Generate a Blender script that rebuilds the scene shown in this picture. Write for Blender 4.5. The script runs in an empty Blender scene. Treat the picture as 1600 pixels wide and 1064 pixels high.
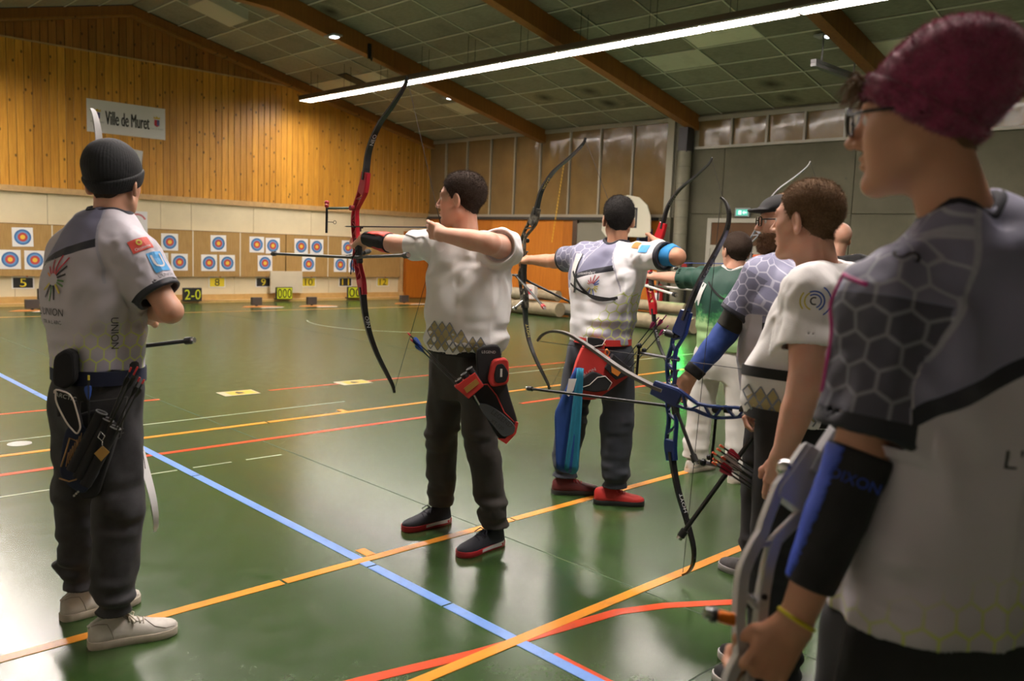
import bpy, bmesh, math, random
import numpy as np
from mathutils import Vector, Matrix
random.seed(7)
sc = bpy.context.scene
COL = sc.collection
# ---------------------------------------------------------------- camera
cam_d = bpy.data.cameras.new('camera')
cam_d.sensor_width = 36.0
cam_d.lens = 1321.7 * 36.0 / 1600.0
cam_d.clip_start = 0.05
cam_d.clip_end = 100
cam_d.dof.use_dof = True
cam_d.dof.focus_distance = 4.3
cam_d.dof.aperture_fstop = 3.2
cam = bpy.data.objects.new('camera', cam_d)
COL.objects.link(cam)
YAW, PITCH, ROLL = 0.772191, -0.111607, 0.038629
_f = Vector((math.sin(YAW) * math.cos(PITCH), math.cos(YAW) * math.cos(PITCH), math.sin(PITCH)))
_r = Vector((math.cos(YAW), -math.sin(YAW), 0))
_u = _r.cross(_f)
_r2 = math.cos(ROLL) * _r + math.sin(ROLL) * _u
_u2 = -math.sin(ROLL) * _r + math.cos(ROLL) * _u
cam.matrix_world = Matrix(((_r2.x, _u2.x, -_f.x, 0), (_r2.y, _u2.y, -_f.y, 0), (_r2.z, _u2.z, -_f.z, 1.46), (0, 0, 0, 1)))
sc.camera = cam
# ---------------------------------------------------------------- world, exposure
w = bpy.data.worlds.new('world')
sc.world = w
w.use_nodes = True
w.node_tree.nodes['Background'].inputs[0].default_value = (0.02, 0.02, 0.022, 1)
w.node_tree.nodes['Background'].inputs[1].default_value = 0.3
vs = sc.view_settings
vs.view_transform = 'Standard'
vs.look = 'None'
vs.exposure = -0.12
vs.gamma = 1.0
vs.use_curve_mapping = False
TUBE_STRENGTH = 102.0      # the fluorescent rows (built as real luminaires below)

# ---------------------------------------------------------------- node helpers
def new_mat(name):
    m = bpy.data.materials.new(name)
    m.use_nodes = True
    nt = m.node_tree
    return m, nt, nt.nodes['Principled BSDF']
def nd(nt, typ, **kw):
    n = nt.nodes.new(typ)
    for k, v in kw.items():
        setattr(n, k, v)
    return n
def lk(nt, a, b):
    nt.links.new(a, b)
def setin(nt, n, i, v):
    if hasattr(v, 'is_linked'):
        nt.links.new(v, n.inputs[i])
    else:
        n.inputs[i].default_value = v
def mth(nt, op, a, b=0.0, c=None):
    n = nt.nodes.new('ShaderNodeMath'); n.operation = op
    setin(nt, n, 0, a); setin(nt, n, 1, b)
    if c is not None: setin(nt, n, 2, c)
    return n.outputs[0]
def vmth(nt, op, a, b=None):
    n = nt.nodes.new('ShaderNodeVectorMath'); n.operation = op
    setin(nt, n, 0, a)
    if b is not None: setin(nt, n, 1, b)
    return n.outputs['Value'] if op in ('DOT_PRODUCT', 'LENGTH') else n.outputs[0]
def c4(c): return (c[0], c[1], c[2], 1.0)
def mixc(nt, f, a, b, mode='MIX'):
    n = nt.nodes.new('ShaderNodeMix'); n.data_type = 'RGBA'; n.blend_type = mode
    setin(nt, n, 0, f)
    setin(nt, n, 6, c4(a) if isinstance(a, (tuple, list)) else a)
    setin(nt, n, 7, c4(b) if isinstance(b, (tuple, list)) else b)
    return n.outputs[2]
def noise(nt, vec, scale, detail=3, rough=0.5):
    n = nt.nodes.new('ShaderNodeTexNoise')
    if vec is not None: nt.links.new(vec, n.inputs['Vector'])
    n.inputs['Scale'].default_value = scale
    n.inputs['Detail'].default_value = detail
    n.inputs['Roughness'].default_value = rough
    return n.outputs[0]
def ramp(nt, f, stops):
    n = nt.nodes.new('ShaderNodeValToRGB')
    e = n.color_ramp.elements
    while len(e) < len(stops): e.new(0.5)
    for i, (p, c) in enumerate(stops):
        e[i].position = p
        e[i].color = c4(c) if isinstance(c, (tuple, list)) else (c, c, c, 1)
    setin(nt, n, 0, f)
    return n.outputs[0]
def attr(nt, name):
    n = nt.nodes.new('ShaderNodeAttribute'); n.attribute_name = name
    return n
def objco(nt):
    return nt.nodes.new('ShaderNodeTexCoord').outputs['Object']
def bump(nt, bs, h, strength=0.3, dist=0.01):
    n = nt.nodes.new('ShaderNodeBump')
    n.inputs['Strength'].default_value = strength
    n.inputs['Distance'].default_value = dist
    lk(nt, h, n.inputs['Height']); lk(nt, n.outputs[0], bs.inputs['Normal'])
MATS = {}
def M(name, col=(0.5, 0.5, 0.5), rough=0.5, metal=0.0, var=0.0, vscale=8.0, bmp=0.0, bscale=60.0, coat=0.0, sheen=0.0, emit=None, estr=0.0, spec=None):
    if name in MATS: return MATS[name]
    m, nt, bs = new_mat(name)
    bs.inputs['Base Color'].default_value = c4(col)
    bs.inputs['Roughness'].default_value = rough
    bs.inputs['Metallic'].default_value = metal
    bs.inputs['Coat Weight'].default_value = coat
    if spec is not None: bs.inputs['Specular IOR Level'].default_value = spec
    if sheen: bs.inputs['Sheen Weight'].default_value = sheen
    if emit is not None:
        bs.inputs['Emission Color'].default_value = c4(emit)
        bs.inputs['Emission Strength'].default_value = estr
    if var or bmp:
        co = objco(nt)
        if var:
            f = noise(nt, co, vscale, 4, 0.6)
            lo = tuple(max(0, x * (1 - var)) for x in col); hi = tuple(min(1, x * (1 + var)) for x in col)
            lk(nt, ramp(nt, f, [(0.3, lo), (0.7, hi)]), bs.inputs['Base Color'])
        if bmp:
            bump(nt, bs, noise(nt, co, bscale, 3, 0.6), bmp, 0.004)
    MATS[name] = m
    return m
# ---------------------------------------------------------------- object helpers
def tag(o, label=None, cat=None, group=None, kind=None):
    if label: o['label'] = label
    if cat: o['category'] = cat
    if group: o['group'] = group
    if kind: o['kind'] = kind
    return o
def offs(p):
    v = Vector((0, 0, 0))
    while p is not None:
        v += p.location; p = p.parent
    return v
def empty(name, loc, label=None, cat=None, group=None, kind=None):
    o = bpy.data.objects.new(name, None)
    o.empty_display_size = 0.05
    o.location = loc
    COL.objects.link(o)
    return tag(o, label, cat, group, kind)
def link_mesh(name, me, mat, parent=None, smooth=False, loc=None):
    if mat is not None and not me.materials: me.materials.append(mat)
    o = bpy.data.objects.new(name, me)
    if loc is not None: o.location = loc
    if parent is not None: o.parent = parent
    COL.objects.link(o)
    return o
class MB:
    """collects geometry in world coordinates; build() makes one mesh object"""
    def __init__(s): s.v = []; s.f = []
    def add(s, vs_, fs_):
        b = len(s.v)
        s.v.extend([tuple(x) for x in vs_]); s.f.extend([tuple(i + b for i in q) for q in fs_])
        return s
    def box(s, lo, hi, m=None):
        x0, y0, z0 = lo; x1, y1, z1 = hi
        P = [(x0,y0,z0),(x1,y0,z0),(x1,y1,z0),(x0,y1,z0),(x0,y0,z1),(x1,y0,z1),(x1,y1,z1),(x0,y1,z1)]
        if m is not None: P = [m @ Vector(q) for q in P]
        return s.add(P, [(0,3,2,1),(4,5,6,7),(0,1,5,4),(1,2,6,5),(2,3,7,6),(3,0,4,7)])
    def cbox(s, c, size, rot=None):
        h = [x / 2 for x in size]
        m = Matrix.Translation(Vector(c))
        if rot is not None: m = m @ rot.to_4x4()
        return s.box((-h[0], -h[1], -h[2]), tuple(h), m)
    def rings(s, rings, closed=True, caps=True):
        n = len(rings[0]); V = [p for r in rings for p in r]; F = []
        for i in range(len(rings) - 1):
            for j in range(n if closed else n - 1):
                k = (j + 1) % n
                F.append((i*n+j, i*n+k, (i+1)*n+k, (i+1)*n+j))
        if caps:
            F.append(tuple(range(n))[::-1]); F.append(tuple((len(rings)-1)*n + j for j in range(n)))
        return s.add(V, F)
    def tube(s, pts, r, n=8, caps=True, flat=1.0, side=None):
        pts = [Vector(p) for p in pts]
        rr = r if isinstance(r, (list, tuple)) else [r] * len(pts)
        R_ = []; up = Vector(side) if side is not None else None
        for i, p in enumerate(pts):
            t = (pts[min(i+1, len(pts)-1)] - pts[max(i-1, 0)]).normalized()
            if up is None:
                up = Vector((0, 0, 1)) if abs(t.z) < 0.9 else Vector((1, 0, 0))
            a = (up - t * up.dot(t)).normalized(); up = a
            b = t.cross(a)
            R_.append([p + rr[i] * (math.cos(2*math.pi*k/n) * a + flat * math.sin(2*math.pi*k/n) * b) for k in range(n)])
        return s.rings(R_, True, caps)
    def cyl(s, a, b, r, r2=None, n=16):
        return s.tube([a, b], [r, r if r2 is None else r2], n)
    def sphere(s, c, r, n=12, m=8, sc_=(1, 1, 1)):
        c = Vector(c); R_ = []
        for i in range(1, m):
            th = math.pi * i / m
            R_.append([(c.x + sc_[0]*r*math.sin(th)*math.cos(2*math.pi*k/n), c.y + sc_[1]*r*math.sin(th)*math.sin(2*math.pi*k/n), c.z - sc_[2]*r*math.cos(th)) for k in range(n)])
        return s.rings(R_, True, True)
    def prism(s, poly, ax, ay, az, o, h):
        """extrude a 2-D polygon (in ax, ay at origin o) by h along az, both ways centred"""
        ax, ay, az, o = Vector(ax), Vector(ay), Vector(az), Vector(o)
        n = len(poly)
        A = [o + ax*p[0] + ay*p[1] - az*h/2 for p in poly]; B = [q + az*h for q in A]
        F = [tuple(range(n))[::-1], tuple(range(n, 2*n))] + [(i, (i+1) % n, n + (i+1) % n, n + i) for i in range(n)]
        return s.add(A + B, F)
    def mesh(s, off=Vector((0, 0, 0)), smooth=False):
        me = bpy.data.meshes.new('m')
        me.from_pydata([(x[0]-off[0], x[1]-off[1], x[2]-off[2]) for x in s.v], [], s.f)
        bm = bmesh.new(); bm.from_mesh(me); bmesh.ops.recalc_face_normals(bm, faces=bm.faces); bm.to_mesh(me); bm.free()
        if smooth: me.shade_smooth()
        return me
    def build(s, name, mat, parent=None, smooth=False, bevel=0.0, auto=False):
        me = s.mesh(offs(parent), smooth)
        me.name = name
        o = link_mesh(name, me, mat, parent)
        if auto:
            me.shade_smooth()
            try: me.set_sharp_from_angle(angle=math.radians(40))
            except Exception: pass
        if bevel:
            b = o.modifiers.new('bevel', 'BEVEL'); b.width = bevel; b.segments = 2; b.limit_method = 'ANGLE'
        return o
def solo(mb, name, mat, loc, label, cat, group=None, **kw):
    """a thing that is one mesh: its origin at loc"""
    o = mb.build(name, mat, None, **kw)
    off = Vector(loc)
    o.data.transform(Matrix.Translation(-off)); o.location = off
    return tag(o, label, cat, group)
# ---------------------------------------------------------------- text meshes, all made once
TXT = {}
def prep_text(strings):
    objs = []
    for t in strings:
        cu = bpy.data.curves.new('t', 'FONT'); cu.body = t; cu.size = 1.0; cu.align_x = 'CENTER'; cu.align_y = 'CENTER'
        cu.resolution_u = 3
        o = bpy.data.objects.new('t', cu); COL.objects.link(o); objs.append((t, o, cu))
    dg = bpy.context.evaluated_depsgraph_get(); dg.update()
    for t, o, cu in objs:
        me = bpy.data.meshes.new_from_object(o.evaluated_get(dg), depsgraph=dg)
        vs_ = np.array([v.co[:] for v in me.vertices]); fs_ = [tuple(p.vertices) for p in me.polygons]
        # normalise: unit cap height box, centred
        lo, hi = vs_.min(0), vs_.max(0)
        TXT[t] = ((vs_[:, :2] - (lo[:2] + hi[:2]) / 2), hi[0]-lo[0], hi[1]-lo[1], fs_)
        bpy.data.objects.remove(o); bpy.data.curves.remove(cu); bpy.data.meshes.remove(me)
prep_text(['Ville de Muret', '5', '7', '8', '9', '10', '11', '12', '2-0', '000', '2', '00', "L'UNION", 'TIR A L ARC', 'UNION', 'luniontiralarc',
           'Occitanie', 'U', 'NEO', 'HOYT', 'LEGEND', 'XT-520', 'AVALON', 'DIXON', 'VILLE DE MURET', 'EXIT', 'TIR', 'L', 'S', 'ARCTIC', 'ASD', 'H'])
def text(mb, t, o, ax, ay, w=None, h=None, lift=0.0):
    """place text t centred at o, along ax (reading) and ay (up), width w and/or height h"""
    P, tw, th, F = TXT[t]
    sx = (w / tw) if w else (h / th); sy = (h / th) if h else (w / tw)
    ax, ay = Vector(ax).normalized(), Vector(ay).normalized(); n = ax.cross(ay); o = Vector(o)
    return mb.add([o + ax * (p[0]*sx) + ay * (p[1]*sy) + n * lift for p in P], F)
# ================================================================ THE SETTING
XL, XR, YN, YW = -1.2, 14.0, -4.0, 17.7
SL, RIDGE, ZE = 0.23, 6.4, 4.06
def zc(x): return ZE + SL * (XR - x) if x >= RIDGE else ZE + SL * (XR - RIDGE) - 0.24 * (RIDGE - x)
# ---- floor material: worn green sealed sports floor
def floor_mat():
    m, nt, bs = new_mat('green_sports_floor')
    co = objco(nt)
    a = noise(nt, co, 0.55, 5, 0.6); b = noise(nt, co, 9.0, 6, 0.7); c = noise(nt, co, 90.0, 4, 0.7)
    base = ramp(nt, a, [(0.3, (0.024, 0.062, 0.012)), (0.55, (0.036, 0.078, 0.018)), (0.75, (0.050, 0.086, 0.030))])
    base = mixc(nt, mth(nt, 'MULTIPLY', ramp(nt, b, [(0.42, 0.0), (0.75, 1.0)]), 0.45), base, (0.070, 0.088, 0.054))
    base = mixc(nt, mth(nt, 'MULTIPLY', ramp(nt, c, [(0.4, 0.0), (0.7, 1.0)]), 0.35), base, (0.016, 0.034, 0.011))
    lk(nt, base, bs.inputs['Base Color'])
    r = mth(nt, 'ADD', mth(nt, 'MULTIPLY', b, 0.14), 0.17)
    lk(nt, r, bs.inputs['Roughness'])
    bs.inputs['Specular IOR Level'].default_value = 0.5; bs.inputs['IOR'].default_value = 1.62
    bump(nt, bs, mth(nt, 'ADD', noise(nt, co, 1.6, 3, 0.5), mth(nt, 'MULTIPLY', c, 0.03)), 0.12, 0.012)
    return m
FLOOR = tag(MB().box((XL, YN, -0.1), (XR, YW, 0)).build('floor', floor_mat()), kind='structure')
def paint(name, col):
    m, nt, bs = new_mat(name)
    co = objco(nt)
    f = noise(nt, co, 14.0, 6, 0.7)
    lk(nt, mixc(nt, ramp(nt, f, [(0.5, 0.0), (0.8, 0.6)]), col, tuple(x * 0.45 + 0.05 for x in col)), bs.inputs['Base Color'])
    bs.inputs['Roughness'].default_value = 0.28
    return m
L_OR = paint('orange_line_paint', (0.78, 0.30, 0.03)); L_BL = paint('blue_line_paint', (0.17, 0.32, 0.70)); L_RD = paint('red_line_paint', (0.66, 0.075, 0.02)); L_WH = paint('pale_line_paint', (0.42, 0.42, 0.30))
L_JT = M('floor_joint', (0.05, 0.07, 0.045), 0.7)
def strip(pts, wd, mat, z=0.001, name='court_line'):
    mb = MB(); pts = [Vector((p[0], p[1], 0)) for p in pts]; L, R_ = [], []
    for i, p in enumerate(pts):
        t = (pts[min(i+1, len(pts)-1)] - pts[max(i-1, 0)]).normalized(); n = Vector((-t.y, t.x, 0)) * wd / 2
        L.append((p + n)); R_.append((p - n))
    n = len(pts)
    top = [Vector((q.x, q.y, z)) for q in L + R_]; bot = [Vector((q.x, q.y, -0.002)) for q in L + R_]
    mb.add(top + bot, [(i, i+1, n+i+1, n+i) for i in range(n-1)] + [(i, i+1, 2*n+i+1, 2*n+i) for i in range(n-1)] + [(n+i, n+i+1, 3*n+i+1, 3*n+i) for i in range(n-1)])
    return mb.build(name, mat, FLOOR)
def pieces(pts, wd, mat, z):
    for a, b in pts: strip([a, b], wd, mat, z)
pieces([((-1.2, 3.13), (1.74, 3.13)), ((1.752, 3.13), (3.1, 3.13)), ((3.11, 3.13), (8.5, 3.13))], 0.05, L_OR, 0.0022)
strip([(2.215, 3.16), (2.215, 3.255)], 0.05, L_OR, 0.0018)
strip([(3.80, 3.16), (3.80, 3.25)], 0.05, L_OR, 0.0018)
pieces([((-1.2, 2.11), (9, 2.11))], 0.05, L_OR, 0.0026)
pieces([((-1.2, 6.03), (3.2, 6.03)), ((3.22, 6.03), (11.5, 6.03))], 0.05, L_OR, 0.002)
strip([(3.95, 6.06), (3.95, 6.16)], 0.05, L_OR, 0.002); strip([(2.13, 6.06), (2.13, 6.2)], 0.09, L_OR, 0.002)
pieces([((-1.2, 5.56), (1.6, 5.56)), ((1.72, 5.53), (5.3, 5.5)), ((5.5, 5.5), (9.0, 5.5))], 0.05, L_RD, 0.0015)
pieces([((-1.2, 7.47), (2.9, 7.38)), ((3.9, 7.3), (8.0, 7.22))], 0.04, L_RD, 0.0015)
pieces([((1.0, 5.1), (2.1, 5.08)), ((2.2, 5.08), (2.45, 5.07)), ((2.55, 5.07), (2.8, 5.06))], 0.018, L_WH, 0.0012)
pieces([((-1.2, 6.45), (4.2, 6.45)), ((6.5, 6.9), (12, 6.9))], 0.02, L_WH, 0.0012)
arc = [(2.0 + 9.0 * math.cos(t), -6.9 + 9.06 * math.sin(t)) for t in [math.radians(d) for d in range(68, 112, 2)]]
strip([(0.6, 2.4), (1.0, 2.34), (1.54, 2.235), (1.96, 2.135), (2.3, 2.08), (2.63, 2.03), (2.84, 1.94), (3.1, 1.775), (3.4, 1.55), (3.7, 1.25)], 0.05, L_RD, 0.0017)
strip([(2.172, 1.95), (2.172, 0.8)], 0.03, L_RD, 0.0014)
yb = 13.6
for a in (0.4, 1.35, 2.52, 3.05, 4.9, 6.4, 8.2, 10.4, 12.4):
    nxt = {0.4: 1.34, 1.35: 2.51, 2.52: 3.04, 3.05: 4.89, 4.9: 6.39, 6.4: 8.19, 8.2: 10.39, 10.4: 12.39, 12.4: 13.6}[a]
    strip([(2.14, a), (2.14, nxt)], 0.052, L_BL, 0.002)
strip([(9.4 + 1.8 * math.cos(t), 12.4 + 1.8 * math.sin(t)) for t in [math.radians(d) for d in range(150, 330, 6)]], 0.03, L_WH, 0.0012)
pieces([((1.0, 15.45), (13.0, 15.25))], 0.05, L_OR, 0.0015)
strip([(2.885, -4), (2.885, 17.6)], 0.007, L_JT, 0.0006, 'floor_joint')
strip([(-1.2, 1.52), (14, 1.52)], 0.007, L_JT, 0.0006, 'floor_joint')
strip([(7.0, -4), (7.0, 17.6)], 0.007, L_JT, 0.0006, 'floor_joint')
MB().tube([(1.54, 6.32, -0.003), (1.54, 6.32, 0.0015)], 0.075, 24).build('socket_cover', M('steel_plate', (0.45, 0.46, 0.44), 0.35, 0.7), FLOOR)
# ---- timber
def wood(name, c0, c1, c2, knots=1.0, rough=0.42, gscale=1.0):
    m, nt, bs = new_mat(name)
    oi = nt.nodes.new('ShaderNodeObjectInfo')
    co = vmth(nt, 'ADD', objco(nt), vmth(nt, 'SCALE', oi.outputs['Location'], None))
    rnd = oi.outputs['Random']
    comb = nt.nodes.new('ShaderNodeCombineXYZ'); lk(nt, mth(nt, 'MULTIPLY', rnd, 37.0), comb.inputs[2]); lk(nt, mth(nt, 'MULTIPLY', rnd, 11.0), comb.inputs[0])
    co = vmth(nt, 'ADD', objco(nt), comb.outputs[0])
    st = nt.nodes.new('ShaderNodeMapping'); lk(nt, co, st.inputs['Vector']); st.inputs['Scale'].default_value = (1.0 * gscale, 1.0 * gscale, 0.055 * gscale)
    g = noise(nt, st.outputs[0], 38.0, 5, 0.6)
    st2 = nt.nodes.new('ShaderNodeMapping'); lk(nt, co, st2.inputs['Vector']); st2.inputs['Scale'].default_value = (1.0, 1.0, 0.2)
    g2 = noise(nt, st2.outputs[0], 6.0, 3, 0.5)
    base = ramp(nt, g, [(0.25, c0), (0.55, c1), (0.8, c2)])
    base = mixc(nt, mth(nt, 'MULTIPLY', g2, 0.5), base, c0, 'MIX')
    tone = ramp(nt, rnd, [(0.0, (0.78, 0.74, 0.68)), (0.5, (0.96, 0.94, 0.92)), (1.0, (1.12, 1.12, 1.1))])
    base = mixc(nt, 1.0, base, tone, 'MULTIPLY')
    if knots:
        st3 = nt.nodes.new('ShaderNodeMapping'); lk(nt, co, st3.inputs['Vector']); st3.inputs['Scale'].default_value = (1.0, 0.01, 0.62)
        sx = nt.nodes.new('ShaderNodeSeparateXYZ'); lk(nt, st3.outputs[0], sx.inputs[0]); cx3 = nt.nodes.new('ShaderNodeCombineXYZ'); lk(nt, sx.outputs[0], cx3.inputs[0]); lk(nt, sx.outputs[2], cx3.inputs[1])
        v = nt.nodes.new('ShaderNodeTexVoronoi'); v.voronoi_dimensions = '2D'; lk(nt, cx3.outputs[0], v.inputs['Vector']); v.inputs['Scale'].default_value = 4.6
        sel = mth(nt, 'GREATER_THAN', v.outputs['Color'], 0.45)
        k = mth(nt, 'MULTIPLY', ramp(nt, v.outputs['Distance'], [(0.055, 1.0), (0.105, 0.0)]), mth(nt, 'MULTIPLY', sel, knots * 0.85))
        base = mixc(nt, k, base, tuple(x * 0.16 for x in c0))
    lk(nt, base, bs.inputs['Base Color'])
    bs.inputs['Roughness'].default_value = rough
    bump(nt, bs, g, 0.15, 0.003)
    return m
PLANK = wood('varnished_pine', (0.44, 0.192, 0.022), (0.67, 0.335, 0.045), (0.78, 0.43, 0.078))
PLANK2 = wood('dark_varnished_pine', (0.25, 0.10, 0.02), (0.38, 0.165, 0.035), (0.45, 0.21, 0.05))
GLU = wood('glulam_stain', (0.23, 0.085, 0.015), (0.33, 0.13, 0.022), (0.40, 0.165, 0.03), 0.0, 0.5, 0.6)
TRIMW = M('pale_wood_trim', (0.50, 0.33, 0.15), 0.5, var=0.15)
BEIGE = M('beige_panel_paint', (0.74, 0.64, 0.42), 0.55, var=0.07, vscale=1.5)
GAP = M('dark_batten', (0.10, 0.045, 0.012), 0.8)
BACK = tag(MB().box((XL, YW, 0), (XR, YW + 0.2, 2.2)).box((XL, YW, 2.2), (XR, YW + 0.2, 4.05)).build('wall_back', GAP), kind='structure')
gb = MB().prism([(XL, 4.05), (XR, 4.05), (RIDGE, zc(RIDGE) + 0.02)], (1, 0, 0), (0, 0, 1), (0, 1, 0), (0, YW + 0.1, 0), 0.2)
tag(gb.build('gable_wall', GAP, BACK))
pw = 0.14
i0 = int((1.0 - XL) / pw)
def plank_mesh(h0, h1, dz0=0.0, dz1=0.0):
    # one board: bevelled edges, top may be cut on the slope
    w_ = pw - 0.007; b = 0.006; t = 0.022
    xs = [0, b, w_ - b, w_]
    def zt(x): return h1 + (dz1 * x / w_)
    V = []; 
    for x, y in ((0, 0), (0, -t + b), (b, -t), (w_ - b, -t), (w_, -t + b), (w_, 0)):
        V.append((x, y, h0)); V.append((x, y, zt(x)))
    F = [(2*i, 2*i+2, 2*i+3, 2*i+1) for i in range(5)] + [(0, 2, 4, 6, 8, 10)[::-1], (1, 3, 5, 7, 9, 11)]
    me = bpy.data.meshes.new('plank'); me.from_pydata(V, [], F); me.update(); return me
PLOW = plank_mesh(0, 2.62); PLOW.materials.append(PLANK)
BAT = 4.83
for i in range(i0, int((XR - XL) / pw) + 1):
    x = XL + i * pw
    if x > XR - 0.05: break
    zt = zc(x + pw / 2) - 0.02
    top = min(BAT, zt)
    if top == BAT:
        me = PLOW
    else:
        me = plank_mesh(0, top - 2.21); me.materials.append(PLANK)
    o = link_mesh('plank', me, None, BACK, loc=(x, YW, 2.21))
    if zt > BAT + 0.05:
        me = plank_mesh(0, zt - BAT - 0.02); me.materials.append(PLANK2)
        link_mesh('plank', me, None, BACK, loc=(x, YW + 0.004, BAT + 0.02))
MB().box((0.9, YW - 0.045, BAT - 0.01), (9.95, YW, BAT + 0.02)).build('batten', TRIMW, BACK)
# gable rafter against the wall
def slope_beam(y0, y1, drop_fn, name='beam', x0=XL, x1=XR, mat=GLU, lift=0.0):
    mb = MB(); xs = sorted(set([x0, x1, RIDGE] + [x0 + (x1 - x0) * i / 44 for i in range(45)] + [RIDGE + d for d in (-1.6, -1.2, -.8, -.4, .4, .8, 1.2, 1.6)]))
    rings = []
    for x in xs:
        t = zc(x) + lift; b = t - drop_fn(x)
        rings.append([(x, y0, b), (x, y1, b), (x, y1, t), (x, y0, t)])
    mb.rings(rings, True, True)
    return mb
CEIL = tag(MB().prism([(XL, zc(XL) + 0.06), (RIDGE, zc(RIDGE) + 0.06), (XR, ZE + 0.06), (XR, ZE + 0.14), (RIDGE, zc(RIDGE) + 0.14), (XL, zc(XL) + 0.14)], (1, 0, 0), (0, 0, 1), (0, 1, 0), (0, (YN + YW) / 2, 0), YW - YN).build('ceiling', M('ceiling_void', (0.06, 0.058, 0.05), 0.9)), kind='structure')
slope_beam(YW - 0.2, YW - 0.01, lambda x: 0.19).build('beam', GLU, CEIL)
slope_beam(YW - 0.215, YW - 0.03, lambda x: 0.03, lift=-0.17).build('beam_lip', PLANK2, CEIL)
def haunch(x):
    base = 0.26 if x > 9 else 0.26
    d = abs(x - RIDGE)
    dep = 0.28 + 0.06 * (1 - min(1, d / 7.6))
    if d < 1.8: dep += 0.0 
    # underside flattens to a soft curve under the ridge
    zt = zc(x)
    und = zt - dep
    flat = zc(RIDGE) - 0.52 - 0.03 * d * d
    return zt - min(und, max(flat, und - 0.25)) if d < 2.2 else dep
for y in (13.6, 9.55, 5.5, 1.45, -2.6):
    slope_beam(y - 0.09, y + 0.09, haunch, x1=XR - 0.02).build('beam', GLU, CEIL)
# ceiling tiles (0.6 x 1.18 m) on a pale grid
def tile_mat(name, c0, c1, stain=0.0):
    m, nt, bs = new_mat(name)
    oi = nt.nodes.new('ShaderNodeObjectInfo'); rnd = oi.outputs['Random']
    comb = nt.nodes.new('ShaderNodeCombineXYZ'); lk(nt, mth(nt, 'MULTIPLY', rnd, 50.0), comb.inputs[0]); lk(nt, mth(nt, 'MULTIPLY', rnd, 23.0), comb.inputs[1])
    co = vmth(nt, 'ADD', objco(nt), comb.outputs[0])
    mp = nt.nodes.new('ShaderNodeMapping'); lk(nt, co, mp.inputs['Vector']); mp.inputs['Scale'].default_value = (3.0, 1.0, 1.0)
    f = noise(nt, mp.outputs[0], 9.0, 6, 0.7)
    b = ramp(nt, f, [(0.3, c0), (0.7, c1)])
    f2 = noise(nt, co, 2.2, 4, 0.6)
    b = mixc(nt, ramp(nt, f2, [(0.5, 0.0), (0.72, 0.75 if stain else 0.35)]), b, tuple(x * 0.55 for x in c0))
    if stain:
        s = nt.nodes.new('ShaderNodeTexCoord').outputs['Object']
        d = vmth(nt, 'LENGTH', vmth(nt, 'SUBTRACT', s, (0.02, 0.15, 0.0)))
        d = mth(nt, 'ADD', d, mth(nt, 'MULTIPLY', f2, 0.35))
        b = mixc(nt, ramp(nt, d, [(0.18, 0.95), (0.42, 0.0)]), b, (0.03, 0.025, 0.012))
    tone = ramp(nt, rnd, [(0.0, 0.82), (1.0, 1.15)])
    lk(nt, mixc(nt, 1.0, b, tone, 'MULTIPLY'), bs.inputs['Base Color'])
    bs.inputs['Roughness'].default_value = 0.9
    bump(nt, bs, f, 0.2, 0.004)
    return m
T_OLD = tile_mat('aged_fibre_tile', (0.225, 0.215, 0.17), (0.31, 0.295, 0.235)); T_NEW = tile_mat('new_white_tile', (0.68, 0.66, 0.55), (0.74, 0.72, 0.61)); T_ST = tile_mat('water_stained_tile', (0.21, 0.19, 0.13), (0.29, 0.27, 0.20), 1.0)
GRID = M('pale_grid_metal', (0.60, 0.59, 0.50), 0.45)
XG = [RIDGE + 0.31 + 0.602 * k for k in range(13)]; XG = [RIDGE] + XG[:12] + [XR]
YG = [17.5, 16.15, 14.97, 13.78, 12.56, 11.37, 10.18, 8.99, 7.92, 6.74, 5.55, 4.36, 3.17, 1.98, 0.79, -0.4, -1.6, -2.8, -4.0]
def tmesh(wx, wy, mat):
    me = bpy.data.meshes.new('ceiling_tile'); bm = bmesh.new(); bmesh.ops.create_cube(bm, size=1.0)
    for v in bm.verts: v.co = Vector((v.co.x * (wx - 0.022), v.co.y * (wy - 0.022), v.co.z * 0.02))
    bmesh.ops.bevel(bm, geom=[e for e in bm.edges if all(v.co.z < 0 for v in e.verts)], offset=0.006, segments=1, affect='EDGES')
    bm.to_mesh(me); bm.free(); me.materials.append(mat); return me
TC = {}
def tile(xa, xb, ya, yb, sl, mat):
    k = (round((xb - xa), 2), round(yb - ya, 2), mat.name)
    if k not in TC: TC[k] = tmesh((xb - xa) * math.sqrt(1 + sl * sl), yb - ya, mat)
    xm = (xa + xb) / 2
    o = link_mesh('ceiling_tile', TC[k], None, CEIL, loc=(xm, (ya + yb) / 2, zc(xm) + 0.022 + random.uniform(-0.003, 0.003)))
    o.rotation_euler = (random.uniform(-0.003, 0.003), math.atan(sl), 0)
new_at = [(10.6, 16.9), (12.3, 14.4), (11.2, 7.3), (11.75, 8.4), (10.5, 15.5), (12.9, 3.9), (12.4, 5.0)]
st_at = [(12.4, 10.8), (12.4, 11.9), (13.0, 7.3), (13.6, 7.3), (13.0, 10.8), (8.2, 12.9)]
for a, b in zip(XG[:-1], XG[1:]):
    for d, c in zip(YG[:-1], YG[1:]):
        mt = T_OLD
        if any(a <= p[0] < b and c <= p[1] < d for p in new_at): mt = T_NEW
        elif any(a <= p[0] < b and c <= p[1] < d for p in st_at): mt = T_ST
        if d < 2.5: continue
        tile(a, b, c, d, SL, mt)
XG2 = [RIDGE - 0.602 * k for k in range(8)]
for b, a in zip(XG2[:-1], XG2[1:]):
    for d, c in zip(YG[:-1], YG[1:]):
        if c > 9: tile(a, b, c, d, -0.24, T_OLD)
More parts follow.
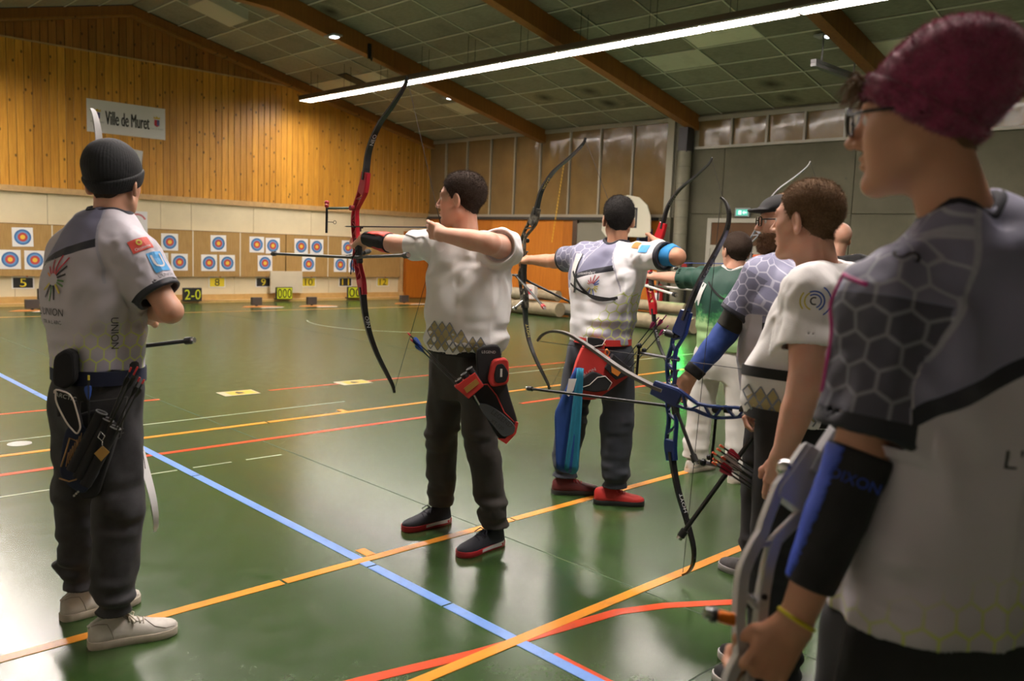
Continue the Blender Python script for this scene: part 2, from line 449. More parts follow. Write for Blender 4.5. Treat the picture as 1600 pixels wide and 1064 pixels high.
MB().box((XL, YN, 0), (XL + .001, YN + .001, .001))
def slab(x0, x1, y0, y1, dz, sl):
    z = lambda x: zc(x) + dz
    return [(x0, y0, z(x0)), (x1, y0, z(x1)), (x1, y1, z(x1)), (x0, y1, z(x0)), (x0, y0, z(x0) + 0.012), (x1, y0, z(x1) + 0.012), (x1, y1, z(x1) + 0.012), (x0, y1, z(x0) + 0.012)]
BF = [(0,3,2,1),(4,5,6,7),(0,1,5,4),(1,2,6,5),(2,3,7,6),(3,0,4,7)]
for x in XG[1:-1]: MB().add(slab(x - 0.012, x + 0.012, 2.0, 17.5, -0.002, SL), BF).build('grid_runner', GRID, CEIL)
for y in YG[1:13]: MB().add(slab(RIDGE, XR, y - 0.012, y + 0.012, -0.004, SL), BF).build('grid_runner', GRID, CEIL)
for x in XG2[1:]: MB().add(slab(x - 0.012, x + 0.012, 9.0, 17.5, -0.002, -0.24), BF).build('grid_runner', GRID, CEIL)
for y in YG[1:8]: MB().add(slab(2.2, RIDGE, y - 0.012, y + 0.012, -0.004, -.24), BF).build('grid_runner', GRID, CEIL)
MB().add(slab(XL, 2.1, YN, YW, 0.0, 0) , BF).add(slab(2.1, RIDGE, YN, 9.0, 0.0, 0), BF).add(slab(RIDGE, XR, YN, 1.9, 0.0, 0), BF).build('ceiling_panel', M('aged_board', (0.26, 0.25, 0.19), 0.9, var=0.15, vscale=2), CEIL)
# dark open hatch and white duct box
MB().add(slab(10.15, 10.72, 15.75, 16.1, -0.012, SL), BF).build('vent_hatch', M('black_vent', (0.02, 0.02, 0.02), 0.7), CEIL)
MB().prism([(6.75, 5.95), (7.55, 5.62), (7.55, 5.42), (6.75, 5.62)], (1, 0, 0), (0, 0, 1), (0, 1, 0), (0, 15.35, -0.06), 0.75).build('duct_box', M('duct_white', (0.5, 0.49, 0.42), 0.6), CEIL)
# ---- lower part of the target wall
RND = random.Random(3)
xs = [1.2, 2.7, 4.06, 4.88, 6.35, 7.0, 7.64, 9.05, 10.5, 12.0, 13.2, 14.0]
for a, b in zip(xs[:-1], xs[1:]):
    MB().box((a + .004, YW - 0.02 - RND.uniform(0, .002), 1.52), (b - .004, YW, 2.10)).build('panel', BEIGE, BACK, bevel=0.003)
xs = [1.2, 2.4, 3.2, 4.3, 5.75, 7.2, 8.6, 9.8, 11.0, 12.2, 13.17]
for a, b in zip(xs[:-1], xs[1:]):
    MB().box((a + .003, YW - 0.02 - RND.uniform(0, .003), 0.16), (b - .003, YW, 0.55)).build('panel', BEIGE, BACK, bevel=0.003)
MB().box((0.9, YW - 0.07, 2.10), (13.98, YW, 2.21)).build('rail', TRIMW, BACK)
MB().box((0.9, YW - 0.3, 0), (13.2, YW, 0.05)).box((0.9, YW - 0.06, 0.05), (13.2, YW, 0.165)).build('plinth', M('plinth_wood', (0.56, 0.36, 0.13), 0.35, var=0.1), BACK)
def ply_mat():
    m, nt, bs = new_mat('target_board_wood'); co = objco(nt)
    oi = nt.nodes.new('ShaderNodeObjectInfo')
    mp = nt.nodes.new('ShaderNodeMapping'); lk(nt, co, mp.inputs['Vector']); mp.inputs['Scale'].default_value = (1, 1, 0.06)
    f = noise(nt, mp.outputs[0], 60, 4, 0.6); g = noise(nt, co, 3, 3, 0.5)
    b = ramp(nt, f, [(0.3, (0.37, 0.215, 0.065)), (0.7, (0.52, 0.33, 0.115))])
    b = mixc(nt, mth(nt, 'MULTIPLY', g, 0.45), b, (0.30, 0.16, 0.04))
    lk(nt, b, bs.inputs['Base Color']); bs.inputs['Roughness'].default_value = 0.7
    return m
PLY = ply_mat()
xs = [1.6, 2.8, 3.9, 4.93, 6.3, 7.64, 8.70, 9.81, 10.92, 13.05]
BOARD_Y = YW - 0.10
for a, b in zip(xs[:-1], xs[1:]):
    o = MB().box((a + .012, BOARD_Y, 0.55), (b - .012, YW - 0.0, 1.51)).build('target_board', PLY, BACK)
for x in xs[1:-1]:
    if abs(x - 9.81) > .01: MB().box((x - .011, BOARD_Y - .004, 0.55), (x + .011, YW, 1.51)).build('joint_strip', M('white_strip', (0.72, 0.68, 0.55), 0.5), BACK)
MB().box((13.05, YW - 0.12, 0.0), (13.13, YW, 1.52)).build('edge_strip', TRIMW, BACK)
MB().box((9.40, YW - 0.16, 0.18), (10.21, YW - 0.125, 0.68)).build('loose_panel', M('beige_panel_two', (0.66, 0.58, 0.42), 0.55, var=0.06, vscale=2), BACK, bevel=.004)
ORNG = wood('orange_wood_panel', (0.42, 0.13, 0.012), (0.56, 0.19, 0.018), (0.60, 0.22, 0.025), 0.0, 0.4)
D1 = tag(MB().box((13.2, YW - 0.05, 0), (13.99, YW, 1.72)).build('door_1', ORNG, None, bevel=.004), kind='structure')
MB().box((13.27, YW - 0.07, 0.02), (13.93, YW - 0.045, 1.68)).build('door_leaf', ORNG, D1, bevel=.006)
MB().box((13.2, YW - 0.03, 1.72), (13.99, YW, 2.1)).build('panel', BEIGE, BACK)
# ---- right wall: polycarbonate glazing over orange boards, then bare concrete
def conc_mat():
    m, nt, bs = new_mat('bare_concrete'); co = objco(nt)
    f = noise(nt, co, 1.2, 6, 0.65); g = noise(nt, co, 25, 4, 0.6)
    b = ramp(nt, f, [(0.3, (0.066, 0.062, 0.037)), (0.7, (0.102, 0.095, 0.06))])
    v = nt.nodes.new('ShaderNodeTexVoronoi'); lk(nt, co, v.inputs['Vector']); v.inputs['Scale'].default_value = 2.5
    b = mixc(nt, ramp(nt, v.outputs['Distance'], [(0.03, 0.7), (0.07, 0.0)]), b, (0.045, 0.042, 0.028))
    lk(nt, b, bs.inputs['Base Color']); bs.inputs['Roughness'].default_value = 0.85; bump(nt, bs, g, 0.25, 0.006)
    return m
CONC = conc_mat()
RW = tag(MB().box((XR, YN, 0), (XR + 0.25, YW + 0.2, ZE + 0.15)).build('wall_right', M('wall_core', (0.2, 0.19, 0.14), 0.9)), kind='structure')
yj = [9.95, 8.85, 6.35, 4.6, 2.9, 1.2, -0.5, -2.2, -4.0]
for a, b in zip(yj[:-1], yj[1:]):
    for z0, z1 in ((0, 2.2), (2.2, 3.44)):
        MB().box((XR - 0.03 - RND.uniform(0, .004), b + .005, z0 + .004), (XR, a - .005, z1 - .004)).build('concrete_panel', CONC, RW, bevel=.008)
# glazing
MET = M('grey_window_metal', (0.32, 0.30, 0.24), 0.45, 0.3)
def poly_mat():
    m, nt, bs = new_mat('amber_polycarbonate'); co = objco(nt)
    mp = nt.nodes.new('ShaderNodeMapping'); lk(nt, co, mp.inputs['Vector']); mp.inputs['Scale'].default_value = (1, 1.0, 0.35)
    f = noise(nt, co, 1.3, 4, 0.6)
    g = noise(nt, mp.outputs[0], 3.2, 1.5, 0.4)
    lk(nt, ramp(nt, f, [(0.3, (0.14, 0.09, 0.037)), (0.7, (0.21, 0.14, 0.058))]), bs.inputs['Base Color'])
    bs.inputs['Roughness'].default_value = 0.16; bs.inputs['Specular IOR Level'].default_value = 0.5
    bs.inputs['Coat Weight'].default_value = 0.25; bs.inputs['Coat Roughness'].default_value = 0.06
    bump(nt, bs, g, 0.5, 0.10)
    return m
POLY = poly_mat()
W1 = tag(MB().box((XR - 0.06, 10.05, 2.13), (XR, 17.68, 2.19)).box((XR - 0.06, 10.05, 3.98), (XR, 17.68, 4.06)).build('window_1', MET), kind='structure')
ym = [17.66, 16.99, 16.17, 15.3, 14.47, 13.64, 12.74, 11.87, 11.0, 10.12]
def pane_mesh(y0, y1, z0, z1):
    mb = MB(); N = 14; cx = XR - 0.012; bow = RND.uniform(0.004, 0.02); rr = []
    for i in range(N + 1):
        y = y0 + (y1 - y0) * i / N; t = 2 * i / N - 1
        d = bow * (1 - t * t)
        rr.append([(cx - d, y, z0), (cx - d, y, z1), (cx + 0.008, y, z1), (cx + 0.008, y, z0)])
    return mb.rings(rr, True, True)
for a, b in zip(ym[:-1], ym[1:]):
    pane_mesh(b, a, 2.19, 3.98).build('pane', POLY, W1, auto=True)
for y in ym[1:-1]: MB().box((XR - 0.055, y - 0.022, 2.19), (XR, y + 0.022, 3.98)).build('mullion', MET, W1)
MB().box((XR - 0.08, 9.98, 2.13), (XR, 10.14, 4.06)).build('corner_post', M('pale_post', (0.34, 0.325, 0.25), 0.5), W1)
MB().box((XR - 0.09, 10.3, 2.07), (XR, 17.66, 2.13)).build('rail', M('black_rail', (0.03, 0.028, 0.025), 0.5), RW)
ob = [17.6, 16.4, 15.2, 14.0, 12.86, 12.55]
for a, b in zip(ob[:-1], ob[1:]): MB().box((XR - 0.03, b + .004, 0), (XR, a - .004, 2.07)).build('panel', ORNG, RW, bevel=.003)
MB().box((XR - 0.06, 12.42, 0), (XR, 12.55, 2.07)).build('dark_post', M('dark_brown', (0.06, 0.035, 0.02), 0.5), RW)
MB().box((XR - 0.05, 11.35, 0), (XR, 12.42, 2.0)).build('grey_panel', M('grey_beige_panel', (0.20, 0.19, 0.14), 0.6), RW)
for a, b in ((11.35, 10.75), (10.75, 10.2)): MB().box((XR - 0.03, b + .004, 0), (XR, a - .004, 2.07)).build('panel', ORNG, RW, bevel=.003)
MB().box((XR - 0.12, 9.92, 0), (XR, 10.18, 2.13)).build('concrete_pier', CONC, RW)
W2 = tag(MB().box((XR - 0.08, -3.9, 3.42), (XR, 9.5, 3.47)).box((XR - 0.06, -3.9, 3.95), (XR, 9.9, 4.03)).build('window_2', MET), kind='structure')
y = 9.45; k = 0
while y > -1:
    pane_mesh(y - 0.72, y, 3.47, 3.95).build('pane', POLY, W2, auto=True)
    MB().box((XR - 0.06, y - 0.745, 3.47), (XR, y - 0.70, 3.95)).build('mullion', MET, W2); y -= 0.722
pi = empty('drain_pipe', (13.80, 9.62, 0), 'grey concrete-clad drain pipe with black top running up the wall beside the amber glazing', 'pipe')
MB().cyl((13.80, 9.62, 0), (13.80, 9.62, 3.38), 0.13, n=24).build('pipe_body', M('pipe_sheath', (0.19, 0.178, 0.125), 0.7, var=0.12, bmp=.2), pi, auto=True)
for z in [0.2 + 0.32 * q for q in range(10)]: MB().cyl((13.80, 9.62, z), (13.80, 9.62, z + 0.012), 0.134, n=24).build('seam', M('pipe_seam', (0.13, 0.12, 0.085), 0.7), pi, auto=True)
MB().box((13.70, 9.52, 3.36), (13.92, 9.72, 3.82)).build('black_bracket', M('black_steel', (0.012, 0.012, 0.014), 0.4), pi)
# door in the concrete with transom
D2 = tag(MB().box((XR - 0.1, 9.0, 0), (XR - 0.04, 9.09, 2.12)).box((XR - 0.1, 7.15, 0), (XR - 0.04, 7.24, 2.12)).box((XR - 0.1, 7.24, 2.04), (XR - 0.04, 9.0, 2.12)).box((XR - 0.1, 7.24, 1.55), (XR - 0.04, 9.0, 1.62)).build('door_2', M('door_white', (0.32, 0.305, 0.25), 0.5)), kind='structure')
MB().box((XR - 0.08, 7.24, 1.62), (XR - 0.05, 9.0, 2.04)).build('transom_pane', M('brown_glass', (0.10, 0.055, 0.03), 0.15), D2)
for a, b in ((9.0, 8.12), (8.12, 7.24)): MB().box((XR - 0.09, b + .005, 0), (XR - 0.05, a - .005, 1.55)).build('door_leaf', M('door_white'), D2, bevel=.004)
MB().box((XR - 0.13, 7.35, 1.0), (XR - 0.10, 8.05, 1.05)).box((XR - 0.13, 8.2, 1.0), (XR - 0.10, 8.9, 1.05)).build('push_bar', M('push_bar_red', (0.5, 0.06, 0.03), 0.4), D2)
MB().box((XR - 0.1, 7.9, 1.42), (XR - 0.09, 8.25, 1.47)).build('door_label', M('label_red', (0.62, 0.12, 0.04), 0.5), D2)
# walls behind and beside the camera
tag(MB().box((XL - 0.2, YN, 0), (XL, YW, 4.2)).build('wall_left', M('left_wall_paint', (0.50, 0.46, 0.40), 0.7)), kind='structure')
tag(MB().box((XL - 0.2, YN - 0.2, 0), (XR + .2, YN, 5.95)).build('wall_front', M('left_wall_paint')), kind='structure')
# ================================================================ LIGHTS OF THE HALL
def light_row(x0, x1, y0, y1, label, zb=4.44, unit=1.29):
    root = empty('suspended_light_row', ((x0 + x1) / 2, y1, zb), label, 'light')
    hm = M('brown_housing', (0.10, 0.075, 0.055), 0.5); em = M('lit_tube_diffuser', (0.9, 0.9, 0.88), 0.4, emit=(1.0, 0.885, 0.82), estr=TUBE_STRENGTH)
    MB().box((x0 - .02, y0, zb + 0.015), (x1 + .02, y1, zb + 0.10)).build('housing', hm, root, bevel=.01)
    y = y1; 
    wire = M('wire_dark', (0.03, 0.03, 0.03), 0.5); lou = M('louvre_white', (0.8, 0.8, 0.78), 0.3, 0.2)
    k = 0
    while y - unit > y0 - 0.01:
        MB().box((x0, y - unit + 0.075, zb + 0.012), (x1, y - 0.01, zb + 0.022)).build('diffuser', em, root)
        mb = MB()
        n = 20
        for q in range(n + 1):
            yy = y - 0.01 - (unit - 0.04) * q / n
            mb.box((x0, yy - 0.0015, zb - 0.004), (x1, yy + 0.0015, zb + 0.012))
        mb.box((x0 - .004, y - unit + .03, zb - 0.008), (x0, y - .01, zb + 0.016)).box((x1, y - unit + .03, zb - 0.008), (x1 + .004, y - .01, zb + 0.016))
        mb.build('louvre', lou, root)
        if k % 1 == 0:
            for xx in (x0 + 0.06, x1 - 0.06):
                MB().cyl((xx, y - 0.4, zb + .1), (xx, y - 0.4, zc(xx)), 0.004, n=5).build('hanger_wire', wire, root)
        y -= unit; k += 1
    return root
light_row(9.76, 10.04, -0.2, 17.0, 'long lit fluorescent light row hanging from the sloping ceiling on thin wires')
light_row(2.80, 3.08, -0.7, 17.0, 'second fluorescent light row on the other roof slope above the archers')
# small safety lights on the beams
for i, (x, y, lab) in enumerate([(8.4, 13.47, 'small white lit safety light on the far timber beam, nearest the roof ridge'), (11.8, 14.3, 'small white safety light above the white ceiling tile by the far beam'),
                (11.67, 9.85, 'small bright safety light beside the middle timber beam'), (11.66, 5.85, 'small bright safety light by the aluminium ceiling rail')]):
    z = zc(x) - (0.30 if i == 0 else 0.01)
    r = empty('safety_light', (x, y, z - 0.05), lab, 'light', 'safety lights under the ceiling')
    MB().box((x - 0.09, y - 0.17, z - 0.035), (x + 0.09, y + 0.17, z)).build('housing', M('safety_housing', (0.35, 0.35, 0.36), 0.4), r, bevel=.008)
    MB().box((x - 0.06, y - 0.10, z - 0.05), (x + 0.06, y + 0.03, z - 0.034)).build('lens', M('safety_lens', (0.9, 0.95, 1), 0.3, emit=(0.8, 0.9, 1.0), estr=6.0), r)
# ================================================================ IMPLICIT SURFACES for bodies and cloth
F32 = np.float32
def A3(*a): return np.array(a if len(a) > 1 else a[0], dtype=F32)
def unit(v):
    v = np.asarray(v, dtype=np.float64); return (v / np.linalg.norm(v))
def smin(a, b, k):
    h = np.maximum(k - np.abs(a - b), 0) / k
    return np.minimum(a, b) - h * h * k * 0.25
def smax(a, b, k): return -smin(-a, -b, k)
def cap(P, a, b, ra, rb=None):
    rb = ra if rb is None else rb
    a = A3(a); ab = A3(b) - a; q = P - a
    t = np.clip((q @ ab) / max(float(ab @ ab), 1e-9), 0, 1)
    return np.sqrt(((q - t[:, None] * ab) ** 2).sum(1)) - (ra + (rb - ra) * t).astype(F32)
def limb(P, a, b, ra, rm, rb, bend=None):
    """tapering limb with its own belly: radius ra -> rm (at 35 %) -> rb"""
    a = A3(a); ab = A3(b) - a; q = P - a
    t = np.clip((q @ ab) / max(float(ab @ ab), 1e-9), 0, 1)
    r = np.interp(t, [0, 0.35, 1], [ra, rm, rb]).astype(F32)
    return np.sqrt(((q - t[:, None] * ab) ** 2).sum(1)) - r
def ell(P, c, r):
    r = A3(r); q = P - A3(c)
    k0 = np.sqrt(((q / r) ** 2).sum(1)); k1 = np.sqrt(((q / (r * r)) ** 2).sum(1))
    return k0 * (k0 - 1) / np.maximum(k1, 1e-6)
_rs = np.random.RandomState(5)
_LAT = _rs.rand(32, 32, 32).astype(F32)
def vnoise(P, s):
    q = P * A3(s if hasattr(s, '__len__') else (s, s, s)) + 100.0
    i = np.floor(q).astype(np.int64); f = (q - i).astype(F32); f = f * f * (3 - 2 * f); i &= 31; j = (i + 1) & 31
    x0, y0, z0 = i.T; x1, y1, z1 = j.T; fx, fy, fz = f.T
    L = _LAT
    a = L[x0, y0, z0] * (1-fx) + L[x1, y0, z0] * fx; b = L[x0, y1, z0] * (1-fx) + L[x1, y1, z0] * fx
    c = L[x0, y0, z1] * (1-fx) + L[x1, y0, z1] * fx; d = L[x0, y1, z1] * (1-fx) + L[x1, y1, z1] * fx
    return ((a * (1-fy) + b * fy) * (1-fz) + (c * (1-fy) + d * fy) * fz) * 2 - 1
def surfnet(D, lo, h):
    s = D < 0
    c = np.zeros(tuple(n - 1 for n in D.shape), dtype=np.int8)
    for dx in (0, 1):
        for dy in (0, 1):
            for dz in (0, 1):
                c += s[dx:D.shape[0]-1+dx, dy:D.shape[1]-1+dy, dz:D.shape[2]-1+dz]
    act = (c > 0) & (c < 8)
    I = np.argwhere(act)
    if len(I) == 0: return np.zeros((0, 3)), np.zeros((0, 4), int)
    idx = -np.ones(act.shape, dtype=np.int64); idx[act] = np.arange(len(I))
    acc = np.zeros((len(I), 3)); cnt = np.zeros(len(I))
    E = [((0,0,0),(1,0,0)),((0,1,0),(1,1,0)),((0,0,1),(1,0,1)),((0,1,1),(1,1,1)),((0,0,0),(0,1,0)),((1,0,0),(1,1,0)),((0,0,1),(0,1,1)),((1,0,1),(1,1,1)),((0,0,0),(0,0,1)),((1,0,0),(1,0,1)),((0,1,0),(0,1,1)),((1,1,0),(1,1,1))]
    for a, b in E:
        A = I + a; B = I + b
        da = D[A[:, 0], A[:, 1], A[:, 2]]; db = D[B[:, 0], B[:, 1], B[:, 2]]
        m = (da < 0) != (db < 0)
        t = da[m] / (da[m] - db[m])
        acc[m] += A[m] + t[:, None] * (np.array(b) - np.array(a)); cnt[m] += 1
    V = acc / cnt[:, None] * h + lo
    Q = []
    for ax in range(3):
        sl0 = [slice(None)] * 3; sl1 = [slice(None)] * 3
        sl0[ax] = slice(0, -1); sl1[ax] = slice(1, None)
        s0 = s[tuple(sl0)]; s1 = s[tuple(sl1)]
        e = np.argwhere(s0 != s1)
        u, v = (ax + 1) % 3, (ax + 2) % 3
        lim = idx.shape
        ok = (e[:, u] >= 1) & (e[:, v] >= 1) & (e[:, u] < lim[u]) & (e[:, v] < lim[v]) & (e[:, ax] < lim[ax])
        e = e[ok]; inside = s0[tuple(e.T)]
        def cell(du, dv):
            k = e.copy(); k[:, u] += du; k[:, v] += dv; return idx[tuple(k.T)]
        q = np.stack([cell(-1, -1), cell(0, -1), cell(0, 0), cell(-1, 0)], 1)
        q[~inside] = q[~inside][:, ::-1]
        q = q[(q >= 0).all(1)]
        Q.append(q)
    return V, np.concatenate(Q)
def polygonise(fn, lo, hi, h, proj=1):
    lo = np.array(lo, dtype=np.float64); hi = np.array(hi, dtype=np.float64)
    K = 4
    n = np.ceil((hi - lo) / (h * K)).astype(int)
    N = n * K
    # coarse pass at cell centres
    ax = [(lo[i] + (np.arange(n[i]) + 0.5) * h * K) for i in range(3)]
    G = np.stack(np.meshgrid(*ax, indexing='ij'), -1).reshape(-1, 3).astype(F32)
    dc = fn(G).reshape(n)
    near = np.abs(dc) < h * K * 1.35
    D = np.repeat(np.repeat(np.repeat(dc, K, 0), K, 1), K, 2).astype(F32)
    D = np.pad(D, ((0, 1), (0, 1), (0, 1)), mode='edge')
    mk = np.repeat(np.repeat(np.repeat(near, K, 0), K, 1), K, 2)
    mk = np.pad(mk, ((0, 1), (0, 1), (0, 1)), mode='edge')
    for a in range(3):   # the far faces of marked blocks too
        sh = np.zeros_like(mk); s0 = [slice(None)] * 3; s1 = [slice(None)] * 3
        s0[a] = slice(1, None); s1[a] = slice(0, -1)
        sh[tuple(s0)] = mk[tuple(s1)]; mk |= sh
    I = np.argwhere(mk)
    if len(I) == 0: return np.zeros((0, 3)), np.zeros((0, 4), int)
    P = (I * h + lo).astype(F32)
    out = np.empty(len(P), F32)
    for s in range(0, len(P), 400000): out[s:s+400000] = fn(P[s:s+400000])
    D[I[:, 0], I[:, 1], I[:, 2]] = out
    V, Q = surfnet(D, lo, h)
    if len(V) == 0: return V, Q
    for _ in range(proj):
        p = V.astype(F32); e = F32(h * 0.4)
        d0 = fn(p)
        g = np.stack([fn(p + e * A3(*k)) - d0 for k in ((1,0,0),(0,1,0),(0,0,1))], 1) / e
        gg = np.maximum((g ** 2).sum(1), 0.05)
        step = np.clip((d0 / gg)[:, None] * g, -h * 0.5, h * 0.5)
        V = V - step
    return V, Q
def np_mesh(name, V, Q, off=(0, 0, 0), attrs=None, smooth=True):
    me = bpy.data.meshes.new(name)
    used = np.zeros(len(V), bool); used[Q.ravel()] = True
    remap = np.cumsum(used) - 1
    V = V[used] - np.array(off); Q = remap[Q]
    me.vertices.add(len(V)); me.vertices.foreach_set('co', V.astype(F32).ravel())
    me.loops.add(Q.size); me.loops.foreach_set('vertex_index', Q.astype(np.int32).ravel())
    me.polygons.add(len(Q)); me.polygons.foreach_set('loop_start', (np.arange(len(Q)) * Q.shape[1]).astype(np.int32))
    me.update(calc_edges=True); me.validate()
    if attrs:
        for k, a in attrs.items():
            at = me.attributes.new(k, 'FLOAT', 'POINT'); at.data.foreach_set('value', a[used].astype(F32))
    if smooth: me.shade_smooth()
    return me
def sdf_obj(name, fn, lo, hi, h, mat, parent, attrf=None, proj=1):
    V, Q = polygonise(fn, lo, hi, h, proj)
    attrs = attrf(V.astype(F32)) if attrf else None
    me = np_mesh(name, V, Q, offs(parent), attrs)
    return link_mesh(name, me, mat, parent)
def trace(fn, O, d, maxd=0.5):
    """march points O along d to the surface fn = 0"""
    p = np.array(O, dtype=F32); d = A3(unit(d)); tot = np.zeros(len(p), F32)
    for _ in range(60):
        s = np.clip(fn(p) * 0.7, -0.02, 0.03); p = p + s[:, None] * d; tot += s
        if np.abs(s).max() < 2e-4: break
    return p
def decal(name, fn, mat, parent, o, ax, ay, shapes, lift=0.0025, back=0.3):
    """project flat print shapes (list of (verts2d, faces)) on a cloth surface"""
    ax = unit(ax); ay = np.asarray(ay, float); ay = unit(ay - ax * (ay @ ax)); n = np.cross(ax, ay)
    V = []; Fc = []
    for vs_, fs_ in shapes:
        b = len(V); V += [np.asarray(o) + ax * v[0] + ay * v[1] for v in vs_]; Fc += [tuple(i + b for i in q) for q in fs_]
    V = np.array(V) + n * back
    W = trace(fn, V, -n)
    W = W + (n * lift).astype(F32)
    mb = MB(); mb.v = [tuple(float(c) for c in x) for x in W]; mb.f = Fc
    return mb.build(name, mat, parent)
def tshape(t, cx, cy, w=None, h=None, rot=0.0):
    P, tw, th, F = TXT[t]
    sx = (w / tw) if w else (h / th); sy = (h / th) if h else (w / tw)
    c, s = math.cos(rot), math.sin(rot)
    return ([(cx + p[0]*sx*c - p[1]*sy*s, cy + p[0]*sx*s + p[1]*sy*c) for p in P], F)
def qshape(x0, y0, x1, y1, nx=6, ny=6):
    V = [(x0 + (x1-x0)*i/nx, y0 + (y1-y0)*j/ny) for j in range(ny+1) for i in range(nx+1)]
    return (V, [(j*(nx+1)+i, j*(nx+1)+i+1, (j+1)*(nx+1)+i+1, (j+1)*(nx+1)+i) for j in range(ny) for i in range(nx)])
def bar2(p, q, wd, n=5):
    p = np.array(p, float); q = np.array(q, float); t = (q - p) / np.linalg.norm(q - p); nn = np.array([-t[1], t[0]]) * wd / 2
    V = []
    for i in range(n + 1):
        c = p + (q - p) * i / n; V += [tuple(c + nn), tuple(c - nn)]
    return (V, [(2*i, 2*i+1, 2*i+3, 2*i+2) for i in range(n)])
def arc2(cx, cy, r, a0, a1, wd, n=14):
    V = []
    for i in range(n + 1):
        a = math.radians(a0 + (a1 - a0) * i / n)
        for rr in (r - wd/2, r + wd/2): V.append((cx + rr*math.cos(a), cy + rr*math.sin(a)))
    return (V, [(2*i, 2*i+1, 2*i+3, 2*i+2) for i in range(n)])
# ---------------------------------------------------------------- heads, hands
class Frame:
    def __init__(s, o, fwd, up=(0, 0, 1), sc=1.0):
        s.o = np.array(o, float); f = unit(fwd); u = np.array(up, float); u = unit(u - f * (u @ f)); l = np.cross(u, f)
        s.R = np.stack([l, f, u]); s.s = sc        # rows: left, forward, up
    def loc(s, P): return ((P - s.o.astype(F32)) @ s.R.T.astype(F32)) / F32(s.s)
    def w(s, *p): return s.o + s.s * (np.array(p if len(p) == 3 else p[0], float) @ s.R)
def head_sdf(q, jaw=1.0, nose=1.0, ears=True):
    a = np.abs(q[:, 0]); S = np.stack([a, q[:, 1], q[:, 2]], 1)
    d = ell(S, (0, -0.018, 0.040), (0.076, 0.098, 0.083))
    d = smin(d, ell(S, (0, 0.040, -0.005), (0.062, 0.052, 0.075)), 0.03)
    d = smin(d, ell(S, (0, 0.034, -0.058), (0.052 * jaw, 0.050, 0.056)), 0.03)
    d = smin(d, cap(S, (0.052 * jaw, -0.005, -0.052), (0.012, 0.070, -0.098), 0.018, 0.014), 0.03)
    d = smin(d, ell(S, (0, 0.078, -0.099), (0.018, 0.014, 0.015)), 0.02)
    d = smin(d, cap(S, (0, 0.087, 0.028), (0.036, 0.076, 0.030), 0.010, 0.009), 0.018)
    d = smin(d, cap(S, (0.040, 0.058, -0.012), (0.052, 0.035, -0.004), 0.016, 0.014), 0.02)
    d = smax(d, -ell(S, (0.032, 0.099, 0.008), (0.017, 0.016, 0.012)), 0.014)
    nb = cap(S, (0, 0.086, 0.020), (0, 0.086 + 0.026 * nose, -0.022), 0.0075, 0.0105)
    nb = smin(nb, ell(S, (0.011, 0.100, -0.026), (0.0075, 0.010, 0.0075)), 0.008)
    d = smin(d, nb, 0.012)
    d = smin(d, ell(S, (0, 0.091, -0.0525), (0.021, 0.0085, 0.0062)), 0.007)
    d = smin(d, ell(S, (0, 0.0895, -0.0655), (0.019, 0.0085, 0.0070)), 0.007)
    d = smax(d, -ell(S, (0, 0.102, -0.0590), (0.022, 0.010, 0.0022)), 0.004)
    if not ears: return d
    # ear
    e = S - A3(0.079, -0.008, -0.004)
    c, s_ = math.cos(0.25), math.sin(0.25)
    e = np.stack([e[:, 0] * 0.85 + e[:, 1] * 0.45, e[:, 1] * c - e[:, 2] * s_, e[:, 1] * s_ + e[:, 2] * c], 1)
    er = ell(e, (0, 0, 0), (0.0085, 0.019, 0.033))
    er = smax(er, -ell(e, (0.009, 0.004, 0.003), (0.0075, 0.011, 0.021)), 0.006)
    er = smin(er, ell(e, (0.001, 0.004, -0.026), (0.006, 0.010, 0.009)), 0.006)
    return smin(d, er, 0.008)
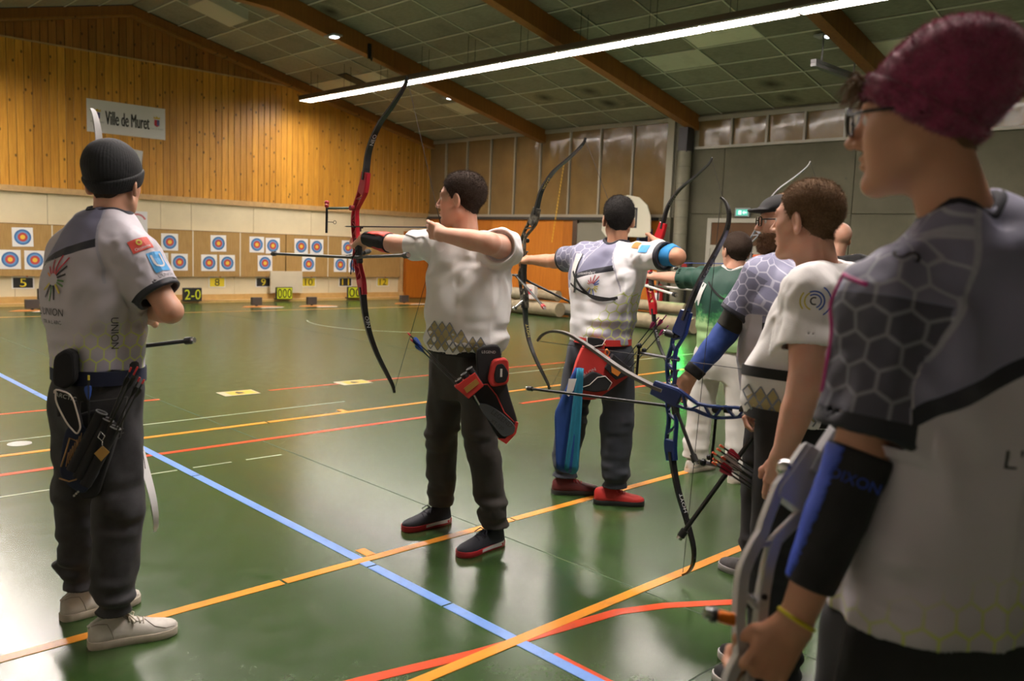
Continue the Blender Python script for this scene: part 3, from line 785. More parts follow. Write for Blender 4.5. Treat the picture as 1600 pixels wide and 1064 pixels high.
class Hand:
    """side: +1 right, -1 left; f along the fingers, n out of the palm; curls: 5 (thumb first) of joint angles in degrees"""
    FL = [(0.046, 0.028, 0.022), (0.050, 0.032, 0.023), (0.046, 0.030, 0.022), (0.036, 0.022, 0.019)]
    OFF = [0.030, 0.0095, -0.011, -0.030]; KN = [0.088, 0.092, 0.087, 0.078]
    def __init__(s, wrist, f, n, side, curls=None, spread=0.0, thumb=None, sc=1.0):
        s.o = np.array(wrist, float); f = unit(f); n = np.array(n, float); n = unit(n - f * (n @ f)); t = np.cross(f, n) * side
        s.B = np.stack([t, f, n]); s.sc = sc
        curls = curls or [(20, 30, 20)] * 4
        s.fing = []
        for i in range(4):
            p = np.array([s.OFF[i], s.KN[i], 0.0]); a = 0.0; ch = [p]
            sp = math.radians(spread * (1.5 - i))
            for L, c in zip(s.FL[i], curls[i]):
                a += math.radians(c)
                p = p + L * np.array([math.cos(a) * math.sin(sp), math.cos(a) * math.cos(sp), math.sin(a)]); ch.append(p)
            s.fing.append(ch)
        th = thumb or ((0.034, 0.040, 0.012), (0.052, 0.068, 0.022), (0.054, 0.092, 0.030))
        s.th = [np.array((0.020, 0.020, 0.006))] + [np.array(x) for x in th]
    def w(s, p): return s.o + s.sc * (np.asarray(p, float) @ s.B)
    def bbox(s, m=0.02):
        pts = [s.w(p) for ch in s.fing for p in ch] + [s.w(p) for p in s.th] + [s.o]
        pts = np.array(pts); return pts.min(0) - m, pts.max(0) + m
    def sdf(s, P):
        q = ((P - s.o.astype(F32)) @ s.B.T.astype(F32)) / F32(s.sc)
        d = None
        for i in range(4):
            m = cap(q, (s.OFF[i] * 0.55, 0.004, 0), (s.OFF[i], s.KN[i], 0), 0.0145, 0.0120)
            d = m if d is None else smin(d, m, 0.012)
        d = smin(d, cap(q, (0.016, 0.022, 0.007), (0.030, 0.050, 0.010), 0.016, 0.012), 0.014)
        d = smin(d, cap(q, (-0.018, 0.020, 0.006), (-0.024, 0.055, 0.006), 0.013, 0.011), 0.012)
        fd = None
        for i, ch in enumerate(s.fing):
            r = 0.0092 if i < 3 else 0.0080
            g = None
            for k in range(3):
                x = cap(q, ch[k], ch[k + 1], r - 0.0007 * k, r - 0.0007 * (k + 1))
                g = x if g is None else smin(g, x, 0.003)
            d = smin(d, g, 0.005) if fd is None else smin(d, g, 0.005)
            fd = g
        for k in range(3):
            x = cap(q, s.th[k], s.th[k + 1], (0.0145, 0.0112, 0.0100)[k], (0.0112, 0.0100, 0.0080)[k])
            d = smin(d, x, 0.008 if k else 0.012)
        return d * F32(s.sc)
# ---------------------------------------------------------------- skin, hair, cloth materials
def skin_mat(name, col, red=0.35):
    m, nt, bs = new_mat(name); co = objco(nt)
    f = noise(nt, co, 16, 4, 0.6)
    b = mixc(nt, ramp(nt, f, [(0.4, 0.0), (0.75, red)]), col, (col[0] * 1.02, col[1] * 0.72, col[2] * 0.66))
    lk(nt, b, bs.inputs['Base Color']); bs.inputs['Roughness'].default_value = 0.52
    bs.inputs['Subsurface Weight'].default_value = 0.12
    bs.inputs['Subsurface Radius'].default_value = (0.012, 0.005, 0.003); bs.inputs['Subsurface Scale'].default_value = 0.5
    bump(nt, bs, noise(nt, co, 260, 2, 0.5), 0.10, 0.001)
    return m
SKIN = skin_mat('warm_skin', (0.60, 0.335, 0.225)); SKIN2 = skin_mat('tanned_skin', (0.54, 0.285, 0.175)); SKIN3 = skin_mat('pink_skin', (0.64, 0.365, 0.26), 0.5)
def hexnode(nt, u, v, size):
    """signed distance to the nearest edge of a hexagon grid (0 at the edge), in units of size"""
    x = mth(nt, 'DIVIDE', u, size); y = mth(nt, 'DIVIDE', v, size)
    def cellp(ox, oy):
        a = mth(nt, 'SUBTRACT', mth(nt, 'WRAP', mth(nt, 'ADD', x, ox), 1.0, 0.0), 0.5)
        b = mth(nt, 'SUBTRACT', mth(nt, 'WRAP', mth(nt, 'ADD', y, oy), 1.7320508, 0.0), 0.8660254)
        return a, b
    a1, b1 = cellp(0.0, 0.0); a2, b2 = cellp(0.5, 0.8660254)
    d1 = mth(nt, 'ADD', mth(nt, 'MULTIPLY', a1, a1), mth(nt, 'MULTIPLY', b1, b1)); d2 = mth(nt, 'ADD', mth(nt, 'MULTIPLY', a2, a2), mth(nt, 'MULTIPLY', b2, b2))
    s = mth(nt, 'LESS_THAN', d1, d2); ns = mth(nt, 'SUBTRACT', 1.0, s)
    ga = mth(nt, 'ABSOLUTE', mth(nt, 'ADD', mth(nt, 'MULTIPLY', a1, s), mth(nt, 'MULTIPLY', a2, ns)))
    gb_ = mth(nt, 'ABSOLUTE', mth(nt, 'ADD', mth(nt, 'MULTIPLY', b1, s), mth(nt, 'MULTIPLY', b2, ns)))
    h = mth(nt, 'MAXIMUM', ga, mth(nt, 'ADD', mth(nt, 'MULTIPLY', ga, 0.5), mth(nt, 'MULTIPLY', gb_, 0.8660254)))
    return mth(nt, 'SUBTRACT', 0.5, h)
def jersey_mat(name, body, slate=(0.19, 0.192, 0.29), navy=(0.012, 0.014, 0.024), hexsize=0.055, sleeve_k=0.75, linec=(0.42, 0.42, 0.52), lime=(0.52, 0.60, 0.16)):
    m, nt, bs = new_mat(name)
    u = attr(nt, 'hu').outputs['Fac']; v = attr(nt, 'hv').outputs['Fac']
    e = hexnode(nt, u, v, hexsize)
    co = objco(nt)
    line = ramp(nt, mth(nt, 'ADD', e, mth(nt, 'MULTIPLY', mth(nt, 'SUBTRACT', noise(nt, co, 60, 2), 0.5), 0.02)), [(0.035, 1.0), (0.075, 0.0)])
    dk = mth(nt, 'GREATER_THAN', attr(nt, 'drk').outputs['Fac'], 0.0)
    hexc = mixc(nt, line, mixc(nt, dk, tuple(x * 1.05 for x in slate), tuple(x * sleeve_k for x in slate)), mixc(nt, dk, linec, tuple(x * (0.35 + 0.65 * sleeve_k) for x in linec)))
    low = attr(nt, 'low').outputs['Fac']         # lime hexagons fading up from the hem
    fillc = mixc(nt, mth(nt, 'MULTIPLY', ramp(nt, low, [(0.05, 0.0), (0.5, 0.75)]), 1.0), body, slate)
    lowc = mixc(nt, mth(nt, 'MULTIPLY', line, ramp(nt, low, [(0.0, 0.0), (0.25, 1.0)])), mixc(nt, ramp(nt, low, [(0.2, 0.0), (0.9, 0.8)]), body, slate), lime)
    c = lowc
    c = mixc(nt, mth(nt, 'GREATER_THAN', attr(nt, 'yoke').outputs['Fac'], 0.0), c, slate)
    c = mixc(nt, mth(nt, 'GREATER_THAN', attr(nt, 'band').outputs['Fac'], 0.0), c, navy)
    c = mixc(nt, mth(nt, 'GREATER_THAN', attr(nt, 'slv').outputs['Fac'], 0.0), c, hexc)
    c = mixc(nt, mth(nt, 'MULTIPLY', mth(nt, 'GREATER_THAN', attr(nt, 'seam').outputs['Fac'], 0.0), 0.8), c, tuple(min(1, x * 0.9) for x in linec))
    c = mixc(nt, mth(nt, 'GREATER_THAN', attr(nt, 'cuff').outputs['Fac'], 0.0), c, navy)
    lk(nt, c, bs.inputs['Base Color']); bs.inputs['Roughness'].default_value = 0.6
    bs.inputs['Sheen Weight'].default_value = 0.05
    bump(nt, bs, noise(nt, co, 30, 3, 0.5), 0.12, 0.004)
    return m
def cloth(name, col=None, rough=0.85, var=0.15, weave=220, sheen=0.03, vs_=3):
    if name in MATS: return MATS[name]
    m, nt, bs = new_mat(name); co = objco(nt)
    f = noise(nt, co, vs_, 4, 0.6)
    lk(nt, ramp(nt, f, [(0.3, tuple(x * (1 - var) for x in col)), (0.7, tuple(min(1, x * (1 + var)) for x in col))]), bs.inputs['Base Color'])
    bs.inputs['Roughness'].default_value = rough; bs.inputs['Sheen Weight'].default_value = sheen
    bump(nt, bs, noise(nt, co, weave, 2, 0.6), 0.2, 0.002)
    MATS[name] = m
    return m
# ================================================================ PEOPLE
def dense_rows(rows, n=240):
    R_ = np.array(rows, float); z = R_[:, 0]; zz = np.linspace(z[0], z[-1], n)
    out = [zz]
    for k in range(1, R_.shape[1]):
        y = R_[:, k]; m = np.gradient(y, z)
        i = np.clip(np.searchsorted(z, zz) - 1, 0, len(z) - 2); h = z[i+1] - z[i]; t = (zz - z[i]) / h
        out.append((2*t**3-3*t**2+1)*y[i] + (t**3-2*t**2+t)*h*m[i] + (-2*t**3+3*t**2)*y[i+1] + (t**3-t**2)*h*m[i+1])
    return np.array(out)
class Torso:
    def __init__(s, rows):   # rows: z, cx, cy, half width, half depth, yaw(deg)
        s.D = dense_rows([(r[0], r[1], r[2], r[3], r[4], math.radians(r[5])) for r in rows]); s.z0, s.z1 = rows[0][0], rows[-1][0]
    def at(s, z):
        D = s.D; return [np.interp(z, D[0], D[k]).astype(F32) for k in range(1, 6)]
    def coords(s, P):
        cx, cy, w_, d_, yw = s.at(P[:, 2]); q0 = P[:, 0] - cx; q1 = P[:, 1] - cy; c, sn = np.cos(yw), np.sin(yw)
        return -sn * q0 + c * q1, c * q0 + sn * q1, w_, d_
    def sdf(s, P, infl=0.0, top=0.05, bot=0.0, p=2.35):
        lat, fw, w_, d_ = s.coords(P)
        w_ = w_ + infl; d_ = d_ + infl
        k = ((np.abs(lat) / w_) ** p + (np.abs(fw) / d_) ** p + 1e-9) ** (1 / p)
        d = (k - 1) * (np.minimum(w_, d_) * 0.9)
        d = smax(d, P[:, 2] - s.z1 - infl, top)
        return np.maximum(d, s.z0 - bot - P[:, 2])
    def ring(s, z, infl, n=40):
        cx, cy, w_, d_, yw = [float(a) for a in s.at(np.array([z]))]
        p = 2.35; out = []
        for i in range(n):
            t = 2 * math.pi * i / n; c, sn = math.cos(t), math.sin(t)
            k = (abs(c) ** p + abs(sn) ** p) ** (-1 / p)
            la = (w_ + infl) * c * k; fw = (d_ + infl) * sn * k
            out.append((cx + math.cos(yw) * fw - math.sin(yw) * la, cy + math.sin(yw) * fw + math.cos(yw) * la, z))
        return out
    def pt(s, z, lat, fw):
        cx, cy, w_, d_, yw = [float(a) for a in s.at(np.array([z]))]
        return np.array((cx + math.cos(yw) * fw - math.sin(yw) * lat, cy + math.sin(yw) * fw + math.cos(yw) * lat, z))
    def dirs(s, z):
        yw = float(s.at(np.array([z]))[4]); return np.array((math.cos(yw), math.sin(yw), 0)), np.array((-math.sin(yw), math.cos(yw), 0))
class Person:
    def __init__(s, loc, label, rows, head, neck, arms, legs, skin, build=1.0, jaw=1.0, nose=1.0, hres=0.0045, handres=0.0035, neckr=0.054, group='archers in the hall', ears=True):
        s.ears = ears
        s.root = empty('person', loc, label, 'person', group)
        s.T = Torso(rows); s.H = Frame(*head); s.nb = np.array(neck, float); s.arms = arms; s.legs = legs; s.skin = skin; s.bd = build
        s.jaw, s.nose, s.neckr = jaw, nose, neckr
        s.hands = {k: a['hand'] for k, a in arms.items() if a.get('hand')}
        s.hres, s.handres = hres, handres
        s.body()
    def arm_sdf(s, P, k, infl=0.0):
        a = s.arms[k]; b = s.bd * a.get('r', 1.0)
        d = limb(P, a['sh'], a['el'], 0.052 * b + infl, 0.049 * b + infl, 0.040 * b + infl)
        return smin(d, limb(P, a['el'], a['wr'], 0.0395 * b + infl, 0.041 * b + infl, 0.0265 * b + infl), 0.02)
    def body_sdf(s, P, what='all'):
        if what in s.arms:      # a hand region: this arm only
            ad = s.arm_sdf(P, what); return smin(ad, s.arms[what]['hand'].sdf(P), 0.022)
        if what in ('aL', 'aR'):
            a = s.arms[what[1]]; ad = s.arm_sdf(P, what[1])
            if a.get('hand'): ad = smin(ad, a['hand'].sdf(P), 0.022)
            d = smin(s.T.sdf(P, -0.02), cap(P, s.nb - np.array((0, 0, 0.06)), np.array(a['sh']) - np.array((0, 0, 0.012)), 0.045, 0.045 * s.bd), 0.03)
            return smin(d, ad, 0.004)
        q = s.H.loc(P)
        if what == 'torso': d = ell(q, (0, 0, 0), (0.06, 0.08, 0.1)) * F32(s.H.s)
        else: d = head_sdf(q, s.jaw, s.nose, s.ears) * F32(s.H.s)
        top = s.H.w(0, -0.022, -0.045); nb = s.nb
        nk = cap(P, top, nb - np.array((0, 0, 0.05)), s.neckr, s.neckr * 1.12)
        d = smin(d, nk, 0.022)
        for k, a in s.arms.items():
            d = smin(d, cap(P, nb - np.array((0, 0, 0.06)), np.array(a['sh']) - np.array((0, 0, 0.012)), 0.045, 0.045 * s.bd), 0.03)
            if what != 'torso': d = smin(d, s.arm_sdf(P, k), 0.004)
        d = smin(d, s.T.sdf(P, -0.02), 0.03)
        if what == 'head': return d
        for k, l in s.legs.items():
            d = np.minimum(d, smin(limb(P, l['hip'], l['knee'], 0.075, 0.07, 0.05), limb(P, l['knee'], l['ank'], 0.047, 0.05, 0.035), 0.02))
        return d
    def body(s):
        Vs, Qs, boxes, nb = [], [], [], 0
        reg = []
        hc = s.H.w(0, 0, 0); r = 0.15 * s.H.s
        reg.append((hc - np.array((r, r, 0.20)), hc + np.array((r, r, 0.16)), s.hres, 'head'))
        for k, a in s.arms.items():
            if a.get('hand'):
                lo, hi = a['hand'].bbox(0.022); reg.append((lo, hi, s.handres, k))
        for k, a in s.arms.items():
            pts = np.array([a['sh'], a['el'], a['wr']]); reg.append((pts.min(0) - 0.075, pts.max(0) + 0.075, 0.008, 'a' + k))
        lo = np.array([s.T.D[1].min() - 0.4, s.T.D[2].min() - 0.4, 0.05]); hi = np.array([s.T.D[1].max() + 0.4, s.T.D[2].max() + 0.4, s.T.z1 + 0.06])
        reg.append((lo, hi, 0.022, 'torso'))
        for lo, hi, h, m in reg:
            V, Q = polygonise(lambda P, m=m: s.body_sdf(P, m), lo, hi, h)
            if len(Q) == 0: continue
            c = V[Q].mean(1)
            keep = np.ones(len(Q), bool)
            for blo, bhi, bm in boxes: keep &= ~((c > blo + bm) & (c < bhi - bm)).all(1)
            Q = Q[keep]
            Vs.append(V); Qs.append(Q + nb); nb += len(V); boxes.append((lo, hi, h * 1.2 + 0.002))
        V = np.concatenate(Vs); Q = np.concatenate(Qs)
        link_mesh('body', np_mesh('body', V, Q, offs(s.root)), s.skin, s.root)
        # eyes
        for sd in (-1, 1):
            c = s.H.w(0.032 * sd, 0.0745, 0.008)
            e = MB().sphere(c, 0.0125 * s.H.s, 12, 8).build('eye', M('eye_white', (0.72, 0.68, 0.64), 0.2), s.root, smooth=True)
            c2 = s.H.w(0.032 * sd, 0.0815, 0.008)
            MB().sphere(c2, 0.0064 * s.H.s, 10, 6).build('iris', M('eye_dark', (0.03, 0.02, 0.015), 0.1), e, smooth=True)
    # ---- clothes
    def sleeve(s, P, k):
        a = s.arms[k]; sh, el = np.array(a['sh']), np.array(a['el']); sh_l = np.linalg.norm(el - sh); u = (el - sh) / sh_l
        t1 = a.get('slv', 0.20); r0, r1 = a.get('slr', (0.075, 0.072))
        end = sh + u * (t1 + 0.1)
        d = cap(P, sh, end, r0, r1)
        t = (P - A3(sh)) @ A3(u)
        d = smax(d, t - F32(t1), 0.008)
        inner = np.maximum(cap(P, sh + u * (t1 - 0.04), end, r1 - 0.013), np.maximum((t1 - 0.03) - t, t - (t1 + 0.012)))
        return d, t, inner
    def shirt_sdf(s, P):
        o = s.so
        d = s.T.sdf(P, o.get('infl', 0.012), 0.05)
        for k, a in s.arms.items():
            d = smin(d, cap(P, s.nb - np.array((0, 0, 0.035)), np.array(a['sh']) - np.array((0, 0, 0.0)), 0.060, 0.062 * s.bd + 0.01), 0.05)
        inn = None; damp = np.ones(len(P), F32)
        for k, a in s.arms.items():
            ds, t, inner = s.sleeve(P, k)
            d = smin(d, ds, 0.035); inn = inner if inn is None else np.minimum(inn, inner)
            damp = np.where(ds < 0.03, np.minimum(damp, np.clip((a.get('slv', 0.2) - t) / 0.06, 0.12, 1)), damp)
        wr = o.get('wr', 0.006)
        z = P[:, 2]
        rn = vnoise(P + 1.7, (11, 11, 4.0)); f = F32(wr) * vnoise(P, (9, 9, 3.2)) + F32(wr * 0.55) * vnoise(P + 3.3, (18, 18, 10)) + F32(wr * 1.3) * (np.abs(rn) - 0.3)
        dg = o.get('drag')
        if dg is not None:       # diagonal pull folds towards a point
            r_ = P - A3(dg[0]); L = np.sqrt((r_ ** 2).sum(1)) + 1e-4; uu = r_ / L[:, None]
            f = f + F32(dg[1]) * vnoise(uu * F32(dg[2]), 1.0) * np.exp(-((L - 0.20) / 0.12) ** 2)
        if o.get('tuck'):         # blouson of a tucked shirt
            zt = s.T.z0 + 0.05; f = f - 0.014 * np.exp(-((z - zt) / 0.04) ** 2) * (1 + 0.7 * vnoise(P + 9.1, (14, 14, 10)))
        bw = np.exp(-((z - s.T.z0 - 0.10) / 0.09) ** 2)
        f = f + F32(wr * 0.9) * bw * vnoise(P + 7.7, (7, 7, 26))
        d = d + f * damp
        d = np.maximum(d, s.T.z0 - z)
        hole = cap(P, s.nb - np.array((0, 0, 0.03)), s.H.w(0, -0.01, -0.04), s.neckr * 1.12 + 0.004, s.neckr * 1.12 + 0.016)
        d = smax(d, -hole, 0.006)
        if inn is not None: d = smax(d, -inn, 0.004)
        return d
    def shirt_attr(s, V):
        o = s.so
        lat, fw, w_, d_ = s.T.coords(V); z = V[:, 2]
        ang = np.arctan2(lat, -fw); dT = s.T.sdf(V, 0.012)
        hu = ang * 0.19; hv = z.copy(); drk = np.full(len(V), -1, F32); slv = np.full(len(V), -1, F32); cuff = np.full(len(V), -1, F32); seam = np.full(len(V), -1, F32)
        zn = s.nb[2] - 0.01; za = zn - 0.235
        ls = 0.17 + (z - za) / (zn - za) * (0.062 - 0.17)
        arm = np.full(len(V), -1, F32)
        for k, a in s.arms.items():
            sg = 1 if k == 'L' else -1
            ds, t, inner = s.sleeve(V, k)
            sl = smax(smin(lat * sg - ls, (z - za) * 0.7, 0.04), dT - ds - 0.006, 0.03)
            seam = np.maximum(seam, np.where((z > za) & (dT < ds + 0.03), 0.005 - np.abs(lat * sg - ls), -1))
            t1 = a.get('slv', 0.2)
            cuff = np.maximum(cuff, np.where((ds < 0.02) & (ds < dT + 0.004), t - (t1 - o.get('cuffw', 0.024)), -1))
            m = sl > 0
            if k in o.get('hexarms', ('L',)):
                slv = np.maximum(slv, sl)
            sh, el = np.array(a['sh']), np.array(a['el']); u = unit(el - sh); q = V - A3(sh)
            ref = unit(np.cross(u, (0.3, 0.2, 1.0))); r2 = np.cross(u, ref)
            an = np.arctan2(q @ A3(ref), q @ A3(r2))
            drk = np.where(m & (ds < 0.03), t - o.get('capt', 0.0), drk); hu = np.where(m, an * 0.075, hu); hv = np.where(m, t, hv); arm = np.maximum(arm, sl)
        zb = o.get('zb', s.nb[2] - 0.125) - o.get('zbc', 1.0) * np.maximum(lat, 0) ** 2 - o.get('zbk', 0.35) * lat
        back = np.where(fw < 0.03, 1.0, -1.0)
        yoke = np.minimum(z - zb, np.where(arm > 0, -1, 1)); band = np.minimum(0.016 - np.abs(z - zb + 0.012), np.where(arm > 0, -1, 1))
        yoke = np.minimum(yoke, back); band = np.minimum(band, back)
        low = np.clip((s.T.z0 + o.get('lowh', 0.20) + o.get('lowk', 0.5) * (-lat) - z) / 0.28, 0, 1)
        low = np.where(arm > 0, 0, low)
        return dict(hu=hu, hv=hv, slv=slv, cuff=cuff, seam=seam, yoke=yoke, band=band, low=low, drk=drk)
    def shirt(s, mat, h=0.006, name='shirt', collar=None, jersey=False, **o):
        s.so = o
        pts = np.array([a['sh'] for a in s.arms.values()] + [np.array(a['sh']) + unit(np.array(a['el']) - a['sh']) * (a.get('slv', 0.2)) for a in s.arms.values()])
        lo = np.minimum(pts.min(0) - 0.11, [s.T.D[1].min() - 0.27, s.T.D[2].min() - 0.27, s.T.z0 - 0.02]); hi = np.maximum(pts.max(0) + 0.11, [s.T.D[1].max() + 0.27, s.T.D[2].max() + 0.27, s.nb[2] + 0.09])
        lo[2] = s.T.z0 - 0.02
        s.sh_obj = sdf_obj(name, s.shirt_sdf, lo, hi, h, mat, s.root, s.shirt_attr if jersey else None)
        if collar:
            up = unit(s.H.w(0, -0.02, -0.05) - s.nb); side = unit(np.cross(up, (0.2, 1, 0))); fr = np.cross(side, up)
            mb = MB(); rr = []
            N = 40; c = s.nb + up * 0.012
            R0 = s.neckr * 1.12 + 0.010
            pts_ = []
            for i in range(N):
                t = 2 * math.pi * i / N; dr = side * math.cos(t) + fr * math.sin(t)
                p0 = c + dr * R0
                # settle the rib on the cloth
                best = None
                for zz in np.linspace(0.05, -0.09, 29):
                    p = p0 + np.array((0, 0, zz))
                    if s.shirt_sdf(np.array([p + dr * 0.012], dtype=F32))[0] < 0.0: best = p; break
                pts_.append(best if best is not None else p0)
            pts_ = np.array(pts_)
            for _ in range(3): pts_ = (np.roll(pts_, 1, 0) + 2 * pts_ + np.roll(pts_, -1, 0)) / 4
            pts_ = pts_ + up * 0.004
            loop = [tuple(p) for p in pts_] + [tuple(pts_[0]), ]
            mb.tube(loop, 0.0115, 8, False).build('collar', collar, s.sh_obj, smooth=True)
        return s.sh_obj
    def trousers(s, mat, rt=0.098, rk=0.076, ra=0.066, h=0.008, waist=None, fold=0.008, name='trousers', zc0=None, gather=False):
        T = s.T; z0 = T.z0; wz = waist or z0 + 0.03
        cx, cy, w_, d_, yw = [float(a) for a in T.at(np.array([z0]))]
        hips = [np.array(l['hip']) for l in s.legs.values()]; hz = hips[0][2]
        c0 = np.array((cx, cy, wz)); hc = np.mean(hips, 0)
        f, l = T.dirs(z0)
        rows = [(hz - 0.16, hc[0], hc[1], 0.13, 0.09, math.degrees(yw)), (hz - 0.06, hc[0], hc[1], 0.175, 0.118, math.degrees(yw)), (hz + 0.02, (hc[0] + cx) / 2, (hc[1] + cy) / 2, 0.178, 0.125, math.degrees(yw)), (wz, cx, cy, w_ - 0.004, d_ - 0.004, math.degrees(yw))]
        rows = [r for r in rows if r[0] <= wz]
        PT = Torso(rows)
        def fn(P):
            d = PT.sdf(P, 0.0, 0.01)
            z = P[:, 2]
            for k, g in s.legs.items():
                kn, an, hp = np.array(g['knee']), np.array(g['ank']), np.array(g['hip'])
                a = limb(P, hp, kn, rt, rt * 0.97, rk)
                b = limb(P, kn, an + np.array((0, 0, 0.0)), rk, rk * 0.98, ra)
                d = smin(d, smin(a, b, 0.03), 0.035)
                wk = np.exp(-((z - kn[2]) / 0.10) ** 2); wa = np.exp(-((z - an[2] - 0.07) / 0.09) ** 2)
                q = np.exp(-(((P[:, :2] - A3(kn)[:2]) ** 2).sum(1) / 0.03))
                d = d + F32(fold) * (0.55 * wk + 1.1 * wa) * vnoise(P + 1.3 * (1 if k == 'L' else 2), (9, 9, 30))
            d = d + F32(fold * 0.55) * vnoise(P, (10, 10, 5)) + F32(fold * 0.4) * vnoise(P + 4, (20, 20, 11))
            bot = min(g['ank'][2] for g in s.legs.values()) - 0.015
            if gather: d = d + 0.016 * np.clip(1 - np.abs(z - bot - 0.03) / 0.035, 0, 1)
            return np.maximum(d, bot - z)
        s.tr_fn = fn
        pts = np.array([g[k] for g in s.legs.values() for k in ('hip', 'knee', 'ank')])
        lo = pts.min(0) - 0.16; hi = pts.max(0) + 0.16; lo[2] = pts[:, 2].min() - 0.03; hi[2] = wz + 0.02
        lo[:2] = np.minimum(lo[:2], np.array([cx, cy]) - 0.25); hi[:2] = np.maximum(hi[:2], np.array([cx, cy]) + 0.25)
        s.tr_obj = sdf_obj(name, fn, lo, hi, h, mat, s.root)
        return s.tr_obj
    def belt(s, z, hgt, infl, mat, name='belt', thick=0.006, tilt=0.0):
        a = s.T.ring(z, infl); 
        rr = []
        for dz, e in ((-hgt/2, 0), (-hgt/2, thick), (hgt/2, thick), (hgt/2, 0)):
            rr.append([(p[0] , p[1], p[2] + dz) for p in s.T.ring(z, infl + e)])
        mb = MB(); n = len(a); V = [p for r in rr for p in r]
        if tilt:
            f, l = s.T.dirs(z); c = s.T.pt(z, 0, 0)
            V = [(p[0], p[1], p[2] + tilt * float((np.array(p) - c) @ l)) for p in V]
        F_ = [(i*n+j, i*n+(j+1) % n, ((i+1) % 4)*n+(j+1) % n, ((i+1) % 4)*n+j) for i in range(4) for j in range(n)]
        return mb.add(V, F_).build(name, mat, s.root, smooth=False, auto=True)
    def hair(s, mat, thick=0.010, fn_line=None, h=0.004, strands=5000, slen=0.008, name='hair', lo_fade=0.3, top=0.0, spread=0.35):
        H = s.H
        def sd(P):
            q = H.loc(P); y, z = q[:, 1], q[:, 2]
            line = 0.004 * vnoise(q, 45) + np.interp(y, [-0.12, -0.07, -0.03, 0.0, 0.02, 0.045, 0.075, 0.11], fn_line or [-0.055, -0.052, -0.020, 0.012, 0.015, 0.040, 0.078, 0.088])
            up = np.clip((z - line) / 0.07, 0, 1)
            th = thick * (lo_fade + (1 - lo_fade) * up) + top * np.clip((z - 0.06) / 0.06, 0, 1)
            d = ell(q, (0, -0.018, 0.040), (0.076, 0.098, 0.083))
            d = smin(d, ell(q, (0, 0.040, -0.005), (0.058, 0.052, 0.075)), 0.03)
            nk = cap(P, H.w(0, -0.022, -0.045), s.nb - np.array((0, 0, 0.05)), s.neckr, s.neckr * 1.12) / F32(H.s)
            d = smin(d, nk, 0.022)
            d = d - th.astype(F32) + 0.0012 * vnoise(q, (110, 110, 50)) + 0.0008 * vnoise(q + 5, 220)
            return smax(d, (line - z).astype(F32), 0.006) * F32(H.s)
        c = H.w(0, 0, 0); r = 0.16 * H.s
        V, Q = polygonise(sd, c - r, c + np.array((r, r, 0.18 * H.s)), h, 1)
        me = np_mesh(name, V, Q, offs(s.root)); o = link_mesh(name, me, mat, s.root)
        if strands: s.fuzz(o, V, Q, strands, slen, mat, wd=0.0007, spread=spread, sag=0.5)
        return o
    def fuzz(s, o, V, Q, n, ln, mat, wd=0.0009, spread=0.5, sag=0.0, seed=1, name='strands'):
        rs = np.random.RandomState(seed)
        i = rs.randint(0, len(Q), n); q = Q[i]; w_ = rs.dirichlet((1, 1, 1, 1), n)
        p = (V[q] * w_[:, :, None]).sum(1)
        nn = np.cross(V[q[:, 2]] - V[q[:, 0]], V[q[:, 3]] - V[q[:, 1]]); nn /= np.linalg.norm(nn, axis=1)[:, None] + 1e-12
        d = nn + rs.randn(n, 3) * spread; d[:, 2] -= sag; d /= np.linalg.norm(d, axis=1)[:, None]
        t = np.cross(d, rs.randn(n, 3)); t /= np.linalg.norm(t, axis=1)[:, None] + 1e-9
        L = ln * (0.5 + rs.rand(n))[:, None]
        W = np.stack([p - t * wd - d * 0.002, p + t * wd - d * 0.002, p + d * L], 1).reshape(-1, 3)
        me = np_mesh(name, W, np.arange(3 * n).reshape(-1, 3), offs(o), smooth=False)
        so = link_mesh(name, me, mat, o); so['kind'] = 'stuff'
        return so
    def brows(s, mat):
        for sg in (-1, 1):
            o = MB(); rs = random.Random(3)
            for i in range(46):
                t = rs.random(); x = 0.012 + 0.040 * t; p = s.H.w(sg * x, 0.0945 - 0.55 * max(0, x - 0.020) , 0.0335 + 0.006 * math.sin(t * 2.6) + rs.uniform(-.003, .003))
                o.tube([p, p + s.H.s * (s.H.R[0] * sg * 0.008 + s.H.R[2] * 0.002 - s.H.R[1] * 0.003)], [0.0012, 0.0004], 4)
            o.build('eyebrow', mat, s.root)
    def shell(s, k, t0, t1, infl, mat, name='arm_guard', seg='fore', h=0.005, parent=None, part=None):
        """a sleeve round the forearm or upper arm from t0 to t1 (metres from the elbow / shoulder)"""
        a = s.arms[k]; A, B = (a['el'], a['wr']) if seg == 'fore' else (a['sh'], a['el'])
        A = np.array(A); B = np.array(B); u = unit(B - A)
        def fn(P):
            d = s.arm_sdf(P, k, infl) + 0.0015 * vnoise(P, 40)
            t = (P - A3(A)) @ A3(u)
            d = smax(d, np.maximum(t0 - t, t - t1), 0.006)
            if part is not None:
                q = P - A3(A); q = q - (q @ A3(u))[:, None] * A3(u); d = smax(d, (part[1] - q @ A3(unit(part[0]))), 0.003)
            return d
        p0, p1 = A + u * t0, A + u * t1
        lo = np.minimum(p0, p1) - 0.07; hi = np.maximum(p0, p1) + 0.07
        return sdf_obj(name, fn, lo, hi, h, mat, parent or s.root)
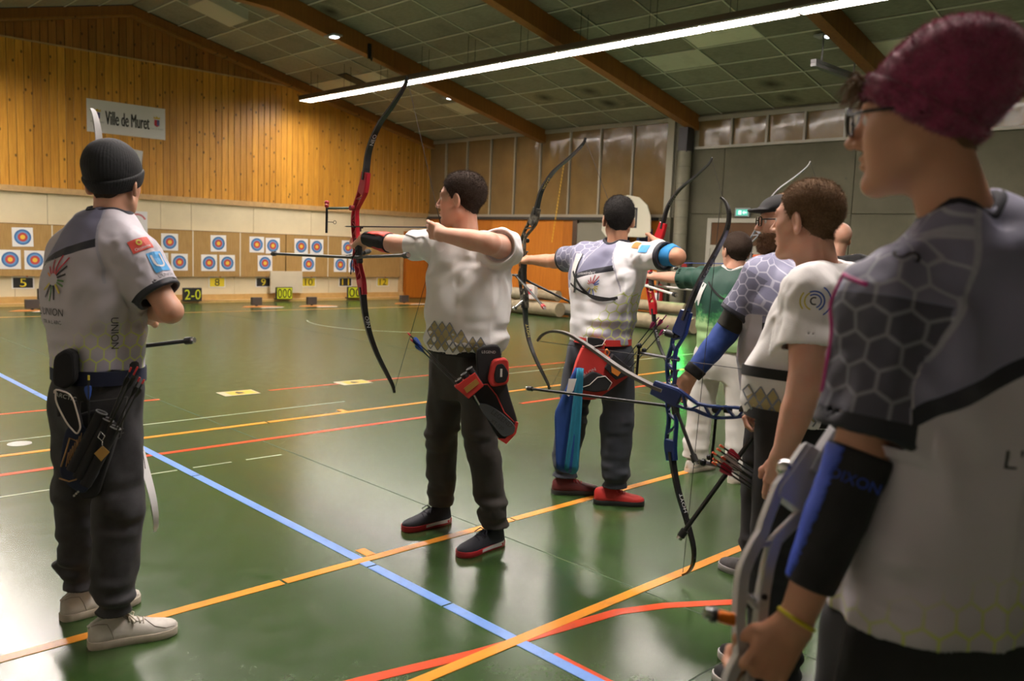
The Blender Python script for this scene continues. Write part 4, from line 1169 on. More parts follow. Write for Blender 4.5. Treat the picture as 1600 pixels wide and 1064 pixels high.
    def shoe(s, heel, d, um, sm, lm, L=0.285, sc=1.0, pitch=0.0, extra=None):
        d = unit((d[0], d[1], 0)); sd = np.array((-d[1], d[0], 0)); heel = np.array((heel[0], heel[1], 0.0))
        X = [0, .03, .10, .2, .33, .46, .60, .74, .86, .94, .985, 1.0]
        Wd = [.012, .026, .034, .036, .035, .037, .043, .048, .045, .035, .020, .006]
        Hh = [.075, .092, .100, .104, .104, .090, .075, .063, .056, .050, .042, .034]
        N = 16
        def W(x, y, z): return heel + d * x + sd * y + np.array((0, 0, z))
        rr = []
        for x, w_, hh in zip(X, Wd, Hh):
            r = []
            for i in range(N):
                t = math.pi * i / (N - 1); c, s2 = math.cos(t), math.sin(t)
                nar = 1.0 - 0.38 * (s2 ** 2) * (1 if x < .5 else 0.5)
                y = w_ * (abs(c) ** 0.7) * (1 if c > 0 else -1) * nar; z = 0.018 + (hh - 0.018) * (s2 ** 0.75)
                r.append(W(x * L, y * sc, z * sc))
            rr.append(r)
        up = MB().rings(rr, True, True).build('shoe', um, s.root, smooth=True)
        ou = [(x * L, (w_ + 0.004)) for x, w_ in zip(X, Wd)]
        poly = [(x - 0.003 if x == 0 else x + 0.003 * (x / L), y * sc) for x, y in ou] + [(x, -y * sc) for x, y in ou[::-1]]
        def lay(z, k): return [W(p[0] + 0.0, p[1] * k, z + 0.010 * max(0, (p[0] / L - .8)) ** 1.0) for p in poly]
        MB().rings([lay(0.0, 0.93), lay(0.004, 1.0), lay(0.022, 1.02), lay(0.028, 0.98)], True, True).build('sole', sm, up, auto=True)
        for i, x in enumerate((.43, .49, .55, .61)):
            hh = np.interp(x, X, Hh) * sc
            pts = [W(x * L + 0.004 * (1 if i % 2 else -1) * (t), 0.026 * t * sc, hh * (1 - 0.16 * t * t) + 0.002) for t in (-1, -.5, 0, .5, 1)]
            MB().tube(pts, 0.0032, 6).build('lace', lm, up, smooth=True)
        for sg in (-1, 1):
            pts = [W(.43 * L, 0, np.interp(.43, X, Hh) * sc + .004), W(.45 * L, .022 * sg, .105 * sc), W(.52 * L, .040 * sg, .085 * sc), W(.50 * L, .030 * sg, .075 * sc), W(.44 * L, .006 * sg, .098 * sc)]
            MB().tube(pts, 0.0028, 6).build('lace', lm, up, smooth=True)
        if extra: extra(up, W, X, Wd, Hh, L, sc)
        return up
    def beanie(s, mat, brim, top, h=0.0045, fuzz=0, slen=0.006, name='beanie', ribs=0.0, brimw=0.05, slack=((0, -0.02, 0.085), (0.082, 0.095, 0.085))):
        """brim: height of the lower edge at the front and the back of the head"""
        H = s.H
        def line(q): return np.interp(q[:, 1], [-0.12, 0.10], [brim[1], brim[0]]).astype(F32)
        def base(q):
            d = ell(q, (0, -0.014, 0.040), (0.083, 0.108, 0.090)); d = smin(d, ell(q, slack[0], slack[1]), 0.04)
            return d
        def rib(q): return F32(ribs) * np.sin(np.arctan2(q[:, 0], q[:, 1] + 0.015) * 60)
        def dome(P):
            q = H.loc(P); d = base(q) + rib(q) * 0.6 + 0.0022 * vnoise(q, (14, 14, 30)); return smax(d, line(q) - q[:, 2] + 0.02, 0.004) * F32(H.s)
        def brimf(P):
            q = H.loc(P); l = line(q); d = base(q) - 0.0075 + rib(q) + 0.002 * vnoise(q + 3, (25, 25, 20))
            t = (q[:, 2] - l)
            d = smax(d, np.maximum(-t, t - brimw), 0.010); return smax(d, -(base(q) + 0.006), 0.004) * F32(H.s)
        c = H.w(0, 0, 0); r = 0.17 * H.s
        V, Q = polygonise(dome, c - r, c + np.array((r, r, 0.26)), h)
        o = link_mesh(name, np_mesh(name, V, Q, offs(s.root)), mat, s.root)
        V2, Q2 = polygonise(brimf, c - r, c + np.array((r, r, 0.2)), h)
        b = link_mesh('brim', np_mesh('brim', V2, Q2, offs(s.root)), mat, o)
        if fuzz:
            s.fuzz(o, V, Q, fuzz, slen, mat, 0.0007, 0.7, 0.2, 3, 'pile'); s.fuzz(b, V2, Q2, fuzz // 2, slen, mat, 0.0007, 0.7, 0.2, 4, 'pile')
        return o
    def glasses(s, mat, lens=None, w_=0.025, hh=0.019, fwd=0.108, arms=True):
        H = s.H; g = None; mb = MB()
        for sd in (-1, 1):
            pts = []
            for i in range(17):
                t = 2 * math.pi * i / 16; c, sn = math.cos(t), math.sin(t); k = (abs(c) ** 4 + abs(sn) ** 4) ** (-0.25)
                pts.append(H.w(0.033 * sd + w_ * c * k, fwd - 0.006 * abs(c * k * w_ + 0.033) / 0.05, 0.008 + hh * sn * k))
            mb.tube(pts, 0.0026, 6, False)
            if arms: mb.tube([H.w((0.033 + w_) * sd, fwd - 0.008, 0.016), H.w(0.073 * sd, 0.07, 0.016), H.w(0.081 * sd, 0.0, 0.014), H.w(0.080 * sd, -0.02, 0.0)], 0.0028, 6)
        mb.tube([H.w(-0.009, fwd, 0.012), H.w(0, fwd + 0.004, 0.014), H.w(0.009, fwd, 0.012)], 0.0024, 6)
        return mb.build('glasses', mat, s.root, smooth=True)
# ---------------------------------------------------------------- cloth colours
NAVY = cloth('navy_rib', (0.012, 0.014, 0.024)); BLKCLOTH = cloth('black_cloth', (0.014, 0.014, 0.015)); 
JERSEY_W = jersey_mat('white_club_jersey', (0.78, 0.775, 0.80))
JERSEY_G = jersey_mat('lilac_grey_club_jersey', (0.47, 0.445, 0.495), hexsize=0.05, sleeve_k=0.6); JERSEY_D = jersey_mat('lilac_dark_sleeve_jersey', (0.56, 0.53, 0.60), slate=(0.21, 0.21, 0.32), hexsize=0.05, sleeve_k=0.32)
TEE = cloth('white_cotton', (0.80, 0.785, 0.775), var=0.05)
JEAN = cloth('black_denim', (0.030, 0.030, 0.034), var=0.45, vs_=9, weave=300)
TRS2 = cloth('brown_black_trousers', (0.035, 0.031, 0.027), var=0.25)
TRS3 = cloth('slate_tracksuit', (0.032, 0.037, 0.050), var=0.2)
TRSW = cloth('white_trousers', (0.60, 0.58, 0.54), var=0.08)
TRSB = cloth('black_trousers', (0.012, 0.012, 0.014), var=0.3)
RELAX = [(18, 28, 18), (22, 32, 20), (26, 34, 22), (30, 36, 22)]
GRIP = [(35, 55, 30), (50, 60, 35), (60, 62, 38), (65, 62, 38)]
HOOK = [(15, 75, 50), (18, 78, 50), (20, 78, 50), (45, 85, 50)]
FIST = [(60, 80, 45), (65, 82, 45), (68, 82, 45), (70, 80, 45)]
def hair_mat(name, c):
    m, nt, bs = new_mat(name); co = objco(nt)
    f = noise(nt, co, 180, 3, 0.6)
    lk(nt, ramp(nt, f, [(0.3, tuple(x * 0.75 for x in c)), (0.7, tuple(x * 1.2 for x in c))]), bs.inputs['Base Color']); bs.inputs['Roughness'].default_value = 0.75; bs.inputs['Specular IOR Level'].default_value = 0.15
    return m
HAIR_D = hair_mat('dark_brown_hair', (0.045, 0.030, 0.022)); HAIR_B = hair_mat('black_hair', (0.022, 0.02, 0.019)); HAIR_L = hair_mat('light_brown_hair', (0.15, 0.088, 0.046)); HAIR_R = hair_mat('ginger_brown_beard', (0.10, 0.05, 0.022))
# ================================================================ P1 left archer, black beanie, grey jersey
P1 = Person((1.06, 3.14, 0), 'person in black beanie, grey club jersey and black jeans at the far left', 
    [(0.975, 1.03, 3.17, 0.160, 0.124, 8), (1.03, 1.03, 3.17, 0.158, 0.122, 10), (1.12, 1.03, 3.18, 0.168, 0.126, 13), (1.23, 1.03, 3.19, 0.185, 0.132, 16), (1.33, 1.04, 3.195, 0.188, 0.122, 18), (1.41, 1.055, 3.195, 0.155, 0.10, 18), (1.50, 1.075, 3.195, 0.085, 0.072, 18)],
    ((1.108, 3.215, 1.622), (0.75, 0.66, -0.02), (0, 0, 1), 1.03), (1.085, 3.197, 1.522),
    {'L': dict(sh=(1.005, 3.345, 1.375), el=(1.00, 3.45, 1.13), wr=(1.13, 3.47, 1.07), slv=0.20, slr=(0.074, 0.080), hand=Hand((1.13, 3.47, 1.07), (0.9, 0.3, -0.1), (0.3, -0.9, 0.0), -1, GRIP)),
     'R': dict(sh=(1.105, 3.035, 1.385), el=(1.185, 2.915, 1.19), wr=(1.20, 3.15, 1.165), slv=0.175, slr=(0.078, 0.080), hand=Hand((1.195, 3.145, 1.155), (0.25, 0.95, 0.05), (0.9, -0.2, 0.2), 1, GRIP))},
    {'L': dict(hip=(0.995, 3.26, 0.88), knee=(0.99, 3.30, 0.50), ank=(0.995, 3.31, 0.13)), 'R': dict(hip=(1.045, 3.09, 0.88), knee=(1.05, 3.05, 0.49), ank=(1.02, 3.015, 0.13))}, SKIN)
P1.shirt(JERSEY_G, 0.006, 'jersey', NAVY, True, infl=0.012, wr=0.007, hexarms=(), drag=((1.13, 3.0, 1.33), 0.010, 4.0), lowh=0.10, lowk=0.55, zbc=0.8, zbk=0.3)
P1.trousers(JEAN, 0.096, 0.080, 0.066, waist=1.0, fold=0.017, gather=True)
OFFW = M('off_white_leather', (0.55, 0.52, 0.47), 0.5, var=0.12, vscale=20); SOLEW = M('pale_rubber', (0.50, 0.44, 0.36), 0.7, var=0.15, vscale=15); LACEW = M('cream_lace', (0.5, 0.45, 0.36), 0.9)
def panels(up, W, X, Wd, Hh, L, sc):
    def side(x, k, sg):      # a point on the upper at length x, height share k
        t = k * math.pi / 2; w_ = np.interp(x, X, Wd); hh = np.interp(x, X, Hh); c, s2 = math.cos(t), math.sin(t); nar = 1.0 - 0.38 * (s2 ** 2) * (1 if x < .5 else 0.5)
        return W(x * L, sg * (w_ * (abs(c) ** 0.7) * nar + 0.0012), 0.018 + (hh - 0.018) * (s2 ** 0.75) + 0.001)
    mb = MB()
    for sg in (-1, 1):
        mb.tube([side(x, k, sg) for x, k in ((.62, .95), (.66, .7), (.72, .45), (.84, .3), (.95, .32))], 0.0014, 5)
        mb.tube([side(x, k, sg) for x, k in ((.03, .62), (.10, .6), (.20, .5), (.24, .25), (.27, .05))], 0.0014, 5)
        mb.tube([side(x, k, sg) for x, k in ((.36, .93), (.42, .7), (.50, .62), (.60, .78), (.62, .95))], 0.0014, 5)
    mb.build('stitching', M('stitch_grey', (0.30, 0.27, 0.23), 0.8), up)
    MB().tube([side(x, k, 1) for x, k in ((.0, .9), (.12, .93), (.25, .96), (.36, .93))] , 0.006, 6).tube([side(x, k, -1) for x, k in ((.0, .9), (.12, .93), (.25, .96), (.36, .93))], 0.006, 6).build('padded_collar', OFFW, up, smooth=True)
P1.shoe((0.935, 3.03), (0.97, -0.22), OFFW, SOLEW, LACEW, L=0.295, extra=panels); P1.shoe((0.93, 3.315), (1, 0.02), OFFW, SOLEW, LACEW, L=0.29, extra=panels)
KNIT = cloth('black_knit', (0.009, 0.010, 0.012), weave=120)
P1.hair(HAIR_D, 0.006, strands=1500, slen=0.008)
P1.beanie(KNIT, (0.02, -0.062), 0.0, ribs=0.0012, brimw=0.06, slack=((0, -0.02, 0.075), (0.083, 0.098, 0.082)))
# ================================================================ P2 main archer at full draw, left-handed
P2 = Person((2.66, 3.08, 0), 'person in plain white T-shirt at full draw with the red recurve bow',
    [(0.945, 2.67, 3.07, 0.170, 0.130, 180), (1.0, 2.67, 3.06, 0.178, 0.136, 182), (1.10, 2.67, 3.05, 0.195, 0.148, 186), (1.22, 2.675, 3.05, 0.197, 0.148, 192), (1.33, 2.68, 3.06, 0.192, 0.140, 197), (1.42, 2.685, 3.06, 0.18, 0.12, 200), (1.49, 2.67, 3.06, 0.09, 0.075, 200)],
    ((2.625, 3.08, 1.66), (-0.52, 0.85, -0.03), (0.05, 0, 1), 1.02), (2.655, 3.055, 1.50),
    {'R': dict(sh=(2.615, 3.25, 1.44), el=(2.585, 3.53, 1.445), wr=(2.56, 3.76, 1.468), slv=0.155, slr=(0.076, 0.080), r=1.05, hand=Hand((2.56, 3.762, 1.468), (0.0, 0.80, -0.58), (0.25, 0.5, 0.75), 1, [(20, 45, 30), (28, 50, 30), (34, 55, 32), (40, 55, 34)])),
     'L': dict(sh=(2.745, 2.90, 1.45), el=(2.505, 2.735, 1.465), wr=(2.462, 3.015, 1.500), slv=0.11, slr=(0.082, 0.085), r=1.08, hand=Hand((2.462, 3.015, 1.500), (0.06, 0.97, 0.20), (0.98, -0.06, 0.05), -1, HOOK, thumb=((0.020, 0.035, 0.020), (0.012, 0.060, 0.032), (0.006, 0.078, 0.036))))},
    {'L': dict(hip=(2.67, 2.97, 0.87), knee=(2.68, 2.925, 0.49), ank=(2.745, 2.89, 0.12)), 'R': dict(hip=(2.67, 3.16, 0.87), knee=(2.69, 3.25, 0.49), ank=(2.755, 3.315, 0.12))}, SKIN3, build=1.08, hres=0.004)
P2.shirt(TEE, 0.006, 'shirt', None, False, infl=0.014, wr=0.008, tuck=True, drag=((2.70, 2.95, 1.38), 0.011, 4.0))
P2.trousers(TRS2, 0.098, 0.078, 0.070, waist=0.97, fold=0.017)
P2.hair(HAIR_D, 0.008, [-0.062, -0.060, -0.035, 0.010, 0.002, 0.040, 0.088, 0.105], 0.004, 12000, 0.011, top=0.006); P2.brows(HAIR_D)
SH2 = M('navy_shoe_mesh', (0.018, 0.02, 0.03), 0.7, bmp=.3, bscale=300); REDR = M('red_rubber', (0.42, 0.02, 0.03), 0.5); LACED = M('dark_lace', (0.03, 0.03, 0.045), 0.9)
def white_mid(up, W, X, Wd, Hh, L, sc):
    mb = MB(); xs_ = [.0, .08, .2, .35, .5, .62]
    for sg in (-1, 1):
        r = [[W(x * L, sg * (np.interp(x, X, Wd) + 0.0055), z) for z in (0.012, 0.032 - 0.01 * x)] for x in xs_]
        r = [a + [W(x * L, sg * (np.interp(x, X, Wd) - 0.002), 0.030 - 0.01 * x), W(x * L, sg * (np.interp(x, X, Wd) - 0.002), 0.012)] for a, x in zip(r, xs_)]
        mb.rings(r, True, True)
    mb.build('midsole', M('white_foam', (0.62, 0.6, 0.58), 0.6), up)
P2.shoe((2.805, 2.895), (-0.99, -0.03), SH2, REDR, LACED, L=0.29, extra=white_mid); P2.shoe((2.815, 3.31), (-0.99, 0.08), SH2, REDR, LACED, L=0.29, extra=white_mid)
AGB = cloth('black_neoprene', (0.013, 0.013, 0.016), weave=400); RED = M('arm_guard_red', (0.52, 0.03, 0.015), 0.6, bmp=.2)
ag = P2.shell('R', 0.045, 0.235, 0.006, AGB); P2.shell('R', 0.048, 0.20, 0.0075, RED, 'red_panel', parent=ag, part=((0.0, 0, 1), 0.028)); P2.shell('R', 0.048, 0.16, 0.0075, RED, 'red_panel', parent=ag, part=((0, 0, -1), 0.030))
# ================================================================ P3 archer seen from behind, white jersey
P3 = Person((3.73, 3.08, 0), 'person in white club jersey with bright blue arm warmers drawing a dark bow',
    [(0.93, 3.73, 3.10, 0.172, 0.130, -12), (1.0, 3.73, 3.10, 0.175, 0.132, -8), (1.12, 3.735, 3.09, 0.185, 0.138, 0), (1.25, 3.74, 3.08, 0.205, 0.142, 6), (1.35, 3.745, 3.075, 0.21, 0.132, 8), (1.42, 3.75, 3.07, 0.17, 0.105, 8), (1.475, 3.755, 3.05, 0.09, 0.075, 8)],
    ((3.785, 3.065, 1.625), (0.62, 0.78, -0.02), (0, 0, 1), 1.0), (3.765, 3.05, 1.475),
    {'L': dict(sh=(3.735, 3.265, 1.42), el=(3.79, 3.545, 1.375), wr=(3.83, 3.79, 1.375), slv=0.19, slr=(0.075, 0.080), hand=Hand((3.832, 3.795, 1.375), (0.12, 0.92, 0.02), (0.55, 0.2, -0.8), -1, [(25, 40, 25), (40, 50, 30), (50, 55, 30), (55, 55, 30)])),
     'R': dict(sh=(3.765, 2.875, 1.435), el=(3.715, 2.60, 1.435), wr=(3.865, 2.835, 1.495), slv=0.20, slr=(0.075, 0.078), r=1.05, hand=Hand((3.865, 2.835, 1.495), (0.3, 0.93, 0.05), (-0.9, 0.3, 0), 1, HOOK))},
    {'L': dict(hip=(3.71, 3.20, 0.87), knee=(3.715, 3.275, 0.48), ank=(3.69, 3.305, 0.12)), 'R': dict(hip=(3.745, 3.0, 0.87), knee=(3.775, 2.985, 0.48), ank=(3.765, 2.97, 0.12))}, SKIN2, build=1.02)
P3.shirt(JERSEY_W, 0.0065, 'jersey', NAVY, True, infl=0.015, wr=0.009, drag=((3.76, 2.87, 1.36), 0.011, 4.0), lowh=0.06, lowk=1.6, zbc=0.6, zbk=0.2, zb=1.35)
P3.trousers(TRS3, 0.103, 0.086, 0.075, waist=0.965, fold=0.017, gather=True)
P3.hair(HAIR_B, 0.010, [-0.060, -0.058, -0.035, 0.008, 0.005, 0.045, 0.085, 0.10], 0.0045, 8000, 0.009, top=0.006)
REDS = M('red_shoe_mesh', (0.52, 0.025, 0.02), 0.55, bmp=.3, bscale=250); BLKR = M('black_rubber', (0.02, 0.02, 0.02), 0.6); LACER = M('red_lace', (0.45, 0.03, 0.03), 0.8)
P3.shoe((3.68, 3.05), (0.72, -0.69), REDS, BLKR, LACER, L=0.29); P3.shoe((3.625, 3.33), (0.80, -0.6), M('dark_red_shoe_mesh', (0.12, 0.015, 0.015), 0.6), BLKR, LACER, L=0.285)
BLUEW = cloth('bright_blue_lycra', (0.02, 0.22, 0.52), var=0.1)
P3.shell('R', 0.19, 0.265, 0.006, BLUEW, 'arm_warmer', 'upper', 0.006); P3.shell('L', 0.185, 0.225, 0.006, BLUEW, 'arm_warmer', 'upper', 0.006)
# ================================================================ P4 archer in green
GRN = None
def green_mat():
    m, nt, bs = new_mat('green_white_jersey'); co = objco(nt)
    f = noise(nt, co, 5.0, 4, 0.7); z = nt.nodes.new('ShaderNodeSeparateXYZ'); lk(nt, co, z.inputs[0])
    k = mth(nt, 'SUBTRACT', mth(nt, 'MULTIPLY', f, 1.3), mth(nt, 'MULTIPLY', mth(nt, 'SUBTRACT', z.outputs[2], 0.9), 1.7))
    c = ramp(nt, k, [(0.28, (0.008, 0.055, 0.035)), (0.40, (0.04, 0.22, 0.07)), (0.55, (0.35, 0.55, 0.25))])
    lk(nt, c, bs.inputs['Base Color']); bs.inputs['Roughness'].default_value = 0.6
    return m
P4 = Person((4.80, 2.95, 0), 'person in green and white jersey and white trousers drawing a red bow',
    [(0.84, 4.80, 2.95, 0.165, 0.125, 10), (0.95, 4.80, 2.95, 0.17, 0.13, 10), (1.10, 4.80, 2.95, 0.19, 0.135, 10), (1.22, 4.80, 2.95, 0.195, 0.125, 10), (1.29, 4.80, 2.94, 0.16, 0.10, 10), (1.35, 4.81, 2.93, 0.09, 0.07, 10)],
    ((4.83, 2.935, 1.475), (0.45, 0.89, -0.03), (0, 0, 1), 0.98), (4.81, 2.93, 1.345),
    {'L': dict(sh=(4.79, 3.13, 1.295), el=(4.83, 3.36, 1.285), wr=(4.86, 3.575, 1.285), slv=0.20, slr=(0.072, 0.078), hand=Hand((4.862, 3.58, 1.285), (0.1, 0.95, 0.2), (0.5, 0.3, -0.8), -1, [(8, 18, 12), (14, 25, 15), (20, 30, 18), (20, 30, 18)], spread=6)),
     'R': dict(sh=(4.83, 2.75, 1.305), el=(4.78, 2.49, 1.33), wr=(4.92, 2.72, 1.37), slv=0.2, slr=(0.072, 0.078), hand=Hand((4.92, 2.72, 1.37), (0.2, 0.97, 0.05), (-0.9, 0.3, 0), 1, HOOK))},
    {'L': dict(hip=(4.79, 3.05, 0.80), knee=(4.80, 3.10, 0.45), ank=(4.80, 3.12, 0.11)), 'R': dict(hip=(4.80, 2.86, 0.80), knee=(4.82, 2.82, 0.45), ank=(4.80, 2.80, 0.11))}, SKIN3, build=0.98, hres=0.006, handres=0.0045)
P4.shirt(green_mat(), 0.008, 'jersey', M('white_rib', (0.6, 0.6, 0.58), 0.8), False, infl=0.013, wr=0.008)
P4.trousers(TRSW, 0.095, 0.085, 0.085, 0.010, waist=0.875)
P4.hair(HAIR_D, 0.012, [-0.060, -0.058, -0.035, 0.008, 0.005, 0.045, 0.085, 0.10], 0.006, 3500, 0.010)
P4.shoe((4.72, 2.80), (0.95, -0.3), OFFW, SOLEW, LACEW, L=0.27); P4.shoe((4.715, 3.12), (0.95, -0.1), OFFW, SOLEW, LACEW, L=0.27)
# ================================================================ P5 bearded man in flat cap and glasses
P5 = Person((3.45, 1.84, 0), 'bearded person in black flat cap and glasses with a blue arm sleeve',
    [(0.86, 3.47, 1.83, 0.185, 0.15, 105), (1.0, 3.47, 1.84, 0.20, 0.165, 105), (1.15, 3.47, 1.84, 0.215, 0.16, 103), (1.28, 3.47, 1.83, 0.22, 0.145, 100), (1.37, 3.475, 1.825, 0.19, 0.12, 100), (1.45, 3.48, 1.84, 0.095, 0.08, 100)],
    ((3.485, 1.885, 1.605), (-0.62, 0.78, -0.05), (0, 0, 1), 1.03), (3.48, 1.84, 1.455),
    {'L': dict(sh=(3.325, 1.89, 1.375), el=(3.275, 2.015, 1.11), wr=(3.165, 2.115, 0.905), slv=0.20, slr=(0.078, 0.080), r=1.08, hand=Hand((3.162, 2.118, 0.90), (-0.30, 0.28, -0.9), (0.75, 0.6, -0.1), -1, [(30, 50, 30), (38, 55, 30), (42, 55, 30), (48, 55, 30)])),
     'R': dict(sh=(3.65, 1.80, 1.375), el=(3.72, 1.80, 1.09), wr=(3.70, 1.95, 0.87), slv=0.22, slr=(0.078, 0.082), hand=Hand((3.70, 1.95, 0.87), (0, 0.4, -0.9), (-0.9, 0.1, 0), 1, RELAX))},
    {'L': dict(hip=(3.40, 1.83, 0.85), knee=(3.385, 1.85, 0.47), ank=(3.38, 1.84, 0.11)), 'R': dict(hip=(3.56, 1.80, 0.85), knee=(3.59, 1.74, 0.47), ank=(3.60, 1.70, 0.11))}, SKIN, build=1.06, hres=0.0045)
P5.shirt(JERSEY_G, 0.007, 'jersey', NAVY, True, infl=0.014, wr=0.006, zb=1.30, zbc=0, zbk=0.55, lowh=-1)
P5.trousers(TRSB, 0.105, 0.085, 0.075, 0.009, waist=0.88, fold=0.012)
P5.hair(HAIR_L, 0.008, None, 0.005, 2500, 0.008)
def beard(P):
    q = P5.H.loc(P); S = np.stack([np.abs(q[:, 0]), q[:, 1], q[:, 2]], 1)
    d = head_sdf(q, P5.jaw, P5.nose) - 0.010 * np.clip((-0.02 - q[:, 2]) / 0.05, 0.1, 1.6)
    lim = np.interp(q[:, 1], [-0.01, 0.03, 0.06, 0.09, 0.12], [0.01, -0.022, -0.042, -0.044, -0.046])
    d = smax(d, q[:, 2] - lim.astype(F32), 0.008); d = smax(d, -0.008 - q[:, 1], 0.01)
    d = smax(d, -ell(S, (0, 0.10, -0.0590), (0.017, 0.02, 0.010)), 0.004); d = smax(d, -ell(S, (0.079, -0.008, -0.004), (0.02, 0.025, 0.035)), 0.004)
    return (d + 0.002 * vnoise(q, 160)) * F32(P5.H.s)
c = P5.H.w(0, 0, 0)
V, Q = polygonise(beard, c - 0.16, c + 0.16, 0.0045, 1)
bo = link_mesh('beard', np_mesh('beard', V, Q, offs(P5.root)), HAIR_R, P5.root); P5.fuzz(bo, V, Q, 3000, 0.010, HAIR_R, sag=0.6)
def flatcap(P):
    q = P5.H.loc(P)
    d = ell(q, (0, -0.012, 0.070), (0.088, 0.112, 0.056)); d = smax(d, 0.048 + 0.10 * q[:, 1] * 0 - q[:, 2], 0.012)
    v = ell(q, (0, 0.098, 0.056), (0.068, 0.055, 0.011)); return (smin(d, v, 0.02) + 0.001 * vnoise(q, 50)) * F32(P5.H.s)
sdf_obj('flat_cap', flatcap, c - 0.18, c + 0.2, 0.005, BLKCLOTH, P5.root)
P5.glasses(M('black_acetate', (0.015, 0.013, 0.012), 0.25))
BLUES = cloth('royal_blue_sleeve', (0.018, 0.05, 0.22), var=0.15)
P5.shell('L', -0.06, 0.20, 0.006, BLUES, 'arm_sleeve'); P5.shell('L', 0.19, 0.235, 0.010, BLKCLOTH, 'wrist_band'); P5.shell('L', 0.15, 0.27, 0.008, cloth('olive_black_sleeve', (0.022, 0.02, 0.014)), 'undersleeve', 'upper')
SH5 = M('grey_running_shoe', (0.055, 0.05, 0.05), 0.7, var=.3, vscale=40); 
P5.shoe((3.395, 1.755), (0.06, 1.0), SH5, M('grey_foam', (0.35, 0.33, 0.33), 0.6), LACED, L=0.285); P5.shoe((3.61, 1.61), (0.1, 1), SH5, M('grey_foam'), LACED, L=0.285)
# ================================================================ P6 young man in white T-shirt
P6 = Person((2.53, 1.25, 0), 'person with short light-brown hair in white T-shirt with blue arcs on the sleeve',
    [(0.955, 2.53, 1.245, 0.182, 0.155, 92), (1.02, 2.53, 1.25, 0.19, 0.168, 92), (1.10, 2.53, 1.252, 0.192, 0.165, 92), (1.20, 2.535, 1.23, 0.19, 0.142, 90), (1.30, 2.54, 1.215, 0.188, 0.118, 88), (1.365, 2.54, 1.21, 0.155, 0.098, 88), (1.42, 2.535, 1.215, 0.085, 0.078, 88)],
    ((2.490, 1.272, 1.566), (-0.02, 0.995, -0.02), (0, 0, 1), 0.98), (2.52, 1.225, 1.43),
    {'L': dict(sh=(2.385, 1.185, 1.365), el=(2.34, 1.16, 1.085), wr=(2.315, 1.20, 0.87), slv=0.17, slr=(0.076, 0.086), r=1.08, hand=Hand((2.315, 1.20, 0.868), (0.02, 0.15, -0.98), (0.9, 0.3, 0.05), -1, [(15, 30, 20), (22, 34, 22), (28, 38, 24), (32, 40, 24)])),
     'R': dict(sh=(2.70, 1.225, 1.365), el=(2.80, 1.31, 1.13), wr=(2.715, 1.435, 0.955), slv=0.22, slr=(0.080, 0.085), r=1.08, hand=Hand((2.713, 1.438, 0.953), (-0.5, 0.8, -0.35), (-0.3, 0.1, -0.9), 1, GRIP))},
    {'L': dict(hip=(2.45, 1.24, 0.88), knee=(2.47, 1.27, 0.48), ank=(2.50, 1.27, 0.11)), 'R': dict(hip=(2.61, 1.25, 0.88), knee=(2.66, 1.32, 0.48), ank=(2.68, 1.36, 0.11))}, SKIN3, build=1.1, hres=0.004, handres=0.0032, neckr=0.058)
P6.shirt(TEE, 0.0055, 'shirt', None, False, infl=0.013, wr=0.006, tuck=False, drag=((2.40, 1.22, 1.30), 0.008, 4.0))
P6.trousers(TRSB, 0.108, 0.09, 0.078, 0.008, waist=0.985, fold=0.012)
P6.hair(HAIR_L, 0.004, [-0.058, -0.055, -0.03, 0.010, 0.0, 0.045, 0.085, 0.10], 0.004, 12000, 0.008, top=0.009); P6.brows(HAIR_L)
SH6 = M('black_mesh_shoe', (0.02, 0.02, 0.022), 0.7, bmp=.4, bscale=200)
P6.shoe((2.655, 1.265), (-0.05, 1), SH6, M('white_foam'), LACED, L=0.29); P6.shoe((2.50, 1.19), (-0.05, 1), SH6, M('white_foam'), LACED, L=0.29)
# ================================================================ P7 foreground, burgundy beanie
P7 = Person((1.53, 0.45, 0), 'person in fuzzy burgundy beanie, glasses and grey hexagon jersey in the foreground',
    [(0.86, 1.525, 0.475, 0.180, 0.135, 55), (0.95, 1.525, 0.475, 0.180, 0.135, 55), (1.10, 1.53, 0.465, 0.19, 0.135, 54), (1.25, 1.535, 0.455, 0.20, 0.135, 53), (1.35, 1.54, 0.45, 0.20, 0.122, 53), (1.43, 1.54, 0.45, 0.165, 0.10, 53), (1.53, 1.53, 0.47, 0.085, 0.075, 53)],
    ((1.468, 0.560, 1.685), (-0.13, 0.985, -0.06), (0.05, -0.02, 1), 0.98), (1.512, 0.495, 1.55),
    {'L': dict(sh=(1.385, 0.55, 1.395), el=(1.345, 0.565, 1.14), wr=(1.262, 0.612, 0.865), slv=0.215, slr=(0.076, 0.086), r=1.0, hand=Hand((1.260, 0.614, 0.862), (-0.42, 0.30, -0.85), (0.62, 0.75, -0.05), -1, [(42, 62, 40), (48, 66, 42), (54, 68, 42), (60, 70, 42)], thumb=((0.040, 0.040, 0.014), (0.048, 0.068, 0.030), (0.036, 0.088, 0.044)))),
     'R': dict(sh=(1.70, 0.345, 1.395), el=(1.76, 0.27, 1.15), wr=(1.80, 0.40, 0.92), slv=0.235, slr=(0.080, 0.088), hand=Hand((1.80, 0.40, 0.92), (0.1, 0.4, -0.9), (-0.9, 0.3, 0), 1, RELAX))},
    {'L': dict(hip=(1.46, 0.55, 0.82), knee=(1.46, 0.57, 0.46), ank=(1.45, 0.56, 0.11)), 'R': dict(hip=(1.60, 0.42, 0.82), knee=(1.62, 0.42, 0.46), ank=(1.62, 0.40, 0.11))}, SKIN2, hres=0.0035, handres=0.003, jaw=0.95, nose=1.15, neckr=0.052, ears=False)
